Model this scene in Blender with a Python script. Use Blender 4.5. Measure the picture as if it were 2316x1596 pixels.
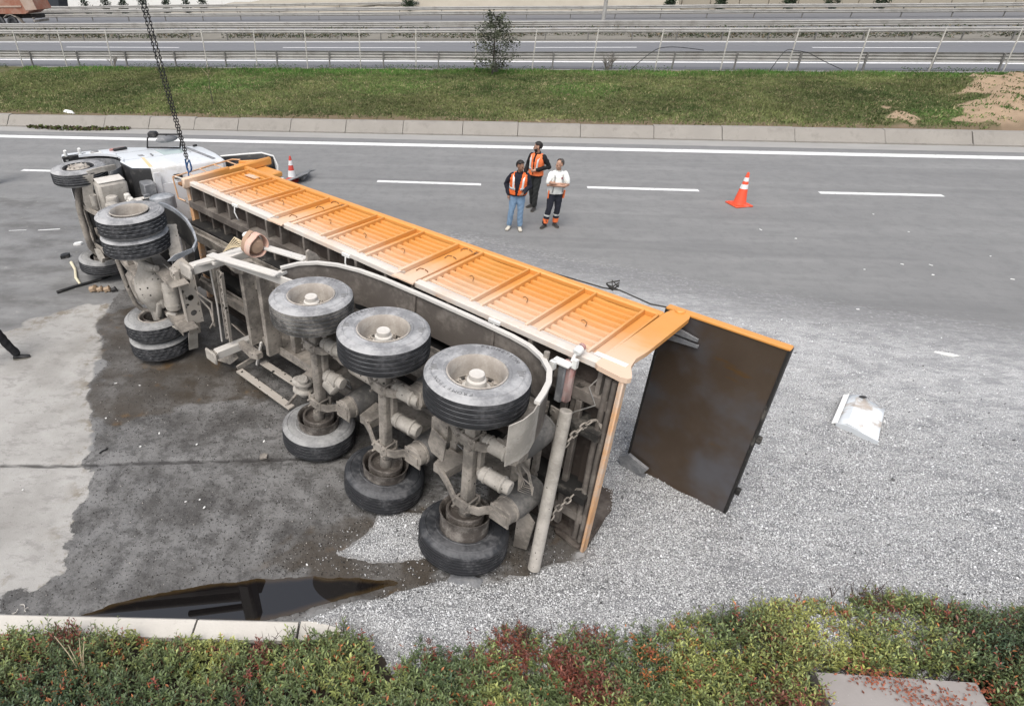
import bpy, math, random
import numpy as np
from mathutils import Vector, Matrix
random.seed(7); RNG = np.random.default_rng(7)
for o in list(bpy.data.objects): bpy.data.objects.remove(o)
SC = bpy.context.scene
COL = SC.collection
PI = math.pi

# ------------------------------------------------------------------ camera
# survey of the photograph: focal length (px at 2316 wide), principal point, pitch, roll, yaw, height
CF, CX, CY, CPITCH, CROLL, CYAW, CH = 1388.938, 877.937, 805.434, 0.576360, 0.0186759, 0.1530505, 5.902655
def _rot():
    cp, sp = math.cos(CPITCH), math.sin(CPITCH)
    f = np.array([0, cp, -sp]); r = np.array([1., 0, 0]); d = np.cross(f, r)
    cr, sr = math.cos(CROLL), math.sin(CROLL)
    r2 = cr*r+sr*d; d2 = -sr*r+cr*d
    cy, sy = math.cos(CYAW), math.sin(CYAW)
    Z = np.array([[cy, -sy, 0], [sy, cy, 0], [0, 0, 1]])
    return np.array([Z@r2, Z@d2, Z@f])
CR = _rot()
def G(px, py, z=0.0):
    """survey: the point at height z that the photograph shows at (px, py) (2316 px wide)"""
    d = CR.T@np.array([(px-CX)/CF, (py-CY)/CF, 1.0]); t = (z-CH)/d[2]
    return np.array([0, 0, CH])+t*d
cam = bpy.data.cameras.new('camera'); camo = bpy.data.objects.new('camera', cam); COL.objects.link(camo)
m = np.eye(4); m[:3, 0] = CR[0]; m[:3, 1] = -CR[1]; m[:3, 2] = -CR[2]; m[:3, 3] = (0, 0, CH)
camo.matrix_world = Matrix(m.tolist())
cam.sensor_width = 36; cam.sensor_fit = 'HORIZONTAL'; cam.lens = 36*CF/2316
cam.shift_x = (1158-CX)/2316; cam.shift_y = (CY-798)/2316
cam.clip_start = 0.1; cam.clip_end = 2000
SC.camera = camo

# ------------------------------------------------------------------ world, sun, exposure (bright overcast day)
SUN_EL, SUN_AZ = math.radians(60), math.radians(200)
W = bpy.data.worlds.new('World'); SC.world = W; W.use_nodes = True
nt = W.node_tree; nt.nodes.clear()
sky = nt.nodes.new('ShaderNodeTexSky'); sky.sky_type = 'NISHITA'; sky.sun_disc = False
sky.sun_elevation = SUN_EL; sky.sun_rotation = SUN_AZ; sky.dust_density = 4.0; sky.air_density = 1.0; sky.ozone_density = 1.0
hs = nt.nodes.new('ShaderNodeHueSaturation'); hs.inputs['Saturation'].default_value = 0.42
bg = nt.nodes.new('ShaderNodeBackground'); bg.inputs['Strength'].default_value = 0.15
out = nt.nodes.new('ShaderNodeOutputWorld')
nt.links.new(sky.outputs[0], hs.inputs['Color']); nt.links.new(hs.outputs[0], bg.inputs['Color']); nt.links.new(bg.outputs[0], out.inputs['Surface'])
sl = bpy.data.lights.new('sun', 'SUN'); sl.energy = 1.25; sl.angle = math.radians(48); sl.color = (1.0, 0.945, 0.86)
so = bpy.data.objects.new('sun', sl); COL.objects.link(so)
sd = Vector((math.sin(SUN_AZ)*math.cos(SUN_EL), math.cos(SUN_AZ)*math.cos(SUN_EL), math.sin(SUN_EL)))
so.rotation_euler = (-sd).to_track_quat('-Z', 'Y').to_euler(); so.location = (0, 0, 60)
SC.view_settings.view_transform = 'Standard'; SC.view_settings.look = 'None'
SC.view_settings.gamma = 1.0; SC.view_settings.use_curve_mapping = False
SC.view_settings.exposure = 0.50
SC.render.engine = 'CYCLES'
SC.cycles.max_bounces = 6; SC.cycles.diffuse_bounces = 2; SC.cycles.glossy_bounces = 3

# ------------------------------------------------------------------ helpers
def tag(o, label=None, cat=None, group=None, kind=None):
    if label: o['label'] = label
    if cat: o['category'] = cat
    if group: o['group'] = group
    if kind: o['kind'] = kind
    return o
def empty(name, mat=None, loc=None, rz=0.0):
    o = bpy.data.objects.new(name, None); COL.objects.link(o); o.empty_display_size = 0.2
    if mat is not None: o.matrix_world = mat
    else:
        o.location = loc or (0, 0, 0); o.rotation_euler = (0, 0, rz)
    return o
def link(name, me, parent=None):
    o = bpy.data.objects.new(name, me); COL.objects.link(o)
    if parent is not None: o.parent = parent
    return o
def unit(v):
    v = np.asarray(v, float); n = np.linalg.norm(v); return v/n if n > 1e-9 else v
def frame_of(d):
    d = unit(d); a = np.array([0, 0, 1.]) if abs(d[2]) < .9 else np.array([1., 0, 0])
    x = unit(np.cross(a, d)); y = np.cross(d, x); return x, y, d
class MB:
    """collects shapes; .obj() links them as ONE mesh object"""
    def __init__(s): s.v = []; s.f = []; s.mi = []
    def add(s, vs, fs, m=0):
        b = len(s.v); s.v.extend([tuple(map(float, p)) for p in vs])
        for f in fs: s.f.append(tuple(i+b for i in f)); s.mi.append(m)
        return s
    def box(s, c, size, R=None, ch=0.0, m=0):
        c = np.asarray(c, float); h = np.asarray(size, float)/2
        if ch <= 0:
            P = [np.array([x, y, z])*h for x in (-1, 1) for y in (-1, 1) for z in (-1, 1)]
            F = [(0, 1, 3, 2), (4, 6, 7, 5), (0, 4, 5, 1), (2, 3, 7, 6), (0, 2, 6, 4), (1, 5, 7, 3)]
        else:
            ch = min(ch, h.min()*.9); P = []; idx = {}
            for x in (-1, 1):
                for y in (-1, 1):
                    for z in (-1, 1):
                        for ax in range(3):
                            q = np.array([x, y, z])*(h-ch); q[ax] += (x, y, z)[ax]*ch
                            idx[(x, y, z, ax)] = len(P); P.append(q)
            F = []
            for ax in range(3):
                o1, o2 = [a for a in range(3) if a != ax]
                for sg in (-1, 1):
                    r = []
                    for a, b in ((-1, -1), (1, -1), (1, 1), (-1, 1)):
                        k = [0, 0, 0]; k[ax] = sg; k[o1] = a; k[o2] = b; r.append(idx[(*k, ax)])
                    F.append(tuple(r if (sg > 0) == (ax != 1) else r[::-1]))
            for ax in range(3):
                o1, o2 = [a for a in range(3) if a != ax]
                for a in (-1, 1):
                    for b in (-1, 1):
                        k1 = [0, 0, 0]; k1[o1] = a; k1[o2] = b; k2 = list(k1); k1[ax] = -1; k2[ax] = 1
                        F.append((idx[(*k1, o1)], idx[(*k2, o1)], idx[(*k2, o2)], idx[(*k1, o2)]))
            for x in (-1, 1):
                for y in (-1, 1):
                    for z in (-1, 1): F.append(tuple(idx[(x, y, z, a)] for a in range(3)))
        if R is not None: P = [np.asarray(R)@p for p in P]
        return s.add([c+p for p in P], F, m)
    def beam(s, p0, p1, w, h, up=(0, 0, 1), ch=0.0, m=0):
        p0 = np.asarray(p0, float); p1 = np.asarray(p1, float); d = unit(p1-p0)
        x = unit(np.cross(d, up)); u = np.cross(x, d); R = np.array([d, x, u]).T
        return s.box((p0+p1)/2, (np.linalg.norm(p1-p0), w, h), R, ch, m)
    def tube(s, pts, r, n=8, cap=True, m=0):
        pts = [np.asarray(p, float) for p in pts]; rs = r if hasattr(r, '__len__') else [r]*len(pts)
        vs = []; fs = []; prev = None
        for i, p in enumerate(pts):
            d = pts[min(i+1, len(pts)-1)]-pts[max(i-1, 0)]
            if prev is None: x, y, _ = frame_of(d)
            else:
                dd = unit(d); x = unit(prev-dd*(prev@dd)); y = np.cross(dd, x)
            prev = x
            for k in range(n):
                a = 2*PI*k/n; vs.append(p+rs[i]*(math.cos(a)*x+math.sin(a)*y))
        for i in range(len(pts)-1):
            for k in range(n): fs.append((i*n+k, i*n+(k+1) % n, (i+1)*n+(k+1) % n, (i+1)*n+k))
        if cap:
            fs.append(tuple(range(n))[::-1]); fs.append(tuple((len(pts)-1)*n+k for k in range(n)))
        return s.add(vs, fs, m)
    def lathe(s, prof, c, axis, n=32, close=False, m=0, mats=None, mod=None):
        """prof: (radius, offset along the axis)"""
        c = np.asarray(c, float); x, y, d = frame_of(axis); vs = []; fs = []; mm = []
        for j, (r, t) in enumerate(prof):
            for k in range(n):
                a = 2*PI*k/n; rr = r+(mod(j, k) if mod else 0)
                vs.append(c+d*t+rr*(math.cos(a)*x+math.sin(a)*y))
        J = len(prof)
        for j in range(J if close else J-1):
            j2 = (j+1) % J
            for k in range(n):
                fs.append((j*n+k, j*n+(k+1) % n, j2*n+(k+1) % n, j2*n+k)); mm.append(mats[j] if mats else m)
        b = len(s.v); s.add(vs, fs, 0); s.mi[-len(fs):] = mm
        return s
    def cyl(s, p0, p1, r, n=16, r1=None, ch=0.0, m=0):
        p0 = np.asarray(p0, float); p1 = np.asarray(p1, float); L = np.linalg.norm(p1-p0); r1 = r if r1 is None else r1
        pr = [(1e-4, 0), (r-ch, 0), (r, ch), (r1, L-ch), (r1-ch, L), (1e-4, L)] if ch > 0 else [(1e-4, 0), (r, 0), (r1, L), (1e-4, L)]
        return s.lathe(pr, p0, p1-p0, n, m=m)
    def prism(s, poly, o, ax, ay, az, d, m=0):
        """closed 2-D outline in the (ax, ay) plane at o, given depth d along az"""
        o = np.asarray(o, float); ax = np.asarray(ax, float); ay = np.asarray(ay, float); az = np.asarray(az, float)
        n = len(poly); vs = [o+ax*p[0]+ay*p[1] for p in poly]+[o+ax*p[0]+ay*p[1]+az*d for p in poly]
        fs = [tuple(range(n))[::-1], tuple(range(n, 2*n))]+[(k, (k+1) % n, n+(k+1) % n, n+k) for k in range(n)]
        return s.add(vs, fs, m)
    def strip(s, path, wdir, w, t, m=0):
        """a bent plate: path of points, width w along wdir, thickness t"""
        path = [np.asarray(p, float) for p in path]; wd = unit(wdir); vs = []
        for i, p in enumerate(path):
            d = unit(path[min(i+1, len(path)-1)]-path[max(i-1, 0)]); nrm = unit(np.cross(d, wd))*t/2
            vs += [p-wd*w/2-nrm, p+wd*w/2-nrm, p+wd*w/2+nrm, p-wd*w/2+nrm]
        fs = []
        for i in range(len(path)-1):
            for k in range(4): fs.append((i*4+k, i*4+(k+1) % 4, i*4+4+(k+1) % 4, i*4+4+k))
        L = (len(path)-1)*4; fs += [(3, 2, 1, 0), (L, L+1, L+2, L+3)]
        return s.add(vs, fs, m)
    def sphere(s, c, r, n=12, m=0):
        r = np.asarray(r if hasattr(r, '__len__') else (r, r, r), float); c = np.asarray(c, float); h = n//2; vs = []; fs = []
        for j in range(h+1):
            th = PI*j/h
            for k in range(n):
                a = 2*PI*k/n; vs.append(c+r*np.array([math.sin(th)*math.cos(a), math.sin(th)*math.sin(a), math.cos(th)]))
        for j in range(h):
            for k in range(n): fs.append((j*n+k, (j+1)*n+k, (j+1)*n+(k+1) % n, j*n+(k+1) % n))
        return s.add(vs, fs, m)
    def mesh(s, name, mats, smooth=True, ang=38):
        me = bpy.data.meshes.new(name); me.from_pydata(s.v, [], s.f)
        for mt in (mats if isinstance(mats, (list, tuple)) else [mats]): me.materials.append(mt)
        if any(s.mi): me.polygons.foreach_set('material_index', s.mi)
        me.validate(); 
        import bmesh
        bm = bmesh.new(); bm.from_mesh(me); bmesh.ops.remove_doubles(bm, verts=bm.verts, dist=2e-5); bmesh.ops.recalc_face_normals(bm, faces=bm.faces); bm.to_mesh(me); bm.free()
        if smooth:
            me.polygons.foreach_set('use_smooth', [True]*len(me.polygons)); me.set_sharp_from_angle(angle=math.radians(ang))
        me.update(); return me
    def obj(s, name, mats, parent=None, smooth=True, ang=38):
        return link(name, s.mesh(name, mats, smooth, ang), parent)
def raw_mesh(name, V, F, mats, attrs=None, smooth=False, mi=None):
    """big meshes from numpy arrays: V (n,3), F (m,k)"""
    V = np.asarray(V, np.float32); F = np.asarray(F, np.int32); k = F.shape[1]
    me = bpy.data.meshes.new(name); me.vertices.add(len(V)); me.vertices.foreach_set('co', V.ravel())
    me.loops.add(F.size); me.loops.foreach_set('vertex_index', F.ravel())
    me.polygons.add(len(F)); me.polygons.foreach_set('loop_start', np.arange(0, F.size, k, dtype=np.int32))
    for mt in (mats if isinstance(mats, (list, tuple)) else [mats]): me.materials.append(mt)
    if mi is not None: me.polygons.foreach_set('material_index', np.asarray(mi, np.int32))
    if smooth: me.polygons.foreach_set('use_smooth', np.ones(len(F), bool))
    me.update(calc_edges=True)
    for nm, a in (attrs or {}).items():
        a = np.asarray(a, np.float32)
        if a.ndim == 1:
            at = me.attributes.new(nm, 'FLOAT', 'POINT'); at.data.foreach_set('value', a)
        else:
            at = me.attributes.new(nm, 'FLOAT_COLOR', 'POINT'); at.data.foreach_set('color', np.c_[a, np.ones(len(a))].astype(np.float32).ravel())
    return me
def sdf(P, poly):
    """signed distance (positive inside) of points P (n,2) to a polygon"""
    poly = np.asarray(poly, float); n = len(poly); D = np.full(len(P), 1e9); inside = np.zeros(len(P), bool)
    for i in range(n):
        a = poly[i]; b = poly[(i+1) % n]; ab = b-a; t = np.clip(((P-a)@ab)/(ab@ab+1e-12), 0, 1)
        D = np.minimum(D, np.linalg.norm(P-(a+t[:, None]*ab), axis=1))
        c = ((a[1] > P[:, 1]) != (b[1] > P[:, 1])) & (P[:, 0] < (b[0]-a[0])*(P[:, 1]-a[1])/(b[1]-a[1]+1e-12)+a[0]); inside ^= c
    return np.where(inside, D, -D)
def GP(pts, z=0.0): return np.array([G(*p, z)[:2] for p in pts])
def vnoise(P, sc, seed=0):
    """cheap smooth value noise, -1..1"""
    P = np.asarray(P, float)*sc; i = np.floor(P).astype(int); f = P-i; f = f*f*(3-2*f)
    def h(x, y):
        n = np.sin(x*127.1+y*311.7+seed*74.7)*43758.5453; return n-np.floor(n)
    a = h(i[:, 0], i[:, 1]); b = h(i[:, 0]+1, i[:, 1]); c = h(i[:, 0], i[:, 1]+1); d = h(i[:, 0]+1, i[:, 1]+1)
    return 2*((a*(1-f[:, 0])+b*f[:, 0])*(1-f[:, 1])+(c*(1-f[:, 0])+d*f[:, 0])*f[:, 1])-1

# ------------------------------------------------------------------ materials
class NT:
    def __init__(s, name):
        s.m = bpy.data.materials.new(name); s.m.use_nodes = True; s.t = s.m.node_tree; s.t.nodes.clear()
        s.o = s.n('ShaderNodeOutputMaterial'); s.b = s.n('ShaderNodeBsdfPrincipled'); s.l(s.b.outputs[0], s.o.inputs['Surface'])
        s.tc = s.n('ShaderNodeTexCoord')
    def n(s, t, **k):
        x = s.t.nodes.new(t)
        for a, b in k.items(): setattr(x, a, b)
        return x
    def l(s, a, b): s.t.links.new(a, b)
    def val(s, sock, v):
        if hasattr(v, 'links'): s.l(v, sock)
        else: sock.default_value = v
    def noise(s, scale, detail=4, rough=.55, vec=None, stretch=None, dist=0.0):
        x = s.n('ShaderNodeTexNoise'); x.inputs['Scale'].default_value = scale; x.inputs['Detail'].default_value = detail
        x.inputs['Roughness'].default_value = rough; x.inputs['Distortion'].default_value = dist; v = vec or s.tc.outputs['Object']
        if stretch:
            mp = s.n('ShaderNodeMapping'); mp.inputs['Scale'].default_value = stretch; s.l(v, mp.inputs['Vector']); v = mp.outputs[0]
        s.l(v, x.inputs['Vector']); return x.outputs['Fac']
    def voro(s, scale, feature='F1', out='Distance', vec=None, rnd=1.0):
        x = s.n('ShaderNodeTexVoronoi', feature=feature); x.inputs['Scale'].default_value = scale; x.inputs['Randomness'].default_value = rnd
        s.l(vec or s.tc.outputs['Object'], x.inputs['Vector']); return x.outputs[out]
    def math(s, op, a, b=0.0, c=None, clamp=False):
        x = s.n('ShaderNodeMath', operation=op); x.use_clamp = clamp; s.val(x.inputs[0], a); s.val(x.inputs[1], b)
        if c is not None: s.val(x.inputs[2], c)
        return x.outputs[0]
    def step(s, v, lo, hi):
        x = s.n('ShaderNodeMapRange', interpolation_type='SMOOTHSTEP'); s.val(x.inputs['Value'], v)
        x.inputs['From Min'].default_value = lo; x.inputs['From Max'].default_value = hi; return x.outputs['Result']
    def mix(s, f, a, b, blend='MIX'):
        x = s.n('ShaderNodeMix', data_type='RGBA', blend_type=blend); s.val(x.inputs[0], f)
        for i, v in ((6, a), (7, b)):
            if hasattr(v, 'links'): s.l(v, x.inputs[i])
            else: x.inputs[i].default_value = (*v[:3], 1)
        return x.outputs[2]
    def attr(s, name, out='Fac'):
        x = s.n('ShaderNodeAttribute'); x.attribute_name = name; return x.outputs[out]
    def bump(s, h, strength=.3, dist=.02):
        x = s.n('ShaderNodeBump'); x.inputs['Strength'].default_value = strength; x.inputs['Distance'].default_value = dist
        s.l(h, x.inputs['Height']); s.l(x.outputs[0], s.b.inputs['Normal'])
    def fin(s, col, rough=.6, metal=0.0, spec=.5):
        s.val(s.b.inputs['Base Color'], col if hasattr(col, 'links') else (*col[:3], 1)); s.val(s.b.inputs['Roughness'], rough)
        s.b.inputs['Metallic'].default_value = metal; s.b.inputs['Specular IOR Level'].default_value = spec; return s.m
def mul(c, k): return tuple(min(1, x*k) for x in c)
def surf(name, base, rough=.6, metal=0.0, var=.18, vs=4.0, dust=None, damt=.5, ds=2.5, splat=0.0, ss=9.0, bump=0.0, bs=60, spec=.4, rust=None, ramt=.4):
    """painted / dusty / oily surface: tone variation, patches of dust, drops of oil"""
    t = NT(name); c = t.mix(t.noise(vs, 6, .6), mul(base, 1-var), mul(base, 1+var)); r = rough
    if rust is not None:
        f = t.step(t.noise(7, 8, .65), .72-ramt*.4, .80-ramt*.3); c = t.mix(f, c, rust)
    if dust is not None:
        f = t.step(t.math('ADD', t.math('MULTIPLY', t.noise(ds, 8, .62), .75), t.math('MULTIPLY', t.noise(ds*9, 5, .6), .25)), .62-damt*.42, .70-damt*.12)
        c = t.mix(t.math('MULTIPLY', f, .92), c, dust); r = t.math('ADD', t.math('MULTIPLY', f, .9-rough), rough)
    if splat > 0:
        d = t.math('SUBTRACT', t.math('ADD', t.voro(ss, 'SMOOTH_F1'), t.math('MULTIPLY', t.noise(ss*.9, 5, .7), .75)), .26)
        g = t.step(t.noise(1.9, 3), .36, .52); f = t.math('MULTIPLY', t.math('SUBTRACT', 1.0, t.step(d, .10+splat*.22, .13+splat*.24)), g)
        c = t.mix(f, c, (.012, .010, .009))
    if bump: t.bump(t.noise(bs, 4), bump, .01)
    return t.fin(c, r, metal, spec)
DUST = (.36, .325, .285); DUSTG = (.40, .39, .375); CEM = (.50, .475, .44)
M = {}
M['frame'] = surf('dusty_frame', (.16, .145, .128), .85, var=.35, vs=3, dust=DUST, damt=.56, ds=3, splat=.28, ss=15, bump=.15)
M['framewhite'] = surf('dusty_white_frame', (.55, .53, .50), .8, var=.12, vs=3, dust=(.60, .575, .53), damt=.5, ds=4, splat=.15, ss=26)
M['frameoil'] = surf('oil_spotted_frame', (.40, .37, .33), .8, var=.2, dust=DUST, damt=.6, ds=4, splat=.75, ss=13)
M['framedark'] = surf('dark_chassis', (.020, .019, .018), .7, var=.3, dust=(.13, .12, .105), damt=.26, ds=3)
M['under'] = surf('body_underside', (.055, .043, .036), .8, var=.35, vs=2, dust=(.15, .13, .115), damt=.33, ds=1.6)
M['under2'] = surf('body_rib_steel', (.115, .10, .088), .8, var=.3, vs=2, dust=(.24, .215, .19), damt=.42, ds=2)
M['dark'] = surf('black_parts', (.018, .018, .019), .55, var=.3, dust=(.12, .115, .11), damt=.22, ds=5)
M['rubber'] = surf('tread_rubber', (.022, .023, .026), .72, var=.35, vs=12, dust=(.10, .10, .105), damt=.3, ds=5, bump=.2, bs=120)
M['rubberdusty'] = surf('dusty_tread', (.05, .048, .046), .85, var=.3, vs=9, dust=(.24, .23, .215), damt=.45, ds=4)
M['sidewall'] = surf('dusty_sidewall', (.19, .192, .20), .85, var=.28, vs=5, dust=(.42, .42, .425), damt=.58, ds=3.6, bump=.15, bs=40)
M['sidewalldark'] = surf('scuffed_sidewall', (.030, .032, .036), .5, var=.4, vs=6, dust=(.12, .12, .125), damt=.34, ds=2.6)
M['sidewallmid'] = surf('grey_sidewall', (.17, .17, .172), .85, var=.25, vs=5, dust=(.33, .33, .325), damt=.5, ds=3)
M['rim'] = surf('dusty_rim', (.32, .285, .25), .75, var=.2, vs=4, dust=(.47, .435, .39), damt=.55, ds=5)
M['rimwhite'] = surf('dusty_hub', (.55, .52, .48), .75, var=.12, dust=(.62, .60, .56), damt=.5, ds=7)
M['drum'] = surf('rusty_drum', (.075, .064, .056), .75, var=.4, vs=8, dust=(.25, .228, .205), damt=.42, ds=6)
M['airbag'] = surf('air_spring_rubber', (.07, .068, .066), .7, var=.25, dust=(.18, .17, .158), damt=.45, ds=3)
M['cab'] = surf('white_cab_paint', (.66, .685, .71), .32, var=.03, dust=(.62, .60, .56), damt=.12, ds=2, spec=.5)
M['cabback'] = surf('grey_white_cab_rear', (.62, .63, .65), .5, var=.06, vs=2, dust=(.50, .49, .47), damt=.28, ds=2)
M['greyplastic'] = surf('grey_plastic', (.16, .165, .175), .55, var=.15, dust=(.33, .33, .33), damt=.35, ds=3)
M['fenderlip'] = surf('blue_grey_mudguard', (.20, .215, .235), .45, var=.1, dust=(.42, .43, .45), damt=.4, ds=3)
M['cream'] = surf('cream_dusty_tank', (.30, .28, .25), .8, var=.2, vs=4, dust=(.45, .42, .38), damt=.55, ds=4, splat=.22, ss=14)
M['creamoil'] = surf('oily_cream_tank', (.35, .325, .29), .75, var=.15, vs=4, dust=(.46, .43, .39), damt=.5, ds=4, splat=.8, ss=11)
M['strap'] = surf('pink_webbing', (.62, .40, .32), .9, var=.15, vs=14, dust=(.55, .44, .37), damt=.3)
M['strapedge'] = surf('tan_webbing', (.40, .27, .19), .9, var=.2, vs=10)
M['white'] = surf('white_plastic', (.74, .74, .72), .5, var=.05, dust=(.55, .53, .5), damt=.15)
M['red'] = surf('red_lamp', (.34, .10, .09), .4, var=.1, dust=(.42, .33, .31), damt=.62)
M['steel'] = surf('dull_steel', (.30, .30, .295), .5, .6, var=.2, dust=(.4, .37, .33), damt=.4)
M['chain'] = surf('dark_chain_steel', (.03, .03, .032), .45, .5, var=.3)
M['blue'] = surf('blue_hook_paint', (.035, .10, .24), .45, var=.15)
M['tarp'] = surf('dark_cord', (.05, .048, .045), .9)
def orange_mat(name, dz0, dz1, amt):
    """orange paint dusted white along the lower edge of the body (dust lies near the bottom rail)"""
    t = NT(name); sx = t.n('ShaderNodeSeparateXYZ'); t.l(t.tc.outputs['Object'], sx.inputs[0])
    c = t.mix(t.noise(3, 6), (.60, .25, .050), (.68, .33, .095))
    z = t.math('SUBTRACT', 1.0, t.step(sx.outputs['Z'], dz0, dz1))
    f = t.math('MULTIPLY', z, t.step(t.math('ADD', t.noise(4, 8, .65, stretch=(.35, 1, 1)), t.math('MULTIPLY', z, .3)), .30, .70)); f = t.math('MULTIPLY', f, amt)
    c = t.mix(f, c, (.68, .55, .45))
    g = t.step(t.noise(30, 4), .62, .72); c = t.mix(t.math('MULTIPLY', g, .18), c, (.55, .25, .10))
    return t.fin(c, t.math('ADD', t.math('MULTIPLY', f, .35), .42), 0, .4)
M['orange'] = orange_mat('orange_paint', 1.0, 2.1, .80)
M['orangerail'] = surf('dusty_rail_paint', (.62, .50, .41), .75, var=.12, vs=3, dust=(.62, .585, .54), damt=.75, ds=2, rust=(.60, .30, .12), ramt=.25)
M['orangeplain'] = orange_mat('orange_paint_clean', .0, .1, .5)
M['orangedust'] = surf('dusted_orange_edge', (.62, .36, .19), .75, var=.15, vs=4, dust=(.56, .46, .38), damt=.5, ds=3)
M['rustwire'] = surf('rusty_wire', (.22, .105, .045), .8)
t = NT('tailgate_inner_steel'); c = t.mix(t.noise(1.6, 7, .6, stretch=(1, .6, 1)), (.070, .048, .032), (.165, .125, .095)); c = t.mix(t.math('MULTIPLY', t.step(t.noise(.9, 4, .6), .42, .66), .75), c, (.15, .155, .175)); c = t.mix(t.math('MULTIPLY', t.step(t.noise(.9, 6, .6, stretch=(1, 3, 1)), .62, .72), .7), c, (.17, .085, .018)); c = t.mix(t.step(t.noise(26, 4, .6, stretch=(.2, 1, 1)), .72, .8), c, (.16, .15, .14))  # the bluish-grey blotches paint a sheen into the steel colour
M['gate'] = t.fin(c, t.math('ADD', .24, t.math('MULTIPLY', t.noise(2.2, 6, .65), .3)), .55, .5)

# ================================================================== THE SETTING
def ray(px, py): return CR.T@np.array([(px-CX)/CF, (py-CY)/CF, 1.0])
def PY(px, py, Y):
    d = ray(px, py); return np.array([0, 0, CH])+d*(Y/d[1])
def fit_line(pts, z=0.0):
    P = GP(pts, z); k = np.polyfit(P[:, 0], P[:, 1], 1); return lambda x: k[0]*x+k[1]
KERB_Y = fit_line([(0, 284), (423, 295.5), (780, 305), (1158, 309), (1524, 314.5), (2316, 333)])
EDGE_Y = fit_line([(0, 307), (580, 322), (1163, 334), (1750, 346), (2316, 357)])
BED_Y = lambda x: 3.66+.107*(x+2.1)
def struct(name, me, parent=None):
    o = link(name, me, parent); o['kind'] = 'structure'; return o

# ---- outer terrain: one sheet to the horizon
t = NT('terrain_soil'); M['terrain'] = t.fin(t.mix(t.noise(.05, 6), (.20, .18, .13), (.30, .27, .21)), .95)
mb = MB(); n = 20
xs = np.linspace(-420, 420, n); ys = np.linspace(-60, 700, n)
V = [(x, y, -.12 if y < 60 else .40+(0 if y < 130 else (y-130)*.03)) for y in ys for x in xs]
F = [(j*n+i, j*n+i+1, (j+1)*n+i+1, (j+1)*n+i) for j in range(n-1) for i in range(n-1)]
struct('ground', raw_mesh('ground', V, F, M['terrain']))

# ---- the near carriageway: asphalt sheet with wet, pale and brown stains carried as attributes
WET = GP([(250, 686), (285, 640), (420, 700), (560, 600), (900, 800), (1250, 1000), (1345, 1240), (1290, 1262), (1210, 1302), (1100, 1322), (1000, 1335), (860, 1355), (700, 1398), (560, 1420), (0, 1408), (0, 1347), (95, 1337), (150, 1290), (172, 1190), (200, 1120), (222, 1058), (203, 1040), (215, 960), (205, 870), (235, 800), (225, 740)])
PALE = GP([(-400, 790), (0, 752), (110, 715), (180, 692), (250, 686), (225, 740), (235, 800), (205, 870), (215, 960), (203, 1040), (222, 1058), (200, 1120), (172, 1190), (150, 1290), (95, 1337), (0, 1347), (-400, 1400)])
BROWN = [GP([(600, 1308), (632, 1246), (760, 1205), (850, 1165), (960, 1150), (1010, 1290), (1010, 1330), (860, 1352), (790, 1314), (700, 1303)]), GP([(1020, 1120), (1345, 1040), (1375, 1215), (1335, 1262), (1230, 1296), (1110, 1316)]),
         GP([(235, 705), (400, 690), (560, 830), (640, 900), (520, 905), (380, 930), (260, 960), (215, 920), (215, 850)])]
SCUFF = GP([(-300, 450), (130, 440), (230, 560), (300, 660), (200, 700), (100, 735), (-300, 770)])
LITTER = GP([(930, 500), (1100, 515), (1290, 560), (1500, 598), (1700, 635), (2000, 680), (2316, 720), (2900, 800), (3300, 1500), (830, 1500), (900, 900)])
xs = np.unique(np.r_[np.linspace(-90, -11, 70), np.arange(-11, 13, .06), np.linspace(13, 110, 80)])
ys = np.unique(np.r_[np.linspace(-10, 2.9, 12), np.arange(2.9, 14.2, .06), np.linspace(14.2, 23, 60)])
X, Y = np.meshgrid(xs, ys); P = np.c_[X.ravel(), Y.ravel()]; nx = len(xs); ny = len(ys)
yo = P[:, 1].copy(); far = yo > 14.2
P[far, 1] = 14.2+(yo[far]-14.2)/(23-14.2)*(KERB_Y(P[far, 0])-14.2)
wob = .10*vnoise(P, 2.1, 1)+.06*vnoise(P, 6, 2)+.035*vnoise(P, 15, 3)
at = dict(wet=sdf(P, WET)+wob, pale=sdf(P, PALE)+wob, brown=np.max([sdf(P, b) for b in BROWN], axis=0)+wob*2, scuff=sdf(P, SCUFF)+wob*4, litter=sdf(P, LITTER))
seam = GP([(0, 1051), (110, 1054), (218, 1051), (330, 1046), (480, 1043), (700, 1036), (900, 1028)])
ds = np.full(len(P), 9.)
for a, b in zip(seam[:-1], seam[1:]):
    q = np.clip(((P-a)@(b-a))/((b-a)@(b-a)), 0, 1); ds = np.minimum(ds, np.linalg.norm(P-(a+q[:, None]*(b-a)), axis=1))
at['seam'] = ds+.012*vnoise(P, 8, 5)
ii, jj = np.meshgrid(np.arange(nx-1), np.arange(ny-1)); q = (jj*nx+ii).ravel()
F = np.c_[q, q+1, q+nx+1, q+nx]
Z = np.zeros(len(P)); Z -= .022*np.exp(-(ds/.035)**2)
t = NT('asphalt'); sm = t.attr('wet'); 
fine = t.noise(90, 3, .7); mid = t.noise(9, 6, .62); big = t.noise(.9, 5, .6); streak = t.noise(1.2, 6, .6, stretch=(.12, 1, 1))
dry = t.mix(big, (.150, .151, .153), (.215, .214, .212)); dry = t.mix(t.math('MULTIPLY', t.step(streak, .45, .7), .45), dry, (.27, .27, .265)); dry = t.mix(t.math('MULTIPLY', t.step(fine, .35, .8), .35), dry, (.30, .30, .295))
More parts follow.
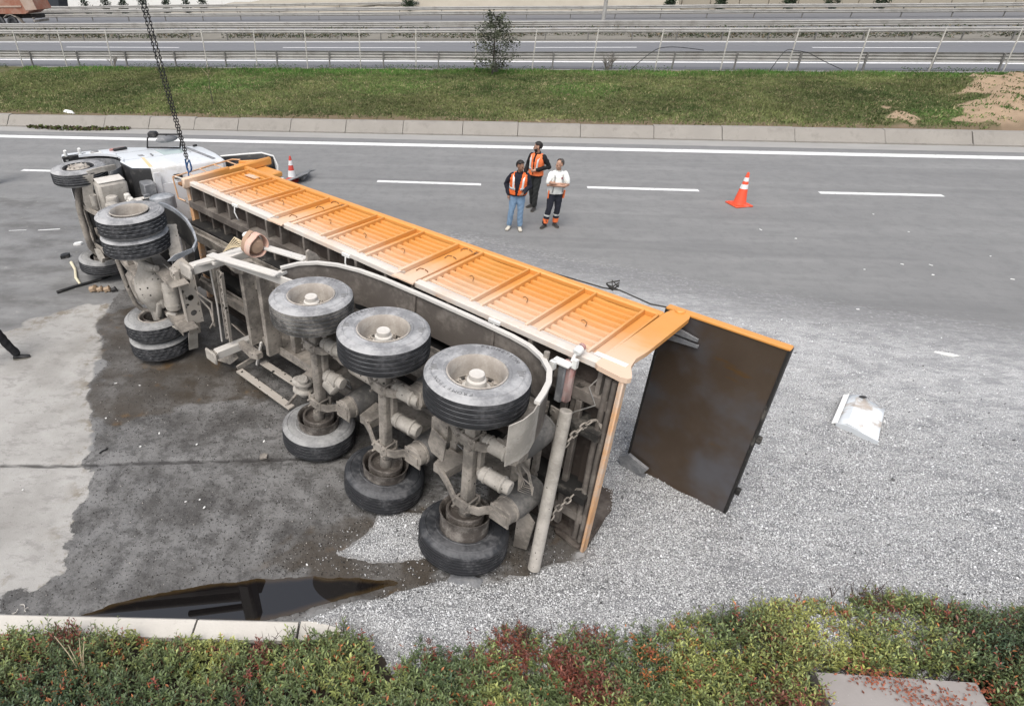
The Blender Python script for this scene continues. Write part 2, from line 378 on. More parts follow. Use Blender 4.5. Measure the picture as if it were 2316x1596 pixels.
dry = t.mix(t.math('MULTIPLY', t.step(t.noise(3.1, 9, .72), .46, .62), .28), dry, (.125, .126, .128)); dry = t.mix(t.math('MULTIPLY', t.step(t.noise(.5, 6, .62, stretch=(.06, 1.3, 1)), .54, .66), .40), dry, (.13, .13, .132))
scf = t.math('MULTIPLY', t.step(t.attr('scuff'), -.6, .5), t.step(t.noise(1.6, 7, .65, stretch=(.5, 1, 1)), .40, .66))
dry = t.mix(t.math('MULTIPLY', scf, .8), dry, (.105, .103, .10))
dry = t.mix(t.math('MULTIPLY', t.math('MULTIPLY', t.step(t.attr('scuff'), -.3, .6), t.step(t.noise(5, 6, .7), .60, .72)), .7), dry, (.33, .32, .30))
pl = t.mix(t.noise(2.2, 7, .62), (.275, .265, .25), (.455, .445, .425)); pl = t.mix(t.math('MULTIPLY', t.step(t.noise(4.5, 9, .76, stretch=(.6, 1.2, 1)), .50, .62), .65), pl, (.225, .215, .205))
pl = t.mix(t.math('MULTIPLY', t.step(t.noise(.75, 7, .62), .42, .68), .55), pl, (.215, .205, .19)); pl = t.mix(t.math('MULTIPLY', t.math('SUBTRACT', 1.0, t.step(t.attr('pale'), .0, .5)), t.step(t.noise(2.6, 7, .7), .50, .60)), pl, (.20, .175, .14)); pl = t.mix(t.step(t.noise(34, 3, .6), .67, .71), pl, (.06, .058, .055))
c = t.mix(t.step(t.attr('pale'), -.05, .03), dry, pl)
pebble = t.voro(34, 'F1'); wetc = t.mix(t.step(t.noise(1.1, 8, .66), .34, .62), (.068, .064, .060), (.185, .182, .178)); wetc = t.mix(t.math('MULTIPLY', t.step(t.noise(4.2, 8, .74), .47, .60), .62), wetc, (.042, .039, .036)); wetc = t.mix(t.step(t.noise(24, 4, .68), .54, .66), wetc, (.030, .027, .025))
wetc = t.mix(t.math('MULTIPLY', t.step(t.noise(60, 2), .60, .70), .55), wetc, (.25, .245, .24))
wetm = t.step(t.math('ADD', sm, t.math('MULTIPLY', t.math('SUBTRACT', t.noise(16, 5, .7), .5), .16)), -.012, .012); patch = t.step(t.noise(2.6, 7, .68, stretch=(.7, 1.6, 1)), .70, .715)
c = t.mix(wetm, c, wetc); c = t.mix(t.math('MULTIPLY', wetm, patch), c, (.42, .405, .37))
br = t.step(t.attr('brown'), -.05, .12); brc = t.mix(t.noise(45, 4, .7), (.022, .017, .012), (.085, .068, .050)); brc = t.mix(t.step(t.noise(2.4, 5), .58, .68), brc, (.10, .058, .02))
c = t.mix(t.math('MULTIPLY', br, t.math('ADD', .45, t.math('MULTIPLY', t.step(t.noise(1.5, 6, .6), .40, .62), .40))), c, brc)
lit = t.step(t.attr('litter'), -.4, 2.0); litn = t.step(t.math('ADD', t.noise(16, 6, .72, stretch=(.6, 1, 1)), t.math('MULTIPLY', lit, .22)), .56, .74)
c = t.mix(t.math('MULTIPLY', t.math('MULTIPLY', t.math('MULTIPLY', lit, litn), .9), t.math('SUBTRACT', 1.0, br)), c, (.50, .50, .50))
sf = t.math('SUBTRACT', 1.0, t.step(t.attr('seam'), .012, .05)); c = t.mix(t.math('MULTIPLY', sf, .85), c, (.035, .032, .03))
rg = t.math('SUBTRACT', .88, t.math('MULTIPLY', wetm, t.math('ADD', .30, t.math('MULTIPLY', t.step(t.noise(3, 5), .4, .65), .22))))
t.bump(t.math('ADD', t.math('MULTIPLY', t.noise(55, 4, .7), .6), t.math('MULTIPLY', mid, .5)), .55, .02)
M['asphalt'] = t.fin(c, rg, 0, .5)
road = struct('road', raw_mesh('road', np.c_[P, Z], F, M['asphalt'], at, smooth=True))

# ---- painted markings: sheets 4 mm above the asphalt
t = NT('road_paint'); M['paint'] = t.fin(t.mix(t.step(t.noise(9, 8, .75), .50, .70), (.74, .74, .73), (.36, .36, .355)), .7)
def line_sheet(name, x0, x1, fy, w, z=.004, n=24, m='paint'):
    xx = np.linspace(x0, x1, n); V = []; 
    for x in xx: V += [(x, fy(x)-w/2, z), (x, fy(x)+w/2, z)]
    struct(name, raw_mesh(name, V, [(2*i, 2*i+2, 2*i+3, 2*i+1) for i in range(n-1)], M[m]))
line_sheet('edge_line', -90, 110, EDGE_Y, .40)
DASH = [((-300, 380), (-170, 382.5)), ((50, 385), (143, 387.5)), ((375, 396), (640, 404.5)), ((853, 410), (1088, 417.5)), ((1328, 424), (1580, 431)), ((1853, 436), (2133, 442.5)), ((2420, 450), (2720, 457))]
for a, b in DASH:
    A, B = G(*a), G(*b); line_sheet('lane_dash', A[0], B[0], lambda x: A[1]+(B[1]-A[1])*(x-A[0])/(B[0]-A[0]), .20, n=2)
for a, b, w in (((86, 521), (136, 518), .05), ((20, 522), (60, 520), .03)):
    A, B = G(*a), G(*b); line_sheet('paint_scrape', A[0], B[0], lambda x: A[1]+(B[1]-A[1])*(x-A[0])/(B[0]-A[0]), w, n=2)

# ---- kerb of sloped concrete blocks and its gutter apron
t = NT('kerb_concrete'); 
c = t.mix(t.noise(1.1, 6, .6), (.215, .20, .18), (.315, .295, .265)); c = t.mix(t.math('MULTIPLY', t.step(t.noise(2.2, 8, .7, stretch=(1, 1, .35)), .50, .68), .65), c, (.20, .185, .165)); c = t.mix(t.step(t.noise(11, 4), .74, .78), c, (.10, .095, .085)); t.bump(t.noise(18, 5), .3, .02)
M['kerb'] = t.fin(c, .9)
t = NT('gutter_concrete'); M['gutter'] = t.fin(t.mix(t.noise(2, 6, .6, stretch=(.4, 1, 1)), (.25, .245, .235), (.36, .35, .335)), .9)
line_sheet('gutter', -90, 110, lambda x: KERB_Y(x)-.40, .78, z=.002, n=40, m='gutter')
kerb = empty('kerb', loc=(0, 0, 0)); kerb['kind'] = 'structure'
jp = [G(px, 308)[0] for px in (75, 195, 305, 415, 520, 645, 775, 908, 1045, 1170, 1310, 1472, 1620, 1775, 1965, 2145)]
jp = [jp[0]-2.3*k for k in range(8, 0, -1)]+jp+[jp[-1]+2.5*k for k in range(1, 9)]
ka = math.atan(float(KERB_Y(1)-KERB_Y(0))); kd = np.array([math.cos(ka), math.sin(ka), 0]); kn = np.array([-math.sin(ka), math.cos(ka), 0])
for i, (a, b) in enumerate(zip(jp[:-1], jp[1:])):
    L = (b-a)/math.cos(ka)-.022; r = random.uniform; top = .40+r(-.015, .015); off = r(-.025, .025)
    prof = [(0, -.05), (0, .05), (.07+off, .07), (.36+off, top-.02), (.40+off, top), (.62, top+r(-.01, .01)), (.62, -.05)]
    mb = MB().prism(prof, np.array([a, float(KERB_Y(a)), 0])+kd*.011, kn, (0, 0, 1), kd, L); o = mb.obj('kerb_block', M['kerb'], kerb, smooth=False)

# ---- grass berm between kerb and fence
FL, FR = G(34.7, 153.3, .5), G(2264, 167.7, .5)
FENCE_Y = lambda x: FL[1]+(FR[1]-FL[1])*(x-FL[0])/(FR[0]-FL[0])
HEAP = [GP([(2112, 200), (2160, 188), (2240, 186), (2480, 186), (2520, 310), (2240, 300), (2150, 262), (2200, 232)], .5), GP([(1990, 240), (2040, 238), (2065, 262), (2050, 285), (2015, 275)], .5)]
def berm_h(P):
    k0 = KERB_Y(P[:, 0])+.6; f = np.clip((P[:, 1]-k0)/(FENCE_Y(P[:, 0])-k0), 0, 1)
    h = .38+.12*f+.16*np.sin(f*PI)+.03*vnoise(P, .8, 11)+.02*vnoise(P, 2.5, 12)
    s = np.max([sdf(P, q) for q in HEAP], axis=0); return h+np.clip(s+.3, 0, 1.2)*.32*(1+.5*vnoise(P, 2, 13))*np.sin(np.clip(f, .0, 1)*PI)**.5, f, s
xs = np.arange(-48, 64, .25); fs = np.linspace(0, 1, 46); X, Ff = np.meshgrid(xs, fs)
Yb = KERB_Y(X)+.6+Ff*(FENCE_Y(X)+.4-KERB_Y(X)-.6); P = np.c_[X.ravel(), Yb.ravel()]; h, f, s = berm_h(P)
sand = s-.25+.9*vnoise(P, .9, 21)+.5*vnoise(P, 2.6, 22); nx = len(xs); ny = len(fs)
ii, jj = np.meshgrid(np.arange(nx-1), np.arange(ny-1)); q = (jj*nx+ii).ravel()
t = NT('berm_turf'); c = t.mix(t.noise(.8, 7, .65), (.060, .072, .026), (.120, .115, .052)); c = t.mix(t.step(t.noise(5, 6, .7), .52, .70), c, (.15, .125, .07))
sd_ = t.mix(t.noise(3, 7, .65), (.26, .185, .12), (.42, .315, .22)); c = t.mix(t.step(t.attr('sand'), -.05, .25), c, sd_)
c = t.mix(t.math('MULTIPLY', t.math('SUBTRACT', 1.0, t.step(t.attr('edge'), .02, .10)), .8), c, (.17, .125, .085)); t.bump(t.noise(9, 6, .7), .6, .06)
M['turf'] = t.fin(c, .95, 0, .2)
struct('berm', raw_mesh('berm', np.c_[P, h], np.c_[q, q+1, q+nx+1, q+nx], M['turf'], dict(sand=sand, edge=f+.03*vnoise(P, 1.5, 3)), smooth=True))
# turf: clumps of blades
N = 100000; x = RNG.uniform(-28, 42, N); f0 = RNG.uniform(0.015, 1.0, N); y = KERB_Y(x)+.6+f0*(FENCE_Y(x)-KERB_Y(x)-.6); P = np.c_[x, y]; h, f, s = berm_h(P)
snd = s-.25+.9*vnoise(P, .9, 21)+.5*vnoise(P, 2.6, 22); keep = (snd < .0) | (RNG.random(N) < .16); keep &= (f0 > .05) | (RNG.random(N) < .35); P = P[keep]; h = h[keep]; f = f[keep]; N = len(P)
nb = 4; ang = RNG.uniform(0, 2*PI, (N, nb)); lush = np.clip((f-.80)/.15, 0, 1)*(1+.6*vnoise(P, .5, 33)); hh = (.055+.045*RNG.random((N, nb))+.03*np.clip(vnoise(P, .6, 31), 0, 1)[:, None]+.10*np.clip(lush, 0, 1.4)[:, None]*RNG.random((N, nb)))
w = .018+.014*RNG.random((N, nb)); bx = P[:, None, 0]+RNG.normal(0, .07, (N, nb)); by = P[:, None, 1]+RNG.normal(0, .07, (N, nb)); bz = np.repeat(h[:, None], nb, 1)-.02
dx, dy = np.cos(ang), np.sin(ang); lx = RNG.normal(0, .05, (N, nb)); ly = RNG.normal(0, .05, (N, nb))
V = np.stack([np.stack([bx-dx*w, by-dy*w, bz], -1), np.stack([bx+dx*w, by+dy*w, bz], -1), np.stack([bx+lx, by+ly, bz+hh], -1)], 2).reshape(-1, 3)
a = np.clip(.5+.5*vnoise(P, .35, 41)+.35*vnoise(P, 1.7, 42), 0, 1)[:, None]; g1 = np.array([.048, .068, .022]); g2 = np.array([.120, .128, .050]); lushc = np.array([.062, .128, .026]); dead = np.array([.20, .165, .095])
colr = g1+(g2-g1)*a; lc = np.clip(lush*.8+.55*(vnoise(P, .22, 44) > .38)*.6, 0, 1)[:, None]; colr = colr+(lushc-colr)*lc; dd = (RNG.random(N) < .13)[:, None]; colr = np.where(dd, dead, colr)*RNG.uniform(.75, 1.3, (N, 1))
colr = np.clip(colr*(1.34+.42*vnoise(P, .28, 46)+.30*vnoise(P, 1.1, 47))[:, None]*np.array([.98, 1.04, 1.0]), .006, 1); C = np.repeat(colr, nb*3, 0)
t = NT('grass_blades'); t.b.inputs['Subsurface Weight'].default_value = 0; M['grass'] = t.fin(t.attr('tint', 'Color'), .8, 0, .25)
go = link('grass', raw_mesh('grass', V, np.arange(len(V)).reshape(-1, 3), M['grass'], dict(tint=C))); tag(go, 'short green turf growing on the berm between kerb and fence', 'grass', kind='stuff')

# ---- motorway platform behind the fence
ZM = .5
def band(name, y0, y1, z, mat, x0=-110, x1=130, fy=None):
    mb = MB(); V = []; n = 20; fy = fy or (lambda x: 0)
    for x in np.linspace(x0, x1, n): V += [(x, y0+fy(x), z), (x, y1+fy(x), z)]
    struct(name, raw_mesh(name, V, [(2*i, 2*i+2, 2*i+3, 2*i+1) for i in range(n-1)], M[mat]))
sk = lambda x: (FR[1]-FL[1])/(FR[0]-FL[0])*(x-1)*.55        # the motorway runs nearly parallel to the fence
t = NT('motorway_asphalt'); M['mway'] = t.fin(t.mix(t.noise(.6, 6, .6, stretch=(.1, 1, 1)), (.125, .128, .138), (.175, .178, .19)), .85)
t = NT('verge_dirt'); M['verge'] = t.fin(t.mix(t.noise(1.2, 7, .65), (.13, .12, .10), (.25, .235, .205)), .95)
t = NT('shoulder_concrete'); M['shoulder'] = t.fin(t.mix(t.noise(1, 6, .6, stretch=(.3, 1, 1)), (.19, .188, .19), (.26, .255, .25)), .9)
band('verge', 35.6, 38.6, ZM-.02, 'shoulder', fy=sk); band('motorway', 38.6, 51.8, ZM+.004, 'mway', fy=sk); band('verge', 51.8, 59.2, ZM, 'verge', fy=sk); band('motorway', 59.2, 75.5, ZM+.004, 'mway', fy=sk); band('verge', 75.5, 140, ZM-.004, 'verge', fy=sk)
lm = lambda y: (lambda x: y+sk(x))
for y, w, z in ((41.2, .45, .51), (51.2, .42, .51), (60.9, .6, .51), (67.5, .9, .51)): line_sheet('edge_line', -100, 120, lm(y), w, z)
for a, b in (((150, 107), (405, 108)), ((640, 108), (950, 108.5)), ((1208, 108), (1440, 107.5)), ((1837, 108), (2120, 108.5))):
    A, B = G(*a, .51), G(*b, .51); line_sheet('lane_dash', A[0], B[0], lambda x: A[1]+(B[1]-A[1])*(x-A[0])/(B[0]-A[0]), .26, .512, n=2)

# ---- guardrails: W-beam rail on posts
M['galv'] = surf('galvanised_steel', (.34, .332, .315), .6, .15, var=.15, vs=1.5, dust=(.27, .26, .24), damt=.35, ds=1.2)
M['galvdark'] = surf('weathered_post', (.17, .165, .155), .7, .1, var=.2, vs=2)
WPROF = [(0, .0), (.035, .015), (.08, .06), (.08, .10), (.035, .145), (.035, .165), (.08, .21), (.08, .25), (.035, .295), (0, .31)]
def guardrail(label, yb, x0, x1, z, top, spacing, xoff, behind=False, double=False, waves=2, rows=1, group='guardrails along the motorway', ends=None):
    fy = yb if callable(yb) else lm(yb); p0 = np.array([x0, float(fy(x0)), z]); p1 = np.array([x1, float(fy(x1)), z]); d = unit(p1-p0); nrm = np.array([d[1], -d[0], 0]); sg = -1 if behind else 1
    root = empty('guardrail', loc=tuple(p0)); tag(root, label, 'guardrail', group)
    L = np.linalg.norm(p1-p0)
    def rail(h, side):
        mb = MB(); V = []; PR = WPROF if waves == 2 else WPROF[:-1]+[(.035, .310), (.08, .355), (.08, .395), (.035, .44), (0, .455)]; hw = PR[-1][1]; npf = len(PR); K = 26
        for i in range(K):
            b = d*(L*i/(K-1)); b = b+np.array([0, 0, .02*math.sin(i*1.7)])
            for (u, v) in PR: V.append(b+nrm*(u*side+.058*side)+np.array([0, 0, h-hw+v]))
        F = [(i*npf+k, (i+1)*npf+k, (i+1)*npf+k+1, i*npf+k+1) for i in range(K-1) for k in range(npf-1)]
        mb.add(V, F); o = mb.obj('rail', M['galv'], root)
        so_ = o.modifiers.new('thick', 'SOLIDIFY'); so_.thickness = .006
    rail(top, sg)
    if rows == 2: rail(top-.42, sg)
    if double: rail(top, -sg)
    pm = MB().box((0, 0, (top-.03-.1)/2), (.07, .11, top-.03+.1), ch=.008).mesh('post', M['galvdark'])
    k = 0; x = xoff
    while x < L:
        o = link('post', pm, root); o.location = d*x-nrm*(.0)+np.array([0, 0, .05-.05]); o.rotation_euler = (random.uniform(-.02, .02), random.uniform(-.03, .03), math.atan2(d[1], d[0])); x += spacing
    return root
gx = G(64, 151.7, .5)[0]
guardrail('grey guardrail with tall posts just behind the wire fence', lambda x: 38.6+sk(x), gx-12*3.19, 100, ZM, .86, 3.19, 0., behind=True, waves=3)
guardrail('grey double guardrail on dark posts in the motorway median', 52.4, -80, 100, ZM, .80, 3.1, .5, double=True)
guardrail('low guardrail on the far side of the median strip', 58.4, -90, 110, ZM, .80, 4.0, 1.2, waves=3)
guardrail('far double guardrail below the pale retaining wall', 70.2, -64, 120, ZM, 1.15, 4.2, .4, double=True, rows=2)

# ---- wire fence along the top of the berm
fence = empty('wire_fence', loc=(float(FL[0]), float(FL[1]), .42)); tag(fence, 'thin wire fence on slim pale posts along the top of the grass berm', 'fence')
M['fpost'] = surf('pale_fence_post', (.50, .48, .44), .7, .1, var=.12, vs=3)
fp = MB().box((0, 0, 1.02), (.055, .055, 2.16), ch=.008).mesh('post', M['fpost'])
fx = [41, 161, 285, 417, 545, 679, 816, 959.6, 1109, 1268, 1421, 1582, 1750, 1925, 2101, 2286, 2478, 2674]
fy_ = [181, 180.5, 187, 187, 187.5, 190.5, 198.5, 199, 199, 200, 212, 203, 198, 191, 199, 193, 194, 198]
pts = []
for u, v in zip(fx, fy_): pts.append(G(u/1.18092, 160+(u/1.18092)*.0045, .45))
st = pts[1]-pts[0]; pts = [pts[0]-st*k for k in (3, 2, 1)]+pts+[pts[-1]+(pts[-1]-pts[-2])*k for k in (1, 2, 3)]
tops = []
for p in pts:
    o = link('post', fp, fence); o.location = Vector((p[0], float(FENCE_Y(p[0])), .42))-fence.location; o.rotation_euler = (random.uniform(-.02, .02), random.uniform(-.025, .025), 0); tops.append(np.array(o.location))
for h in (.15, .75, 1.35, 1.95):
    mb = MB(); mb.tube([q+np.array([0, -.03, h]) for q in tops], .0035, 4); mb.obj('wire', M['steel'], fence)

# ---- far side: retaining wall of pale panels, low white wall, bank
t = NT('wall_concrete'); c = t.mix(t.noise(.25, 6, .6), (.31, .275, .22), (.385, .35, .29)); c = t.mix(t.math('MULTIPLY', t.step(t.noise(.8, 6, .6, stretch=(1, 1, .12)), .54, .68), .4), c, (.33, .30, .26)); M['wall'] = t.fin(c, .9)
wroot = empty('retaining_wall', loc=(0, 82, ZM)); tag(wroot, 'pale concrete retaining wall of upright panels beyond the motorway', 'wall')
MB().box((30, .6, 4.5), (108, .8, 10)).obj('wall_core', M['wall'], wroot, smooth=False)
pm = MB().box((0, 0, 4.5), (2.94, .30, 10), ch=.05).mesh('panel', M['wall'], smooth=False)
for k in range(36):
    o = link('panel', pm, wroot); o.location = (-22.6+k*3.0, .06+random.uniform(-.03, .03), random.uniform(-.1, .1))
wl = empty('boundary_wall', loc=(-47, 90, ZM)); tag(wl, 'low white wall with a thin railing at the far left', 'wall')
MB().box((0, 0, 1.1), (44, .35, 2.4), ch=.04).obj('wall_core', M['white'], wl, smooth=False)
mb = MB()
for k in range(45): mb.tube([(-21.5+k, 0, 2.3), (-21.5+k, 0, 3.9)], .05, 5)
mb.tube([(-22, 0, 3.9), (22, 0, 3.9)], .05, 5); mb.obj('railing', M['galvdark'], wl)
t = NT('bank_soil'); M['bank'] = t.fin(t.mix(t.noise(.5, 7, .65), (.27, .245, .20), (.40, .365, .31)), .95)
n1, n2 = 60, 10; V = []
for j in range(n2):
    for i in range(n1):
        x = -40+i*60/(n1-1); f = j/(n2-1); V.append((x, 76.5+sk(x)+f*6, ZM+f*f*2.6*max(0, min(1, (x+40)/25))+.12*math.sin(i*1.3+j)*(f > 0)))
struct('bank', raw_mesh('bank', V, [(j*n1+i, j*n1+i+1, (j+1)*n1+i+1, (j+1)*n1+i) for j in range(n2-1) for i in range(n1-1)], M['bank'], smooth=True))
guardrail('guardrail of the slip road running up at the far left', lambda x: 76.2+(x+60)*.07, -62, -8, ZM+.1, 1.0, 4.0, 1.0, double=True)

# ---- lamp post and small far things
lp = G(1362, 61, ZM); lamp = empty('lamp_post', loc=tuple(lp)); tag(lamp, 'pale grey street lamp post standing beside the far guardrail', 'lamp post')
MB().cyl((0, 0, .3), (0, 0, 11), .17, 12, .08).obj('pole', M['galv'], lamp); MB().box((0, 0, .15), (.7, .7, .5), ch=.05).obj('plinth', M['gutter'], lamp)
mb = MB(); mb.tube([(0, 0, 10.9), (.3, -.6, 11.5), (.6, -2, 11.7)], .06, 8); mb.obj('arm', M['galv'], lamp); MB().box((.65, -2.3, 11.68), (.3, .7, .14), ch=.04).obj('lamp_head', M['galv'], lamp)

# ================================================================== FOREGROUND: gravel, puddle, kerb, planting bed
GRAV = GP([(985, 560), (1100, 548), (1290, 590), (1500, 622), (1700, 660), (2000, 705), (2316, 745), (2800, 810), (3300, 1560), (1700, 1560), (900, 1560), (840, 1480), (760, 1440), (610, 1424), (600, 1415), (705, 1393), (862, 1350), (952, 1324), (1100, 1314), (1228, 1292), (1318, 1262), (1345, 1200), (1290, 1000), (1100, 700)])
PUD = GP([(165, 1397), (230, 1376), (260, 1362), (340, 1345), (420, 1331), (500, 1320), (585, 1310), (690, 1306), (800, 1308), (880, 1312), (905, 1318), (858, 1332), (790, 1352), (730, 1368), (660, 1388), (590, 1404), (555, 1411), (480, 1409), (300, 1405)])
GRAV2 = GP([(765, 1247), (832, 1204), (858, 1166), (965, 1160), (1005, 1255), (905, 1272), (838, 1276)])
def grav_h(P):
    wob = .07*vnoise(P, 2.5, 51)+.035*vnoise(P, 8, 52)
    s1 = sdf(P, GRAV)+wob; s2 = sdf(P, GRAV2)+wob*.8
    nearf = np.clip((9.0-P[:, 1])/4.0, 0, 1); k = GP([(600, 1420)])[0]
    deep = np.clip(s1, 0, 1.2)/1.2
    h = np.minimum(np.clip(s1, 0, .30)*.22, .05)*np.clip((10.5-P[:, 1])/4, .08, 1)+deep**.6*(.10*nearf+.02)+(.012+nearf*.022)*vnoise(P, 1.7, 53)*np.clip(s1*3, 0, 1)+.015*vnoise(P*np.array([.6, 1.5]), 4.5, 55)+.010*vnoise(P*np.array([.8, 1.4]), 8, 56)*np.clip(s1*3, 0, 1)+.012*vnoise(P, 7, 54)*np.clip(s1*3, 0, 1)
    front = np.clip((BED_Y(P[:, 0])+.55-P[:, 1])/.5, 0, 1)*np.clip((P[:, 0]+1.6)/.8, 0, 1); h = h+front*.12*np.clip(s1*4, 0, 1)
    hp = np.array([1.0, 6.9])-P; h = h+.17*np.exp(-((hp**2).sum(1))/.8)*np.clip(s1*2, 0, 1)
    h2 = np.minimum(np.clip(s2, 0, .25)*.25, .045)
    return np.maximum(h, h2), np.maximum(s1, s2), s1
def snap(P, s, F, nx, ny, h=None):
    """pull the rim vertices of a clipped sheet onto the zero line of s, so that its edge is smooth"""
    P = P.copy(); S = s.reshape(ny, nx); X = P[:, 0].reshape(ny, nx); Y = P[:, 1].reshape(ny, nx); gx = (np.gradient(S, axis=1)/np.gradient(X, axis=1)).ravel(); gy = (np.gradient(S, axis=0)/np.gradient(Y, axis=0)).ravel()
    u = np.unique(F); u = u[s[u] < 0]; g2 = gx[u]**2+gy[u]**2+.15; st = -s[u]/g2; P[u, 0] += np.clip(gx[u]*st, -.06, .06); P[u, 1] += np.clip(gy[u]*st, -.06, .06)
    if h is not None: h = h.copy(); h[u] = 0
    return P, h
xs = np.unique(np.r_[np.arange(-3.2, 9.0, .055), np.arange(9, 20, .22)]); ys = np.unique(np.r_[np.arange(2.6, 9.5, .055), np.arange(9.5, 15.5, .12)])
X, Y = np.meshgrid(xs, ys); P = np.c_[X.ravel(), Y.ravel()]; h, s, s1 = grav_h(P); nx = len(xs); ny = len(ys)
ii, jj = np.meshgrid(np.arange(nx-1), np.arange(ny-1)); q = (jj*nx+ii).ravel(); F = np.c_[q, q+1, q+nx+1, q+nx]; F = F[(s[F] > -.02).any(1)]; P, h = snap(P, s, F, nx, ny, h)
far = np.clip((P[:, 1]-6.5)/5.0, 0, 1)
t = NT('white_gravel'); v = t.n('ShaderNodeTexVoronoi'); v.inputs['Scale'].default_value = 72; t.l(t.tc.outputs['Object'], v.inputs['Vector'])
v2 = t.n('ShaderNodeTexVoronoi'); v2.inputs['Scale'].default_value = 33; t.l(t.tc.outputs['Object'], v2.inputs['Vector'])
sv = t.n('ShaderNodeSeparateColor'); t.l(v.outputs['Color'], sv.inputs[0])
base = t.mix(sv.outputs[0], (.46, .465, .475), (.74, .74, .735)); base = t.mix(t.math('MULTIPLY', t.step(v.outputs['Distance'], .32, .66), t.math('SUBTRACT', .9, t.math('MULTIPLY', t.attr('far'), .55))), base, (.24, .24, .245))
base = t.mix(t.math('MULTIPLY', t.step(t.noise(3.2, 7, .68, stretch=(.5, 1, 1)), .46, .62), .62), base, (.25, .253, .262))
base = t.mix(t.math('MULTIPLY', t.step(t.noise(1.1, 5, .6, stretch=(.5, 1, 1)), .45, .70), .35), base, (.36, .36, .365))
brn = t.math('SUBTRACT', 1.0, t.step(t.attr('edge'), .0, .09)); base = t.mix(t.math('MULTIPLY', brn, .25), base, (.20, .18, .15))
thin = t.math('MULTIPLY', t.attr('far'), t.math('SUBTRACT', 1.0, t.step(t.math('ADD', t.attr('edge'), t.math('MULTIPLY', t.noise(7, 7, .75, stretch=(.5, 1, 1)), 2.2)), 1.2, 3.6)))
base = t.mix(t.math('MULTIPLY', thin, .97), base, t.mix(t.step(t.noise(13, 6, .75), .50, .66), (.215, .215, .217), (.34, .34, .34)))
wv = t.noise(5.5, 5, .62, stretch=(.75, 1.5, 1)); base = t.mix(t.math('MULTIPLY', t.math('SUBTRACT', 1.0, t.step(wv, .34, .56)), .38), base, (.27, .272, .28))  # hollows of the ripple bump painted darker, shade put into the gravel colour
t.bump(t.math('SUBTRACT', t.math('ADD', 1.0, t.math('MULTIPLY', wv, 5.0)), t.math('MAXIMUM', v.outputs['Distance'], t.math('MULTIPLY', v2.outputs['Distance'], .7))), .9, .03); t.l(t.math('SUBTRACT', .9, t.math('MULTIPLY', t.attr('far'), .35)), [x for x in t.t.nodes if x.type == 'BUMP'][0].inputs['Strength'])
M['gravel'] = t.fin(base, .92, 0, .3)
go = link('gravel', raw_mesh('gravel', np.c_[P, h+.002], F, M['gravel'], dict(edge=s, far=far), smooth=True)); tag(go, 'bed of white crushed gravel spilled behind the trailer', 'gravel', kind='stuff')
# loose stones on top of it
N = 255000; x = RNG.uniform(-3.0, 8.6, N); u = RNG.random(N); y = 2.9+(u**1.35)*8.2; P = np.c_[x, y]
h, s, s1 = grav_h(P); pk = np.where(s > .03, 1.0, np.where(s > -.25, .05, .006)); pk = np.where((s < -.9), .0012, pk); pk = np.where(sdf(P, PUD) > -.02, 0, pk); pk *= np.clip((11.5-y)/4.5, .12, 1)*np.clip((8.6-x)/3.4, 0, 1); keep = RNG.random(N) < pk; P = P[keep]; h = h[keep]; s = s[keep]; N = len(P)
rad = .0050+.0065*RNG.random(N)**2.0; rad = np.where(RNG.random(N) < .025, rad*1.9, rad); oc = np.array([[1, 0, 0], [-1, 0, 0], [0, 1, 0], [0, -1, 0], [0, 0, 1], [0, 0, -1]], float); of = np.array([[0, 2, 4], [2, 1, 4], [1, 3, 4], [3, 0, 4], [2, 0, 5], [1, 2, 5], [3, 1, 5], [0, 3, 5]])
sc3 = rad[:, None]*np.c_[RNG.uniform(.8, 1.5, N), RNG.uniform(.7, 1.2, N), RNG.uniform(.6, 1.0, N)]
A = RNG.normal(size=(N, 3, 3)); Qr, _ = np.linalg.qr(A); V = np.einsum('nij,nkj->nki', Qr, oc[None]*sc3[:, None, :])*RNG.uniform(.75, 1.2, (N, 6, 1))
V += np.c_[P, h+.004+rad*.35][:, None, :]; F = (of[None]+6*np.arange(N)[:, None, None]).reshape(-1, 3)
g = RNG.uniform(.44, .82, N); g = np.where(RNG.random(N) < .07, RNG.uniform(.06, .2, N), g); tint = np.c_[g*.99, g, g*1.01]; bm_ = s < .02; tint[bm_] *= .8
t = NT('gravel_stone'); M['stone'] = t.fin(t.attr('tint', 'Color'), .9, 0, .3)
go = link('gravel_stones', raw_mesh('gravel_stones', V.reshape(-1, 3), F, M['stone'], dict(tint=np.repeat(tint, 6, 0)))); tag(go, 'loose angular stones strewn over the white gravel bed', 'gravel', kind='stuff')
# dark grit on the wet asphalt
N = 60000; P = np.c_[RNG.uniform(-7.5, 1.2, N), RNG.uniform(3.2, 9, N)]; s = sdf(P, WET); b = np.max([sdf(P, q) for q in BROWN[:2]], axis=0)
keep = (s > .0) & (sdf(P, PUD) < -.03) & ((RNG.random(N) < .22+.2*vnoise(P, 1.2, 61)) | (b > -.05)); P = P[keep]; b = b[keep]; N = len(P); rad = .003+.007*RNG.random(N)**2.8
A = RNG.normal(size=(N, 3, 3)); Qr, _ = np.linalg.qr(A); V = np.einsum('nij,nkj->nki', Qr, oc[None]*rad[:, None, None])+np.c_[P, rad*.35][:, None, :]; F = (of[None]+6*np.arange(N)[:, None, None]).reshape(-1, 3)
g = np.where(RNG.random(N) < .86, RNG.uniform(.012, .06, N), RNG.uniform(.15, .45, N)); tint = np.c_[g*1.06, g, g*.92]
go = link('grit', raw_mesh('grit', V.reshape(-1, 3), F, M['stone'], dict(tint=np.repeat(tint, 6, 0)))); tag(go, 'dark grit and crumbs scattered on the wet asphalt', 'grit', kind='stuff')

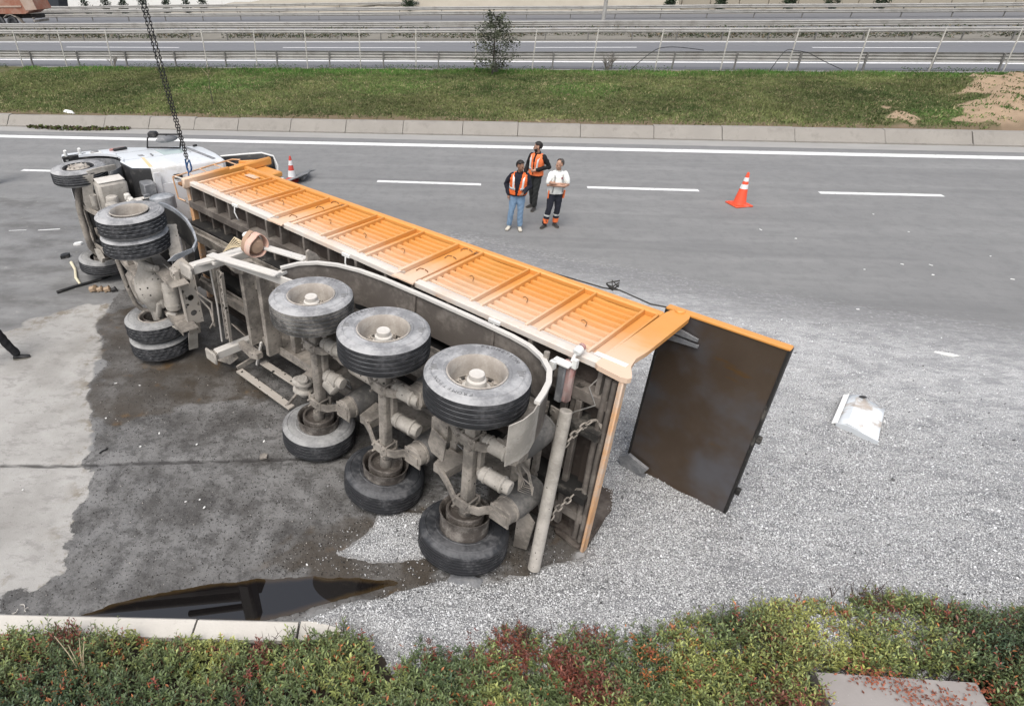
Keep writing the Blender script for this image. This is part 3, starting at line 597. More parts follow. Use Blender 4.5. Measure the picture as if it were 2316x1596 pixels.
# ---- puddle along the near kerb
xs = np.arange(-4.6, -.4, .025); ys = np.arange(3.2, 4.6, .025); X, Y = np.meshgrid(xs, ys); P = np.c_[X.ravel(), Y.ravel()]; s = sdf(P, PUD)+.012*vnoise(P, 5, 71)+.012*vnoise(P, 14, 72); nx = len(xs)
ii, jj = np.meshgrid(np.arange(nx-1), np.arange(len(ys)-1)); q = (jj*nx+ii).ravel(); F = np.c_[q, q+1, q+nx+1, q+nx]; F = F[(s[F] > 0).any(1)]; P, _ = snap(P, s, F, nx, len(ys))
t = NT('puddle_water'); M['water'] = t.fin(t.mix(t.step(t.attr('depth'), .0, .07), (.040, .026, .012), (.007, .006, .006)), .010, 0, .5); t.b.inputs['IOR'].default_value = 1.9
struct('puddle', raw_mesh('puddle', np.c_[P, np.full(len(P), .0075)], F, M['water'], dict(depth=s), smooth=True))

# ---- near kerb stones
t = NT('kerbstone'); c = t.mix(t.noise(3, 6, .6), (.50, .47, .42), (.64, .61, .56)); c = t.mix(t.math('MULTIPLY', t.step(t.noise(14, 6, .7), .60, .74), .6), c, (.34, .31, .27)); t.bump(t.noise(40, 5), .35, .01); M['kerbstone'] = t.fin(c, .85)
kr = empty('kerbstones', loc=(0, 0, 0)); kr['kind'] = 'structure'; ba = math.atan(.107); bd = np.array([math.cos(ba), math.sin(ba), 0]); bn = np.array([-bd[1], bd[0], 0])
xx = [-9.2, -7.1, -5.0, -2.62, -1.55, -.5]
for i in range(len(xx)-1):
    L = (xx[i+1]-xx[i])/math.cos(ba)-.02; off = (0, 0, 0, .0, .03)[i]; top = .115-(0, 0, 0, .005, .03)[i]
    prof = [(0, -.05), (0, top-.03), (-.03, top), (-.24, top+.005), (-.26, -.05)]
    MB().prism(prof, np.array([xx[i], BED_Y(xx[i])-.02+off, 0]), bn, (0, 0, 1), bd, L).obj('kerbstone', M['kerbstone'], kr, smooth=False)

# ---- planting bed
t = NT('bed_soil'); M['soil'] = t.fin(t.mix(t.noise(9, 6, .7), (.016, .012, .009), (.055, .042, .030)), .95)
V = []
for x in np.linspace(-14, 16, 60): V += [(x, BED_Y(x)-.2, .07), (x, -3.0, .09)]
struct('planting_bed', raw_mesh('planting_bed', V, [(2*i, 2*i+1, 2*i+3, 2*i+2) for i in range(59)], M['soil']))
SLABP = [(1843, 1519), (2208, 1543), (2262, 1640), (1900, 1640)]; S4 = [G(*q, .30) for q in SLABP]
mb = MB(); lo = [p-np.array([0, 0, .14]) for p in S4]; mb.add(S4+lo, [(3, 2, 1, 0), (4, 5, 6, 7)]+[(k, (k+1) % 4, 4+(k+1) % 4, 4+k) for k in range(4)])
t = NT('slab_concrete'); c = t.mix(t.noise(4, 6), (.235, .215, .205), (.34, .315, .30)); c = t.mix(t.step(t.noise(60, 2), .73, .76), c, (.7, .7, .68)); t.bump(t.noise(30), .2, .01); M['slab'] = t.fin(c, .9)
o = mb.obj('concrete_slab', M['slab'], smooth=False); o2 = tag(o, 'grey concrete slab with fallen red leaves at the bottom right', 'slab')
pl = [G(1870, 1600, .2), G(2240, 1600, .2)]; MB().box(((pl[0]+pl[1])/2-np.array([0, .1, .12])), (1.0, .7, .2)).obj('slab_footing', M['slab'], o, smooth=False)

# ---- the low shrubs: shoots of narrow leaves
TOP = [(-400, 1452), (0, 1432), (60, 1422), (300, 1432), (560, 1440), (700, 1432), (800, 1425), (838, 1470), (858, 1535), (885, 1530), (925, 1480), (985, 1420), (1060, 1415), (1180, 1416), (1300, 1422), (1400, 1428), (1480, 1404), (1560, 1396), (1700, 1384), (1800, 1360), (1880, 1345), (1990, 1338), (2080, 1345), (2160, 1372), (2316, 1372), (2700, 1362)]
tw = GP(TOP, .38)
def bed_edge(x): return np.interp(x, tw[:, 0], tw[:, 1])
N = 17000; x = np.r_[RNG.uniform(-5.4, 6.6, 12500), RNG.uniform(-.5, 6.6, 4500)]; depth = RNG.random(N)**1.15*2.15; y = bed_edge(x)-depth+.07; P = np.c_[x, y]
slab_xy = np.array([p[:2] for p in S4]); ins = sdf(P, slab_xy)
hgt = .36+.05*np.clip(x-1.5, 0, 1)+.14*vnoise(P, 1.3, 81)+.16*vnoise(P, 3.0, 82); hgt *= np.clip(depth/.14, .45, 1)**.5; hgt = np.where(ins > -.10, .0, hgt); keep = (hgt > .05); P = P[keep]; hgt = hgt[keep]; N = len(P)
kindn = vnoise(P, 1.6, 83)+.7*vnoise(P, 4.5, 84)+RNG.normal(0, .30, N); yel = vnoise(P, .55, 85)+.6*vnoise(P, 2.2, 86)+RNG.normal(0, .2, N)
NL = 13; lenS = hgt*RNG.uniform(.55, .85, N); base = np.c_[P+RNG.normal(0, .03, (N, 2)), .06+np.maximum(hgt-lenS, 0)*RNG.uniform(.2, 1.0, N)]; lean = RNG.normal(0, .28, (N, 2)); axis = np.c_[lean, np.ones(N)]; axis /= np.linalg.norm(axis, axis=1)[:, None]
yel = yel+.80*np.exp(-((P[:, 0]-.9)/1.9)**2)-.45; tt = np.linspace(.18, 1.0, NL)[None, :]+RNG.uniform(-.03, .03, (N, NL)); pos = base[:, None, :]+axis[:, None, :]*(lenS[:, None]*tt)[:, :, None]
phi = np.arange(NL)[None, :]*2.4+RNG.uniform(0, 6.28, (N, 1)); up = .25+.75*tt**1.5; d = np.stack([np.cos(phi), np.sin(phi), up*1.05], -1)+lean[:, None, :].repeat(NL, 1)[:, :, [0, 1, 1]]*np.array([1, 1, 0]); d /= np.linalg.norm(d, axis=-1, keepdims=True)
LL = RNG.uniform(.036, .085, (N, NL))*RNG.uniform(.7, 1.25, (N, 1))*(1.1-.45*tt); LW = LL*RNG.uniform(.12, .18, (N, NL)); side = np.stack([-np.sin(phi), np.cos(phi), np.zeros_like(phi)], -1); nrm = np.cross(d, side)
p0 = pos; p1 = pos+d*(LL*.5)[..., None]+side*LW[..., None]+nrm*(LL*.10)[..., None]; p2 = pos+d*LL[..., None]-np.array([0, 0, 1])*(LL*.16)[..., None]; p3 = pos+d*(LL*.5)[..., None]-side*LW[..., None]+nrm*(LL*.10)[..., None]; pm_ = pos+d*(LL*.5)[..., None]
V = np.stack([p0, p1, p2, p3, pm_], 2).reshape(-1, 3); b = 5*np.arange(N*NL)[:, None, None]; F = (np.array([[0, 1, 4], [1, 2, 4], [2, 3, 4], [3, 0, 4]])[None]+b).reshape(-1, 3)
gd = np.array([.034, .060, .030]); gm = np.array([.125, .160, .056]); gy = np.array([.36, .35, .085]); rb = np.array([.135, .044, .030]); ro = np.array([.36, .125, .04]); rr = np.array([.24, .06, .04])
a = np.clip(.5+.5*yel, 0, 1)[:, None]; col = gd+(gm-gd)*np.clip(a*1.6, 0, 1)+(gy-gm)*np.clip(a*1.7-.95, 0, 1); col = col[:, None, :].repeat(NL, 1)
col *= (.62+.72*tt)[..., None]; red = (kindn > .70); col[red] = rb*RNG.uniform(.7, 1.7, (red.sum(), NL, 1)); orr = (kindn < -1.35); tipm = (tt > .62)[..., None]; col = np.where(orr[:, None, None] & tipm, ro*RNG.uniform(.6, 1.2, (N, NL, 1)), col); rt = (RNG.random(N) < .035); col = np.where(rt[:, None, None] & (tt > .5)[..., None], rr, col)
fl = RNG.random((N, NL)) < .022; col[fl] = ro*RNG.uniform(.6, 1.3, (fl.sum(), 1)); col *= RNG.uniform(.7, 1.35, (N, NL, 1)); C = np.repeat(col.reshape(-1, 3), 5, 0)
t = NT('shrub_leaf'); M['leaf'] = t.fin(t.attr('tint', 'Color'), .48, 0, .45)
# woody stems under the shoots
mbv = []; mbf = []
n_st = N; r0 = .0028; st0 = np.c_[P, np.full(n_st, .05)]; st1 = base+axis*(lenS*1.0)[:, None]; tri = np.array([[0, 1, 3], [1, 4, 3], [1, 2, 4], [2, 5, 4], [2, 0, 5], [0, 3, 5]])
offs = np.array([[1, 0, 0], [-.5, .87, 0], [-.5, -.87, 0]])*r0; SV = np.concatenate([st0[:, None, :]+offs[None], st1[:, None, :]+offs[None]*.5], 1).reshape(-1, 3); SF = (tri[None]+6*np.arange(n_st)[:, None, None]).reshape(-1, 3)
SCo = np.repeat(np.where(RNG.random(n_st)[:, None] < .5, [[.06, .035, .022]], [[.12, .06, .035]]), 6, 0)
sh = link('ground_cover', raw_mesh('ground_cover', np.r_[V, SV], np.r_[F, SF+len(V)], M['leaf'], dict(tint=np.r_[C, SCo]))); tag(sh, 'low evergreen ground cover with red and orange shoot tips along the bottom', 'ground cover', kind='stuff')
# bare twigs poking over the rim
V = []; F = []; 
mb = MB()
for k in range(70):
    px = random.choice([random.uniform(600, 760), random.uniform(1130, 1260), random.uniform(1620, 1760), random.uniform(1880, 2000), random.uniform(0, 2316)]); b0 = G(px, np.interp(px, [q[0] for q in TOP], [q[1] for q in TOP])+random.uniform(0, 40), .28)
    e = b0+np.array([random.uniform(-.10, .10), random.uniform(-.02, .10), random.uniform(.08, .22)]); mid_ = (b0+e)/2+np.array([random.uniform(-.03, .03)]*3)
    mb.tube([b0, mid_, e], [.004, .003, .0015], 4, cap=False)
    for q in range(2): mb.tube([mid_, mid_+np.array([random.uniform(-.08, .08), random.uniform(-.05, .05), random.uniform(.03, .10)])], [.0025, .001], 3, cap=False)
M['twig'] = surf('dark_twig', (.05, .030, .022), .85)
tw_ = mb.obj('twigs', M['twig']); tag(tw_, 'bare dark twigs sticking up along the rim of the ground cover', 'twigs', kind='stuff')
# dry reed stalks at the left
rd = empty('dry_reed', loc=tuple(G(183, 1520, .25))); tag(rd, 'pale dry reed stalks fanning up from the shrubs at lower left', 'reed'); M['reed'] = surf('straw', (.60, .50, .34), .8)
for a, l in ((-.34, .46), (-.18, .34), (.20, .48), (.30, .44), (.08, .22), (-.42, .30)):
    MB().tube([(0, 0, -.15), (a*l*.5, .04, l*.5), (a*l, .06, l)], [.006, .005, .003], 5).obj('stalk', M['reed'], rd)
# red fallen leaves on the slab
N = 620; cpts = [G(2010, 1532, .31), G(2075, 1575, .31), G(2150, 1585, .31), G(1960, 1535, .31), G(2235, 1560, .31), G(2290, 1585, .31)]; V = []; C = []
for k in range(N):
    c0 = cpts[RNG.integers(len(cpts))][:2]+RNG.normal(0, .075, 2)*np.array([1.3, .8]); z = .305+abs(RNG.normal(0, .022)); a = RNG.uniform(0, 6.28); l = RNG.uniform(.018, .04); dd = np.array([math.cos(a), math.sin(a), RNG.normal(0, .35)]); ss = np.array([-math.sin(a), math.cos(a), RNG.normal(0, .3)])*l*.22
    p = np.array([c0[0], c0[1], z]); V += [p, p+dd*l*.5+ss, p+dd*l, p+dd*l*.5-ss]; C += [np.array([.22, .065, .032])*RNG.uniform(.5, 1.7)]*4
lv = link('fallen_leaves', raw_mesh('fallen_leaves', V, np.arange(len(V)).reshape(-1, 4), M['leaf'], dict(tint=np.array(C)))); tag(lv, 'clumps of withered red leaves lying on the concrete slab', 'leaves', kind='stuff')

# ================================================================== THE OVERTURNED TIPPER TRAILER
# local axes of a vehicle: x forward, y to its left (now up), z its own up (now away from the camera)
def vehicle_matrix(origin, fwd):
    F = unit(fwd); Zv = np.array([0, 0, 1.]); U = np.cross(F, Zv); m = np.eye(4); m[:3, 0] = F; m[:3, 1] = Zv; m[:3, 2] = U; m[:3, 3] = origin; return Matrix(m.tolist())
TR_O = np.array([.10191, 4.96433, 1.25]); TR_F = np.array([-.793048, .609159, 0])
trailer = empty('tipper_trailer', vehicle_matrix(TR_O, TR_F)); tag(trailer, 'overturned orange tipper trailer lying on its side with its tailgate swung open', 'trailer')
TP = trailer
zb = lambda x: 1.0+.020*x            # bottom rail of the body
zt = lambda x: 2.43+.003*x           # top rim
def bx(x, f): return zb(x)+(zt(x)-zb(x))*f      # height at fraction f
# --- side wall facing up: corrugated sheet per bay
posts = [(7.49, 1), (6.65, 2), (5.80, 2), (5.07, 1), (4.57, 1), (3.80, 2), (2.95, 2), (2.21, 1), (1.77, 1), (.93, 2), (.135, 2), (-.63, 2)]
def side_panel(x0, x1):
    V = []; F = []; nz = 9; prof = []
    for k in range(nz):
        f0 = k/nz
        for df, yy in ((0.0, 1.175), (.32, 1.175), (.42, 1.222), (.80, 1.222), (.92, 1.175)): prof.append((f0+df/nz, yy))
    prof.append((1.0, 1.175)); XS = np.linspace(x0, x1, 4); sag = random.uniform(-.006, .006)
    for i, x in enumerate(XS):
        for (f, yy) in prof: V.append((x, yy-(sag+.004)*math.sin(i/3*PI), bx(x, .115+.80*f)))
    n = len(prof); F = [(i*n+k, i*n+k+1, (i+1)*n+k+1, (i+1)*n+k) for i in range(3) for k in range(n-1)]
    MB().add(V, F).obj('side_panel', M['orange'], TP, ang=20)
for (a, na), (b, nb) in zip(posts[:-1], posts[1:]):
    if (a, b) in ((5.07, 4.57), (2.21, 1.77)): continue
    hi = a-(.085 if na == 2 else .02); lo = b+(.085 if nb == 2 else .02); side_panel(lo, hi)
def hat_post(x, w, name='side_post'):
    mb = MB()
    for s_ in (-1, 1):
        a = np.array([x+s_*w/2, 1.225, bx(x, .075)]); b = np.array([x+s_*w/2, 1.225, bx(x, .935)]); mb.beam(a, b, .03, .075, (0, 1, 0), ch=.006)
    mb.beam((x, 1.19, bx(x, .09)), (x, 1.19, bx(x, .93)), w-.035, .02, (0, 1, 0)); mb.obj(name, M['orange'], TP)
for x, n_ in posts:
    if n_ == 2: hat_post(x, .165)
    else: MB().beam((x, 1.225, bx(x, .075)), (x, 1.225, bx(x, .935)), .05, .075, (0, 1, 0), ch=.008).obj('side_post', M['orange'], TP)
for x0, x1 in ((4.60, 5.04), (1.80, 2.18)):      # broad posts between the three drop sides
    xm = (x0+x1)/2; mb = MB(); mb.beam((xm, 1.185, bx(xm, .02)), (xm, 1.185, bx(xm, .93)), x1-x0, .02, (0, 1, 0)); mb.beam((xm-.04, 1.215, bx(xm, .0)), (xm-.04, 1.215, bx(xm, .95)), .16, .05, (0, 1, 0), ch=.01)
    mb.prism([(-.19, 0), (.19, 0), (.15, .12), (-.15, .12)], (xm, 1.232, zb(xm)-.06), (1, 0, 0), (0, 0, 1), (0, 1, 0), .02); mb.obj('hinge_post', M['orange'], TP)
    mb = MB()
    for dx in (-.12, .10):
        for f in (.22, .62, .86): mb.tube([(xm+dx, 1.215, bx(xm, f)), (xm+dx*.6, 1.25, bx(xm, f+.02)), (xm+dx*.2, 1.25, bx(xm, f+.03)), (xm, 1.215, bx(xm, f+.06))], .008, 5)
    mb.box((xm-.15, 1.22, bx(xm, .90)), (.10, .03, .05)); mb.obj('latch', M['rustwire'], TP)
# bottom rail in three lengths with a plain edge, rim rail along the top
for x0, x1 in ((5.02, 7.72), (2.16, 4.66), (-.78, 1.82)):
    mb = MB(); xm = (x0+x1)/2
    mb.strip([(x0, 1.205, bx(x0, .02)), (x1, 1.205, bx(x1, .02))], (0, 0, 1), .012, .05)
    V = []
    for x in (x0, x1): V += [(x, 1.18, zb(x)), (x, 1.24, zb(x)), (x, 1.252, zb(x)+.012), (x, 1.252, bx(x, .07)), (x, 1.235, bx(x, .085)), (x, 1.225, bx(x, .125)), (x, 1.18, bx(x, .125))]
    n = 7; mb.add(V, [(k, (k+1) % n, n+(k+1) % n, n+k) for k in range(n)]+[tuple(range(n))[::-1], tuple(range(n, 2*n))]); mb.obj('bottom_rail', M['orangerail'], TP)
MB().beam((7.8, 1.228, bx(7.8, .955)), (-.75, 1.228, bx(-.75, .955)), .10, .085, (0, 1, 0), ch=.018).obj('rim_rail', M['orange'], TP)
mb = MB()
for (a, na), (b, nb) in zip(posts[:-1], posts[1:]):
    if a-b > .6:
        x = (a+b)/2+.05; z = bx(x, .42); mb.tube([(x-.05, 1.222, z-.02), (x-.05, 1.262, z), (x, 1.27, z+.015), (x+.03, 1.25, z+.02)], .006, 5)
mb.obj('tarp_hooks', M['rustwire'], TP)
MB().box((7.15, 1.226, bx(7.15, .80)), (.34, .012, .12), ch=.004).obj('label_plate', M['orangedust'], TP)
# --- body shell
MB().box((3.45, 1.165, 1.78), (8.5, .012, 1.25)).obj('body_side', M['under'], TP, smooth=False) if False else None
V = []
for x in (-.98, 7.85): V += [(x, 1.16, zb(x)+.15), (x, -1.20, zb(x)+.15), (x, -1.20, zb(x)+.165), (x, 1.16, zb(x)+.165)]
MB().add(V, [(0, 1, 2, 3), (7, 6, 5, 4)]+[(k, 4+k, 4+(k+1) % 4, (k+1) % 4) for k in range(4)]).obj('body_floor', M['under'], TP, smooth=False)
V = []
for x in (-.98, 7.85): V += [(x, -1.22, zb(x)), (x, -1.17, zb(x)), (x, -1.17, zt(x)), (x, -1.22, zt(x))]
MB().add(V, [(0, 1, 2, 3), (7, 6, 5, 4)]+[(k, 4+k, 4+(k+1) % 4, (k+1) % 4) for k in range(4)]).obj('lower_side', M['under'], TP, smooth=False)
MB().box((7.80, 0, 1.84), (.10, 2.44, 1.36), ch=.02).obj('front_wall', M['orangedust'], TP)
V = []
for x in (-.75, 7.75): V += [(x, 1.160, zb(x)+.165), (x, 1.168, zb(x)+.165), (x, 1.168, zt(x)-.06), (x, 1.160, zt(x)-.06)]
MB().add(V, [(0, 1, 2, 3), (7, 6, 5, 4)]+[(k, 4+k, 4+(k+1) % 4, (k+1) % 4) for k in range(4)]).obj('inner_side', M['under'], TP, smooth=False)
# --- underside: ribs, long beams
rm = [7.62, 7.13, 6.72, 6.30, 5.72, 5.15, 4.75, 4.15, 3.55, 2.95, 2.35, 1.85, 1.25, .65, .05, -.45, -.80]
for x in rm:
    z = zb(x); mb = MB(); mb.beam((x, 1.175, z+.075), (x, .885, z+.075), .012, .15, (0, 0, 1)); mb.beam((x+.018, 1.175, z+.01), (x+.018, .885, z+.01), .05, .012, (0, 0, 1)); mb.obj('outer_rib', M['under2'], TP)
    mb = MB(); mb.beam((x-.1, .75, z+.09), (x-.1, -.30, z+.09), .014, .12, (0, 0, 1)); mb.beam((x-.08, .75, z+.035), (x-.08, -.30, z+.035), .05, .012, (0, 0, 1)); mb.obj('cross_rib', M['under2'], TP)
for y, w, d, nm in ((.82, .12, .17, 'body_beam'), (-.82, .12, .17, 'body_beam')):
    V = []
    for x in (-.95, 7.75): V += [(x, y-w/2, zb(x)-.03), (x, y+w/2, zb(x)-.03), (x, y+w/2, zb(x)+d-.03), (x, y-w/2, zb(x)+d-.03)]
    MB().add(V, [(3, 2, 1, 0), (4, 5, 6, 7)]+[(k, (k+1) % 4, 4+(k+1) % 4, 4+k) for k in range(4)]).obj(nm, M['under2'], TP, smooth=False)
for y in (.46, -.46):
    V = []
    for x in (-.95, 7.7): V += [(x, y-.05, zb(x)-.12), (x, y+.05, zb(x)-.12), (x, y+.05, zb(x)+.145), (x, y-.05, zb(x)+.145)]
    MB().add(V, [(3, 2, 1, 0), (4, 5, 6, 7)]+[(k, (k+1) % 4, 4+(k+1) % 4, 4+k) for k in range(4)]).obj('subframe_beam', M['framedark'], TP, smooth=False)
# --- chassis rails (I-section: web + flanges), deep behind the landing legs, shallow over the coupling
def chassis_rail(y):
    prof = [(-.34, .44), (4.75, .40), (5.6, .72), (7.45, .76), (7.45, .88), (-.34, .86)]
    mb = MB(); mb.prism(prof, (0, y-.008, 0), (1, 0, 0), (0, 0, 1), (0, 1, 0), .016)
    for (a, b) in ((0, 1), (1, 2), (2, 3), (4, 5)):
        p, q = prof[a], prof[b]; mb.beam((p[0], y, p[1]), (q[0], y, q[1]), .15, .018, (0, 0, 1))
    mb.obj('chassis_rail', M['frame'], TP, smooth=False)
chassis_rail(.50); chassis_rail(-.50)
for x in (7.1, 6.2, 4.62, 3.9, 3.1, .66, -.25): MB().beam((x, -.49, .62), (x, .49, .62), .12, .22 if x < 5 else .14, (0, 0, 1), ch=.01).obj('crossmember', M['frame'], TP)
mb = MB()
for x in (4.62, 4.15): mb.box((x, .15, .33), (.09, 1.35, .26), ch=.008)
mb.obj('crossmember', M['frame'], TP)
# --- landing legs, perforated brace and crank rod
def landing_leg(y, zf, x, sk_=0.0):
    lg = MB().beam((x, y, zf+.05), (x-.05, y, .62), .15, .15, (1, 0, 0), ch=.012).obj('landing_leg', M['framewhite'], TP)
    MB().beam((x, y, zf-.02), (x-.01, y, zf+.25), .11, .11, (1, 0, 0), ch=.01).obj('inner_leg', M['frame'], lg)
    b = MB(); b.box((x, y, zf-.03), (.32, .22, .05), ch=.024); b.box((x, y, zf+.02), (.20, .12, .06), ch=.02); b.obj('foot_plate', M['cream'], lg)
landing_leg(.86, -.40, 5.02); landing_leg(-.80, -.20, 5.20)
mb = MB(); a = np.array([4.88, .74, .02]); b = np.array([5.22, -.66, .14]); d = unit(b-a); L = np.linalg.norm(b-a); sx_ = unit(np.cross(d, (0, 0, 1)))
for s_ in (-.055, .055): mb.beam(a+sx_*s_, b+sx_*s_, .022, .05, (0, 0, 1))
nz = 9
for k in range(nz):
    p = a+d*L*k/nz; q = a+d*L*(k+1)/nz; mb.beam(p+sx_*.05*(-1)**k, q-sx_*.05*(-1)**k, .030, .02, (0, 0, 1)); 
    mb.beam(p+sx_*.05, p-sx_*.05, .02, .02, (0, 0, 1))
mb.obj('leg_brace', M['frameoil'], TP, smooth=False)
MB().tube([(5.02, .80, -.06), (5.12, .1, .0), (5.30, -.68, .05)], .014, 6).obj('crank_rod', M['framewhite'], TP)
for y, zf in ((.80, .30), (-.72, .32)):
    MB().prism([(0, 0), (.55, 0), (.55, .10), (.12, .16), (0, .10)], (4.52, y-.05, zf), (1, 0, 0), (0, 0, -1), (0, 1, 0), .10).obj('leg_bracket', M['frame'], TP)
# --- side guards: open frame of rails above, broken one below
gd = [('guard_bar', (4.72, 1.12, -.17), (3.36, 1.18, .05), .13, .035), ('guard_bar', (4.62, 1.14, .46), (3.50, 1.17, .62), .13, .035), ('guard_bar', (4.60, 1.02, -.02), (3.10, 1.08, .14), .03, .13)]
for nm, p, q, w, h in gd: MB().beam(p, q, w, h, (0, 1, 0), ch=.008).obj(nm, M['framewhite'], TP)
for p, q, w in (((3.42, 1.15, .03), (3.50, 1.13, .70), .09), ((4.62, 1.02, -.2), (4.60, 1.05, .62), .07), ((5.0, .92, -.30), (4.62, 1.02, .50), .09)): MB().beam(p, q, w, .05, (0, 1, 0), ch=.008).obj('guard_stay', M['framewhite'], TP)
MB().prism([(0, 0), (.20, 0), (.14, .10), (.04, .18), (0, .16)], (3.40, 1.16, .58), (-.15, 0, 1), (0, 1, 0), (1, 0, 0), .04).obj('guard_lug', M['frame'], TP)
for nm, p, q, w, h, mt in (('guard_bar', (4.90, -1.08, .06), (3.45, -1.08, .06), .035, .12, 'frameoil'), ('guard_bar', (4.62, -.93, .36), (3.30, -.95, .40), .035, .12, 'frameoil'), ('guard_stay', (5.0, -1.1, .08), (4.9, -.96, .55), .10, .035, 'frame'), ('guard_stay', (4.55, -.5, .35), (4.72, -1.0, .30), .04, .04, 'framewhite'), ('guard_stay', (3.55, -1.08, .05), (3.45, -.7, .5), .05, .04, 'frame')):
    MB().beam(p, q, w, h, (0, 0, 1) if w < .05 else (1, 0, 0), ch=.006).obj(nm, M[mt], TP)
MB().prism([(0, 0), (.38, .05), (.52, .22), (.40, .30), (.10, .26), (-.05, .12)], (5.62, -1.18, .02), (-1, 0, .1), (0, .9, .5), (0, -.5, .9), .012).obj('torn_plate', M['frame'], TP, smooth=False)
MB().beam((5.75, -.75, .55), (5.0, -1.0, .62), .16, .02, (0, 1, 1), ch=.004).obj('broken_bracket', M['frame'], TP)
# --- mudguard over the upper wheels (one long bent plate with a dusty lip) and its flap
fp_ = [(3.42, .16), (3.36, .40), (3.20, .60), (2.95, .74), (2.6, .83), (2.2, .87), (1.5, .88), (.8, .875), (.2, .855), (-.05, .82), (-.28, .72), (-.45, .58), (-.56, .40), (-.62, .22), (-.66, .06)]
fm = MB().strip([(x, .96, z) for x, z in fp_], (0, 1, 0), .50, .010).obj('mudguard', M['under2'], TP)
MB().strip([(x+(.0 if 0 < i < 14 else 0), 1.225, z-.012) for i, (x, z) in enumerate(fp_)], (0, 1, 0), .035, .055).obj('mudguard_lip', M['framewhite'], fm)
mb = MB()
for x in (2.75, 1.65, .45): mb.tube([(x, 1.18, .86), (x, .52, .80)], .022, 7)
mb.obj('mudguard_stays', M['under2'], TP)
MB().strip([(-.655, .98, .10), (-.70, .97, -.06), (-.69, .95, -.20), (-.64, .93, -.34)], (0, 1, 0), .48, .012).obj('mud_flap', M['cream'], TP)
# --- axles, wheels
def tyre_prof(R, w, grooves, rim):
    h = w/2; p = [(rim, -h+.03), (rim+.03, -h+.012), (rim+.045, -h+.004), (rim+.052, -h+.010), (rim+(R-rim)*.45, -h-.004), (rim+(R-rim)*.66, -h+.001), (rim+(R-rim)*.69, -h-.006), (rim+(R-rim)*.72, -h+.003), (rim+(R-rim)*.80, -h+.007), (R-.036, -h+.012), (R-.026, -h+.024), (R-.006, -h+.042)]; mt = [1]*11+[0]
    if grooves:
        for k in range(grooves):
            c = -h+.042+(w-.084)*(k+1)/(grooves+1)
            p += [(R, c-.012), (R-.016, c-.008), (R-.016, c+.008), (R, c+.012)]; mt += [0, 1, 0, 0]
    p += [(R-.006, h-.042), (R-.026, h-.024), (R-.036, h-.012), (rim+(R-rim)*.80, h-.007), (rim+(R-rim)*.72, h-.003), (rim+(R-rim)*.69, h+.006), (rim+(R-rim)*.66, h-.001), (rim+(R-rim)*.45, h+.004), (rim+.052, h-.010), (rim+.045, h-.004), (rim+.03, h-.012), (rim, h-.03)]; mt += [1]*12
    return p, mt
def rim_mesh(out, depth=.20, dish=True):
    """rim seen from outside: lip, deep barrel, disc with hand holes; 'out' is the outward offset of the lip"""
    mb = MB(); o = out
    mb.lathe([(.292, o-.03), (.300, o), (.290, o+.006), (.280, o-.004), (.272, o-.03), (.262, o-.045), (.256, o-depth*.6), (.250, o-depth), (.246, o-depth-.012)], (0, 0, 0), (0, 1, 0), 48)
    mb.lathe([(.29, o-.03), (.285, -out+.03), (.300, -out+.0), (.285, -out-.004), (.27, -out+.02), (.255, o-depth-.02)], (0, 0, 0), (0, 1, 0), 40)
    mb.lathe([(.190, o-depth-.014), (.10, o-depth-.014)], (0, 0, 0), (0, 1, 0), 40)
    for k in range(10):
        a0 = 2*PI*k/10; V = []
        for aa in (a0-.13, a0-.05, a0+.05, a0+.13):
            for r in (.185, .252): V.append((r*math.cos(aa), o-depth-.013, r*math.sin(aa)))
        mb.add(V, [(0, 1, 3, 2), (2, 3, 5, 4), (4, 5, 7, 6)])
    return mb
LETTERS = {}
def letter_mesh(ch):
    if ch not in LETTERS:
        cu = bpy.data.curves.new('lettering', 'FONT'); cu.body = ch; cu.size = .062; cu.extrude = .0008; cu.align_x = 'CENTER'; cu.resolution_u = 2
        o = bpy.data.objects.new('lettering', cu); COL.objects.link(o); dg = bpy.context.evaluated_depsgraph_get(); dg.update(); me = bpy.data.meshes.new_from_object(o.evaluated_get(dg))
        v = [tuple(x.co) for x in me.vertices]; f = [tuple(p.vertices) for p in me.polygons]; LETTERS[ch] = (v, f, cu); bpy.data.objects.remove(o); bpy.data.curves.remove(cu); bpy.data.meshes.remove(me)
    return LETTERS[ch][:2]
M['letter'] = surf('moulded_letters', (.10, .10, .105), .8, var=.2, dust=(.26, .26, .265), damt=.35, ds=6)
def sidewall_text(mb, word, r, yf, a_mid, sgn=1, size=1.0, sp=.052):
    """letters moulded on the sidewall, reading clockwise seen from outside (+y)"""
    for i, ch in enumerate(word):
        if ch == ' ': continue
        a = a_mid+(i-(len(word)-1)/2)*sp*size/r; v, f = letter_mesh(ch); V = []
        ux = np.array([-math.sin(a), 0, math.cos(a)]); uy = np.array([math.cos(a), 0, math.sin(a)])     # along, outward
        # seen from +y, x forward is left of z? keep lettering right-reading: along = uy x up
        along = -np.cross((0, 1, 0), uy)
        for p in v: V.append(uy*(r+p[1]*size)+along*(p[0]*size)+np.array([0, yf+p[2], 0]))
        mb.add(V, f)
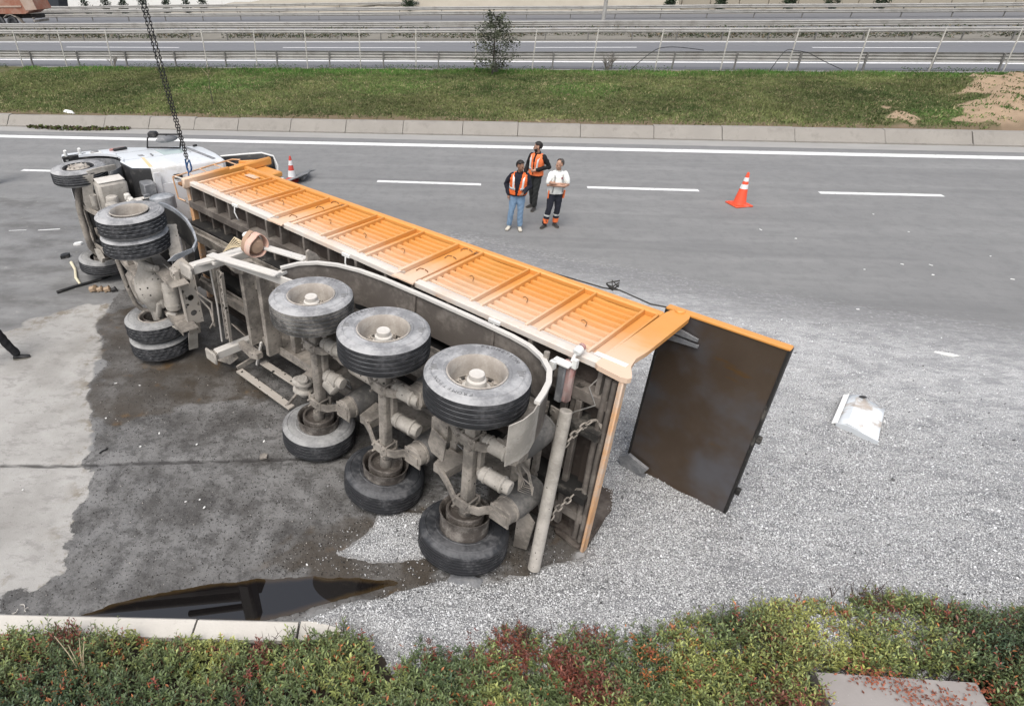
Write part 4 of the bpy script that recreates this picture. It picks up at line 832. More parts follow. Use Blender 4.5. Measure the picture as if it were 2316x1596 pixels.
def trailer_wheel(x, y, up, name='wheel', worn=False, text=()):
    w = .36; R = .525
    if up:
        wh = rim_mesh(.168, .205).obj(name, M['rim'], TP); wh.location = (x, y, 0)
        p, mt = tyre_prof(R, w, 4, .285); ty = MB().lathe(p, (0, 0, 0), (0, 1, 0), 72, mats=mt).obj('tyre', [M['rubberdusty'] if worn else M['rubber'], M['sidewall']], wh)
        mb = MB()
        for rr_, e in ((.50, .008), (.34, .006)): mb.lathe([(rr_-.006, w/2+.0), (rr_, w/2+e-.004+.004), (rr_+.006, w/2-.004)], (0, 0, 0), (0, 1, 0), 64)
        mb.obj('sidewall_rib', M['sidewall'], ty) if False else None
        hb = MB(); hb.lathe([(.165, -.06), (.150, -.035), (.105, -.02), (.098, .07), (.090, .078), (.078, .085), (.078, .135), (.068, .145), (.001, .147)], (0, 0, 0), (0, 1, 0), 32); hub = hb.obj('hub', M['rimwhite'], wh)
        MB().lathe([(.10, -.075), (.246, -.075)], (0, 0, 0), (0, 1, 0), 40).obj('brake_drum', M['dark'], wh)  # dark backing disc, added so the gaps between the spokes look shaded
        bt = MB()
        for k in range(10):
            a = 2*PI*(k+.5)/10; c = np.array([.1675*math.cos(a), -.045, .1675*math.sin(a)]); bt.cyl(c, c+np.array([0, .035, 0]), .018, 6); bt.cyl(c+np.array([0, .03, 0]), c+np.array([0, .065, 0]), .010, 6)
        bt.obj('wheel_bolts', M['rim'], wh)
        if text:
            for word, a, sz in text:
                mb = MB(); sidewall_text(mb, word, .405, w/2+.003, a, size=sz); mb.obj('tyre_lettering', M['letter'], wh, smooth=False)
        bl = MB()
        for a0 in (2.45, 5.55):
            for k in range(3):
                a = a0+k*.085; q = np.array([math.cos(a), 0, math.sin(a)]); al = np.array([-math.sin(a), 0, math.cos(a)]); bl.box(q*.42+np.array([0, w/2+.0035, 0]), (.085-.02*k, .003, .022), np.array([q, [0, 1, 0], al]).T)
        bl.obj('sidewall_blocks', M['sidewallmid'], wh, smooth=False)['kind'] = 'stuff'
    else:
        # lying on its face: the inner side of rim, brake drum and axle end look at us
        wh = MB().lathe([(.255, -.14), (.258, .10), (.272, .20), (.288, .225), (.298, .232), (.300, .222), (.288, .20), (.283, .10), (.285, -.14)], (0, 0, 0), (0, 1, 0), 48).obj(name, M['drum'], TP); wh.location = (x, y, 0)
        p, mt = tyre_prof(R, w*.92, 4 if not worn else 5, .285); p = [(r, t_-.03+(.025*math.sin(3*r*10) if False else 0)) for r, t_ in p]
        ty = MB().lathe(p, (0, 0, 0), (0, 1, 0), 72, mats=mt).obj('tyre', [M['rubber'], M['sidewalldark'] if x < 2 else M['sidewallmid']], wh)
        def rib(j, k): return -.014 if (j in (2, 3) and k % 2) else 0
        dr = MB(); dr.lathe([(.05, -.02), (.205, -.02), (.213, .06), (.215, .15), (.222, .165), (.222, .235), (.212, .245), (.190, .24), (.185, .18), (.07, .17), (.06, .17)], (0, 0, 0), (0, 1, 0), 56, mod=rib); dr.obj('brake_drum', M['drum'], wh)
        MB().cyl((0, .10, 0), (0, .30, 0), .075, 16).obj('axle_end', M['frame'], wh)
    return wh
axx = [0.0, 1.31, 2.60]
texts = [(('PROMETEON', math.radians(88), 1.0), ('PROMETEON', math.radians(268), 1.0)), (('PIRELLI', math.radians(8), 1.0), ), (('PIRELLI', math.radians(85), .95),)]
for i, x in enumerate(axx):
    MB().beam((x, -.66, 0), (x, (.82, .76, .72)[i], 0), .135, .135, (0, 0, 1), ch=.022).obj('axle', M['frame'], TP)
    trailer_wheel(x, (1.12, 1.065, 1.02)[i], True, worn=(i == 2), text=texts[i])
    w_ = trailer_wheel(x+(.02, .04, .10)[i], (-.89, -1.0, -.99)[i], False, worn=(i == 0)); [setattr(c_, 'location', (0, (-.115, -.02, -.02)[i], 0)) for c_ in w_.children if c_.name.startswith('tyre')]; w_.rotation_euler = ((.10, .07, .03)[i], 0, (-.06, .05, .02)[i])
    for y in (.46, -.46):
        s_ = 1 if y > 0 else -1; yy = y
        # trailing arm: hanger in front, spring leaf under the axle, S-bend to the air spring seat behind
        MB().prism([(-.10, 0), (.10, 0), (.15, .34), (-.15, .34)], (x+.52, yy-.06, .12), (1, 0, 0), (0, 0, 1), (0, 1, 0), .12).obj('spring_hanger', M['frame'], TP)
        arm = MB().strip([(x+.55, yy, .14), (x+.35, yy, .05), (x+.12, yy, -.085), (x-.10, yy, -.095), (x-.20, yy, -.05), (x-.24, yy, .02), (x-.28, yy, .06), (x-.40, yy, .06), (x-.50, yy, .055)], (0, 1, 0), .10, .035).obj('trailing_arm', M['frame'], TP)
        cl = MB(); cl.box((x, yy, -.10), (.24, .13, .035), ch=.008); cl.box((x, yy, .09), (.22, .13, .03), ch=.008)
        for dx in (-.085, .085):
            for dy in (-.05, .05): cl.cyl((x+dx, yy+dy, -.16), (x+dx, yy+dy, .11), .014, 6)
        cl.obj('axle_clamp', M['frame'], arm)
        sb = MB(); sb.lathe([(.001, -.01), (.135, -.01), (.148, .0), (.148, .10), (.158, .105), (.158, .13), (.14, .135)], (x-.40, yy-s_*.02, .075), (-.10, .10*s_*.0, 1), 24); sb.box((x-.40, yy, .062), (.26, .24, .02), ch=.006); ab = sb.obj('spring_piston', M['frame'], TP)
        MB().lathe([(.13, 0), (.163, .03), (.174, .09), (.174, .34), (.168, .42), (.178, .425), (.178, .445), (.02, .447)], (x-.41, yy-s_*.02, .195), (-.08, .10, 1), 28).obj('air_bellows', M['airbag'], ab)
    for y in (.02, .46):   # brake chambers: two drums clamped together, pointing backwards
        yy = y+(.06 if i == 2 and y > .3 else 0); ch_ = MB(); L = .36 if i < 2 else .30
        c0 = np.array([x-.09, yy, .03]); dv = unit(np.array([-1, -.06, .12])); ch_.lathe([(.03, 0), (.055, .02), (.085, .05), (.085, .095), (.098, .10), (.098, .115), (.086, .12), (.088, L-.07), (.100, L-.065), (.100, L-.045), (.080, L-.035), (.078, L+.03), (.07, L+.04), (.001, L+.042)], c0, dv, 24); ch_.obj('brake_chamber', M['cream'], TP)
    MB().box((x-.10, .24, .05), (.05, .56, .09), ch=.01).obj('chamber_bracket', M['frame'], TP)
    MB().tube([(x-.2, .05, .10), (x-.36, -.05, .22), (x-.25, -.3, .35), (x+.1, -.35, .42), (x+.5, -.2, .40)], .009, 6).obj('air_hose', M['steel'], TP)
# leading bellows coils in front of the first axle, plate of the third, air tank along the rails
for y in (-.30, -.44): MB().lathe([(.06, -.04), (.12, -.04), (.15, -.015), (.15, .015), (.12, .04), (.06, .04)], (2.96, y, -.02), (0, 1, .2), 24).obj('coil_bellows', M['cream'], TP)
MB().cyl((2.88, -.18, -.06), (2.96, -.52, -.02), .075, 16, ch=.02).obj('coil_core', M['cream'], TP)
MB().lathe([(.02, 0), (.08, .02), (.11, .05), (.11, .20), (.08, .23), (.001, .24)], (2.46, -.02, .02), (-.8, -.5, .1), 24).obj('brake_chamber', M['cream'], TP)
tk = MB(); tk.lathe([(.001, 0), (.07, .012), (.12, .05), (.125, .10), (.125, .90), (.12, .95), (.07, .99), (.001, 1.0)], (2.28, .15, .33), (-1, 0, .0), 28); tk.obj('air_tank', M['frameoil'], TP)
MB().prism([(0, 0), (.30, -.04), (.34, .20), (.10, .26), (0, .20)], (.30, -.02, -.10), (0, 1, 0), (1, 0, .15), (0, 0, 1), .02).obj('valve_plate', M['frame'], TP, smooth=False)
MB().box((.45, .28, .04), (.24, .26, .10), ch=.015).obj('valve_block', M['frame'], TP)
mb = MB()
for k in range(5):
    a = random.uniform(0, 6); mb.tube([(-.35, .22, .30), (-.5+.08*math.sin(a), .10, .22+.05*k), (-.62, -.05-.03*k, .3), (-.48, -.15, .36-.03*k), (-.36, .0, .4)], .007, 5)
mb.obj('brake_cables', M['frame'], TP)
MB().box((-.42, .22, .36), (.16, .26, .03), ch=.01).obj('junction_box', M['frame'], TP)
# --- rear: underrun tube hanging skew on its brackets, lamps, pipes and the rear frame
tube = MB().cyl((-.63, .76, .70), (-.80, -1.17, .26), .068, 24, ch=.008).obj('underrun_tube', M['cream'], TP)
for y in (.52, -.62):
    br_ = MB(); br_.prism([(0, .12), (.17, .12), (.14, -.25), (.10, -.40), (.02, -.10)], (-.40, y, .80), (-1, 0, -.1), (0, 1, 0), (0, 0, 1), .02)
    for q in ((-.44, .58), (-.54, .58), (-.50, .40)): br_.lathe([(.022, 0), (.034, 0), (.034, -.008), (.022, -.008)], (q[0], q[1]-.52+y, .795), (0, 0, 1), 14)
    br_.obj('underrun_bracket', M['frame'], TP, smooth=False)
MB().beam((-.30, .60, .86), (-.30, -.70, .86), .05, .09, (0, 0, 1)).obj('rear_crossmember', M['frame'], TP)
lb = MB(); lb.box((-.46, .92, .93), (.15, .50, .10), ch=.03); lamp_ = lb.obj('tail_lamp', M['red'], TP)
MB().box((-.43, .92, .865), (.085, .48, .04), ch=.015).obj('lamp_lens', M['greyplastic'], lamp_)
mb = MB(); mb.box((-.42, 1.17, .86), (.20, .03, .10), ch=.006); mb.box((-.35, 1.14, .80), (.06, .09, .05)); mb.box((-.54, 1.19, .90), (.05, .10, .05)); mb.obj('lamp_bracket', M['white'], lamp_)
st_ = MB().tube([(-.50, 1.20, .90), (-.50, 1.25, .93), (-.52, 1.30, .95)], .016, 7).obj('lamp_stalk', M['white'], TP)
MB().cyl((-.52, 1.30, .92), (-.52, 1.33, 1.0), .045, 16, ch=.012).obj('marker_lamp', M['white'], st_); MB().cyl((-.525, 1.335, 1.0), (-.53, 1.34, 1.03), .040, 16, ch=.008).obj('marker_lens', M['red'], st_)
MB().cyl((-.30, 1.14, .72), (-.30, 1.30, .74), .03, 12).obj('pipe_stub', M['frame'], TP)
MB().tube([(-.36, 1.10, .80), (-.33, .75, .78), (-.36, .45, .72), (-.32, .2, .70)], .02, 7).obj('lamp_conduit', M['framedark'], TP)
# rear frame post (the smooth orange plate with its rounded foot) and the edge of the floor
pp = [(-.72, .96), (-.76, .93), (-1.02, .90), (-1.08, .92), (-1.10, .96), (-1.06, 1.04), (-1.00, 1.14), (-.97, 1.3), (-.99, 1.5), (-1.0, 2.3), (-1.0, 2.46), (-.97, 2.56), (-.90, 2.60), (-.82, 2.58), (-.77, 2.50), (-.75, 2.40)]
MB().prism(pp, (0, 1.205, 0), (1, 0, 0), (0, 0, 1), (0, 1, 0), .055).obj('rear_post', M['orange'], TP, smooth=False)
MB().box((-.80, 1.262, 1.12), (.34, .012, .06)).obj('post_strip', M['white'], TP)
MB().prism(pp, (0.1, -1.24, 0), (1, 0, 0), (0, 0, 1), (0, 1, 0), .03).obj('rear_post', M['under'], TP, smooth=False)
MB().beam((-1.03, 1.20, .955), (-1.03, -1.24, .945), .05, .095, (0, 0, 1), ch=.012).obj('rear_sill', M['orangedust'], TP)
MB().box((-.86, -.02, 1.10), (.26, 2.36, .03)).obj('sill_plate', M['under'], TP)
for x, z, r in ((-.955, .965, .030), (-.88, .975, .034)): MB().tube([(x, 1.14, z), (x+.004, .1, z-.012), (x-.004, -.5, z), (x, -1.16, z)], r, 10).obj('sill_pipe', M['under2'], TP)
MB().tube([(-.80, 1.14, 1.02), (-.70, .95, .97), (-.82, .80, .93), (-.62, .62, .9), (-.55, .52, .88)], .008, 6).obj('lamp_cable', M['steel'], TP)
for x in (-.62, -.45): MB().beam((x, .74, 1.0), (x, -1.1, 1.0), .07, .07, (0, 0, 1), ch=.008).obj('rear_rib', M['under2'], TP)
MB().box((-.58, .80, 1.02), (.10, .16, .10), ch=.01).obj('hinge_block', M['frame'], TP)
MB().prism([(0, 0), (.16, .04), (.20, .5), (.10, .62), (.0, .55)], (-.42, -1.22, .40), (-1, 0, .2), (0, 1, 0), (.1, 0, 1), .03).obj('lamp_carrier', M['frame'], TP)
MB().box((-.62, -1.06, .62), (.08, .28, .16), ch=.02).obj('tail_lamp', M['white'], TP)
# safety chains
def chain(name, pts, parent, mat, L=.055, wr=.008, w=.019, parts='chain_link', maxn=200):
    pts = [np.asarray(p, float) for p in pts]; seg = [np.linalg.norm(b-a) for a, b in zip(pts[:-1], pts[1:])]; tot = sum(seg); n = min(maxn, int(tot/(L-2*wr)))
    path = []; hl = L/2-w
    for k in range(6): a = -PI/2+PI*k/5; path.append((hl+w*math.cos(a), w*math.sin(a), 0))
    for k in range(6): a = PI/2+PI*k/5; path.append((-hl+w*math.cos(a), w*math.sin(a), 0))
    V = []; F = []; N_ = len(path); ns = 5
    for i in range(N_):
        d = np.array(path[(i+1) % N_])-np.array(path[i-1]); d = unit(d); nn = np.cross(d, (0, 0, 1))
        for k in range(ns): a = 2*PI*k/ns; V.append(np.array(path[i])+wr*(math.cos(a)*nn+math.sin(a)*np.array([0, 0, 1])))
    for i in range(N_):
        for k in range(ns): F.append((i*ns+k, i*ns+(k+1) % ns, ((i+1) % N_)*ns+(k+1) % ns, ((i+1) % N_)*ns+k))
    me = MB().add(V, F).mesh(parts, M[mat], ang=80)
    for i in range(n):
        s_ = (i+.5)/n*tot; j = 0
        while j < len(seg)-1 and s_ > seg[j]: s_ -= seg[j]; j += 1
        p = pts[j]+(pts[j+1]-pts[j])*(s_/seg[j]); x, y, d = frame_of(pts[j+1]-pts[j]); a = (PI/2 if i % 2 else 0)+.3; yy = math.cos(a)*x+math.sin(a)*y; zz = np.cross(d, yy)
        o = link(parts, me, parent); mm = np.eye(4); mm[:3, 0] = d; mm[:3, 1] = yy; mm[:3, 2] = zz; mm[:3, 3] = p; o.matrix_local = Matrix(mm.tolist())
chain('chain', [(-.70, .36, .64), (-.72, .44, .76), (-.76, .52, .86), (-.80, .57, .96)], TP, 'frame', .085, .010, .026)
chain('chain', [(-.77, -.58, .42), (-.76, -.52, .60), (-.80, -.46, .80), (-.82, -.42, .95)], TP, 'frame', .085, .010, .026)
for y in (.57, -.42): MB().tube([(-.80, y, .96), (-.87, y+.06, .95), (-.93, y-.03, .96)], .018, 6).obj('chain_anchor', M['frame'], TP)
# --- tailgate swung open about its top hinge
tg = MB(); hx, hz = -.74, 2.55
tg.box((-1.345, .02, 2.575), (1.29, 2.44, .05), ch=.006); gate = tg.obj('tailgate', M['gate'], TP) if 'gate' in M else None
for nm, p, q in (('gate_edge', (-.70, 1.25, 2.585), (-2.0, 1.25, 2.585)), ('gate_edge', (-1.99, 1.25, 2.585), (-1.99, -1.21, 2.585)), ('gate_edge', (-.71, 1.25, 2.585), (-.71, -1.21, 2.585))):
    MB().beam(p, q, .03, .10, (0, 0, 1), ch=.006).obj(nm, M['orangeplain'] if p[1] == q[1] else M['framedark'], gate)
for y in (.05, -.75): MB().box((-2.03, y, 2.60), (.05, .09, .06), ch=.008).obj('gate_pin', M['framedark'], gate)
for y in (.78, -.80): MB().beam((-.98, 1.20 if False else y, 2.64), (-1.95, y, 2.64), .12, .08, (0, 0, 1), ch=.01).obj('gate_stiffener', M['orangeplain'], gate)
MB().cyl((-.86, 1.20, 2.54), (-.86, 1.285, 2.54), .055, 18, ch=.01).obj('gate_hinge', M['orange'], gate)
mb = MB(); mb.prism([(0, 0), (.34, .03), (.34, .06), (0, .10)], (-.80, 1.10, 2.49), (-1, -.12, 0), (0, -1, 0), (0, 0, 1), .03); mb.prism([(0, .12), (.36, .10), (.36, .13), (0, .20)], (-.80, 1.10, 2.49), (-1, -.12, 0), (0, -1, 0), (0, 0, 1), .03); mb.obj('gate_bracket', M['greyplastic'], gate)
mb = MB(); mb.prism([(0, 0), (.30, -.06), (.36, .06), (.08, .20), (-.04, .12)], (-.66, -1.12, 2.46), (-1, .2, 0), (0, 1, 0), (0, 0, 1), .05); mb.prism([(.02, -.10), (.36, -.14), (.34, -.05), (.0, 0)], (-.66, -1.12, 2.46), (-1, .2, 0), (0, 1, 0), (0, 0, 1), .05); mb.obj('gate_bracket', M['greyplastic'], gate)
MB().beam((-1.02, -1.22, 1.0), (-.84, -1.20, 2.50), .05, .06, (0, 1, 0), ch=.01).obj('rear_post', M['under'], TP)
# tarp cord slack along the far rim
mb = MB(); mb.tube([(2.9, 1.20, 2.52), (1.9, 1.15, 2.58), (.9, 1.18, 2.56), (.1, 1.2, 2.60), (-.10, 1.24, 2.60), (-.5, 1.2, 2.60), (-.82, 1.26, 2.58)], .010, 6)
for k in range(5): mb.tube([(-.02, 1.22, 2.58), (.03+.05*math.cos(k*1.3), 1.26+.05*math.sin(k*2.1), 2.60+.06*math.sin(k*1.3)), (-.06, 1.22+.03*k, 2.64)], .010, 5)
mb.obj('tarp_cord', M['tarp'], TP)
# --- front: header, ladder rails
MB().prism([(0, 0), (.40, .05), (.44, .30), (.05, .34)], (7.92, 1.10, 2.42), (.25, 0, .9), (.9, 0, -.25), (0, 1, 0), .16).obj('front_header', M['orangeplain'], TP) if False else None
hd = MB(); hd.box((8.02, .20, 2.66), (.36, 2.0, .50), ch=.03); hd.obj('front_header', M['orangeplain'], TP)
MB().beam((7.70, 1.24, 2.0), (7.74, 1.24, 3.03), .16, .10, (1, 0, 0), ch=.03).obj('front_bar', M['orangeplain'], TP)
MB().beam((7.68, 1.235, 1.04), (7.70, 1.235, 2.05), .20, .09, (1, 0, 0), ch=.025).obj('front_post', M['orange'], TP)
MB().beam((8.22, 1.19, 2.58), (7.95, 1.19, 2.93), .05, .10, (0, 1, 0), ch=.015).obj('header_lip', M['orangeplain'], TP)
MB().box((7.45, 1.12, 2.66), (.62, .10, .44), ch=.02).obj('header_side', M['orangeplain'], TP)
ld = MB().tube([(8.12, 1.24, 1.16), (8.16, 1.25, 1.10), (8.22, 1.25, 1.5), (8.32, 1.25, 2.1), (8.36, 1.25, 2.52), (8.22, 1.25, 2.62)], .016, 7).obj('ladder_rail', M['orangedust'], TP)
ld2 = MB().tube([(8.16, 1.25, 1.10), (8.15, .84, 1.12), (7.95, .82, 1.16)], .014, 7).obj('ladder_rail', M['orangedust'], TP)
MB().tube([(8.15, .84, 1.12), (8.15, .60, 1.40), (7.85, .58, 1.42)], .014, 7).obj('ladder_rail', M['framewhite'], TP)
MB().tube([(8.16, 1.25, 1.14), (7.85, 1.24, 1.20)], .014, 7).obj('ladder_rail', M['framewhite'], TP)
for z in (1.42, 1.72, 2.07, 2.38): MB().tube([(8.19+.12*(z-1.3), 1.25, z), (7.82, 1.23, z+.02)], .013, 6).obj('ladder_rung', M['orangedust'], TP)
MB().box((7.80, 1.20, 1.08), (.14, .06, .10), ch=.015).obj('torn_corner', M['rustwire'], TP)
mb = MB()
for x in (6.05, 3.15, .55): mb.box((x, 1.20, zb(x)-.012), (.16, .05, .03), ch=.006); mb.tube([(x, 1.18, zb(x)-.02), (x-.02, 1.1, zb(x)-.05), (x-.05, 1.0, zb(x)-.03), (x-.03, .95, zb(x))], .011, 6)
mb.obj('rope_hook', M['white'], TP)
# lifting sling left on the side guard
TM = trailer.matrix_world
def tw(p): return np.array(TM@Vector(p))
sl_ = empty('lifting_sling', vehicle_matrix(tw((4.36, 1.22, .36)), TR_F)); tag(sl_, 'pink webbing sling bundled round the side rail of the trailer', 'sling')
for (dx, r, wdt, mt, nm) in ((-.05, .155, .13, 'strap', 'webbing'), (.085, .14, .10, 'strapedge', 'webbing')):
    V = []; P_ = []
    for k in range(25): a = 2*PI*k/24; rr_ = r*(1+.10*math.sin(2*a+dx*9)+.04*math.sin(5*a)); P_.append((dx+.02*math.sin(a*2), rr_*1.05*math.cos(a), rr_*math.sin(a)))
    MB().strip([(p[0], p[1], p[2]) for p in P_], (1, 0, 0), wdt, .012).obj(nm, M[mt], sl_)
MB().lathe([(.001, -.13), (.09, -.12), (.125, -.06), (.13, .05), (.10, .12), (.001, .13)], (.01, 0, 0), (1, .1, .1), 16).obj('webbing_roll', M['strapedge'], sl_)
mb = MB()
for k in range(6): mb.tube([(.02, .02, -.02*k), (.20+.03*k, -.06+.02*k, -.10), (.36+.02*k, -.10-.015*k, -.16-.02*k)], [.012, .010, .006], 5)
mb.obj('sling_tails', M['reed'], sl_)
MB().box((.30, .02, .10), (.20, .08, .12), ch=.03).obj('sling_pad', M['white'], sl_)

# ================================================================== THE TRACTOR UNIT, lying on its side
KT = math.radians(133); KF = np.array([math.cos(KT), math.sin(KT), 0]); KO = np.array([-5.41, 8.66, 1.25])
truck = empty('tractor_unit', vehicle_matrix(KO, KF)); tag(truck, 'overturned white tractor unit showing its dusty chassis and wheels', 'truck')
K = truck
def sh(x, z): return x-.20*(z-1.15)
def cabp(pts): return [(sh(x, z), z) for x, z in pts]
arch = [(3.85+.73*math.cos(a), .10+.73*math.sin(a)) for a in np.linspace(math.radians(-8), math.radians(115), 12)]
outl = [(2.93, .78), (2.71, 1.12), (2.69, 2.40), (2.70, 2.50), (2.78, 2.58), (3.4, 2.62), (4.05, 2.58), (4.17, 2.52), (4.23, 2.42), (4.62, 1.52), (4.72, 1.36), (4.80, 1.2), (4.86, .6), (4.88, .0), (4.84, -.10), (4.62, -.12)]+arch
def loft_cab():
    c = np.array([3.7, 1.3]); mb = MB(); V = []; ys = [(1.205, .06), (1.19, .018), (1.15, 0), (-1.15, 0), (-1.19, .018), (-1.205, .06)]; n = len(outl)
    for y, ins in ys:
        for i, (x, z) in enumerate(outl):
            p = np.array([x, z]); a = np.array(outl[i-1]); b = np.array(outl[(i+1) % n]); tg_ = unit(b-a); nn = np.array([tg_[1], -tg_[0]]); q = p+nn*ins*(1 if ((c-p)@nn) > 0 else -1) if i < 16 else p
            V.append((sh(q[0], q[1]), y, q[1]))
    F = []; mi = []
    for r in range(len(ys)-1):
        for i in range(n): F.append((r*n+i, r*n+(i+1) % n, (r+1)*n+(i+1) % n, (r+1)*n+i)); mi.append(1 if (i >= 15 or i == 0) else (2 if i == 1 else (3 if i == 8 else 0)))
    F += [tuple(range(n)), tuple(range((len(ys)-1)*n, len(ys)*n))[::-1]]; mi += [0, 0]
    b = len(mb.v); mb.add(V, F); mb.mi[-len(F):] = mi; return mb
M['glass'] = (lambda t: t.fin((.10, .13, .125), .08, 0, .6))(NT('cab_glass'))
M['glassgreen'] = (lambda t: t.fin((.42, .50, .48), .10, 0, .6))(NT('side_window_glass'))
cab = loft_cab().obj('cab', [M['cab'], M['dark'], M['cabback'], M['glass']], K, ang=30)
for nm, poly, mt, dy in (('side_window', [(4.24, 1.62), (4.02, 2.12), (3.82, 2.16), (3.70, 2.02), (3.70, 1.66)], 'glassgreen', .004), ('quarter_panel', [(3.62, 1.62), (3.62, 2.12), (2.86, 2.14), (2.84, 1.64)], 'cab', .006), ('vent_grille', [(3.95, 1.20), (3.95, 1.30), (3.80, 1.31), (3.80, 1.21)], 'greyplastic', .006)):
    MB().prism(cabp(poly), (0, 1.203, 0), (1, 0, 0), (0, 0, 1), (0, 1, 0), dy).obj(nm, M[mt], cab, smooth=False)
M['amber'] = surf('amber_strip', (.72, .55, .30), .5, var=.1, dust=(.62, .56, .46), damt=.3)
MB().prism(cabp([(3.68, 1.21), (3.66, 1.26), (2.86, 1.20), (2.86, 1.13)]), (0, 1.203, 0), (1, 0, 0), (0, 0, 1), (0, 1, 0), .008).obj('side_reflector', M['amber'], cab, smooth=False)
dl = MB()
for p, q in (((4.30, 1.55), (4.28, .86)), ((3.66, 2.2), (3.66, .80)), ((4.28, .86), (3.66, .82)), ((4.30, 1.55), (4.05, 2.2)), ((4.05, 2.2), (3.66, 2.2))): a, b = cabp([p, q]); dl.beam((a[0], 1.2035, a[1]), (b[0], 1.2035, b[1]), .012, .004, (0, 1, 0))
dl.obj('door_seam', M['greyplastic'], cab, smooth=False)
a, b = (3.93, 2.235), (2.62, 2.40); MB().beam((a[0], 1.20, a[1]), (b[0], 1.20, b[1]), .075, .05, (0, 1, 0), ch=.015).obj('drip_rail', M['greyplastic'], cab)
MB().box((3.86, 1.225, 2.44), (.03, .05, .10), ch=.01).obj('blade_clip', M['dark'], cab)
MB().beam((2.95, 1.185, 2.30), (2.74, 1.185, 1.16), .06, .05, (0, 1, 0), ch=.02).obj('corner_trim', M['cab'], cab)
# door handle and step trim
MB().box((sh(3.80, 1.45), 1.215, 1.45), (.16, .025, .04), ch=.01).obj('door_handle', M['greyplastic'], cab)
# rear wall: pressings, vent, seams
xb = lambda z: sh(2.70, z)-.040
def back(poly, t=.012, x_=0.0): # poly of (y, z)
    V = [(xb(z)-x_, y, z) for y, z in poly]+[(xb(z)-x_-t, y, z) for y, z in poly]; n = len(poly); return MB().add(V, [tuple(range(n)), tuple(range(n, 2*n))[::-1]]+[(k, (k+1) % n, n+(k+1) % n, n+k) for k in range(n)])
back([(1.06, 1.50), (1.06, 1.66), (.96, 1.67), (.96, 1.51)], .006).obj('rear_vent', M['dark'], cab, smooth=False)
for poly in ([(.90, 1.2), (.92, 2.3), (.30, 2.35), (.10, 1.85), (.12, 1.5), (.55, 1.12)], [(-.05, 1.2), (-.05, 2.3), (-.35, 2.3), (-.35, 1.2)], [(-.45, 1.2), (-.45, 2.3), (-.75, 2.3), (-.75, 1.2)]): back(poly, .022).obj('rear_pressing', M['cabback'], cab)
back([(1.14, 1.13), (1.14, 1.24), (.15, 1.24), (.15, 1.13)], .045).obj('rear_flange', M['cabback'], cab)
MB().box((2.68, .30, 1.05), (.10, .30, .14), ch=.02).obj('cab_mount', M['cabback'], cab)
# mirrors on their tube frame above the door
m0, m1 = np.array([4.39, 1.21, 1.55]), np.array([3.92, 1.21, 2.12]); t0, t1 = np.array([4.16, 1.54, 1.56]), np.array([3.68, 1.54, 2.14])
MB().tube([m0, (m0*.3+t0*.7), t0*.9+t1*.1, t1, (m1*.3+t1*.7), m1], .017, 8).obj('mirror_arm', M['dark'], cab); MB().tube([m0, m1], .022, 8).obj('mirror_arm', M['dark'], cab)
mi_ = MB(); dmi = unit(t1-t0); mi_.beam(t0+dmi*.02+np.array([0, 0, 0]), t0+dmi*.22, .17, .12, (0, 1, 0), ch=.035); mi_.obj('mirror', M['dark'], cab)
mi_ = MB(); c_ = t0*.45+t1*.55+np.array([-.04, -.09, -.02]); mi_.sphere(c_, (.10, .07, .24), 16); o = mi_.obj('mirror', M['greyplastic'], cab)
MB().beam(c_+np.array([.02, 0, 0]), t0*.45+t1*.55, .04, .03, (1, 0, 0)).obj('mirror_mount', M['dark'], cab)
# bumper corner, lamps and mudguard lip over the upper front wheel
mb = MB(); mb.strip([(3.85+.76*math.cos(a)-.0, 1.215, .10+.76*math.sin(a)) for a in np.linspace(math.radians(5), math.radians(112), 12)], (0, 1, 0), .05, .03); mb.obj('arch_lip', M['cab'], cab)
mb = MB(); mb.strip([(3.85+.715*math.cos(a), .82, .10+.715*math.sin(a)) for a in np.linspace(math.radians(-5), math.radians(150), 14)], (0, 1, 0), .66, .012); mb.obj('wheel_well', M['greyplastic'], cab)
MB().box((4.62, 1.215, .52), (.20, .05, .26), ch=.025).obj('step_trim', M['white'], cab); MB().sphere((4.62, 1.25, .50), (.05, .03, .09), 12).obj('side_lamp', M['steel'], cab)
MB().box((4.66, 1.18, .98), (.05, .14, .34), ch=.02).obj('headlamp', M['red'], cab); MB().box((4.58, 1.235, 1.02), (.07, .05, .30), ch=.015).obj('lamp_cover', M['dark'], cab)
for z in (-.04, .24): MB().cyl((4.84, 1.10, z), (4.80, 1.33, z), .035, 12, ch=.012).obj('bumper_stub', M['white'], cab)
MB().box((4.82, 1.17, .12), (.08, .08, .5), ch=.02).obj('bumper_edge', M['dark'], cab)
# roof air deflector bent back
dp = np.array([(3.52, .98, 2.86), (3.2, 1.02, 3.30), (2.95, 1.05, 3.60), (2.80, .98, 3.80)])
V = []; 
for i, p in enumerate(dp):
    for j, yy in enumerate(np.linspace(0, 1.7, 6)): V.append((p[0]+.55*(yy/1.7)**1.5-.05*j*0, p[1]-yy, p[2]+.10*math.sin(yy*1.6)))
n = 6; mb = MB().add(V, [(i*n+k, i*n+k+1, (i+1)*n+k+1, (i+1)*n+k) for i in range(3) for k in range(n-1)]); df = mb.obj('roof_deflector', M['dark'], K); so_ = df.modifiers.new('thick', 'SOLIDIFY'); so_.thickness = .02
MB().tube([tuple(p+np.array([0, .015, 0])) for p in dp]+[(2.72, .80, 3.84), (2.68, .60, 3.80)][:6], .020, 8).obj('deflector_rim', M['white'], df)
MB().beam((3.30, .5, 2.6), (3.25, .45, 3.1), .06, .06).obj('deflector_stay', M['greyplastic'], df)
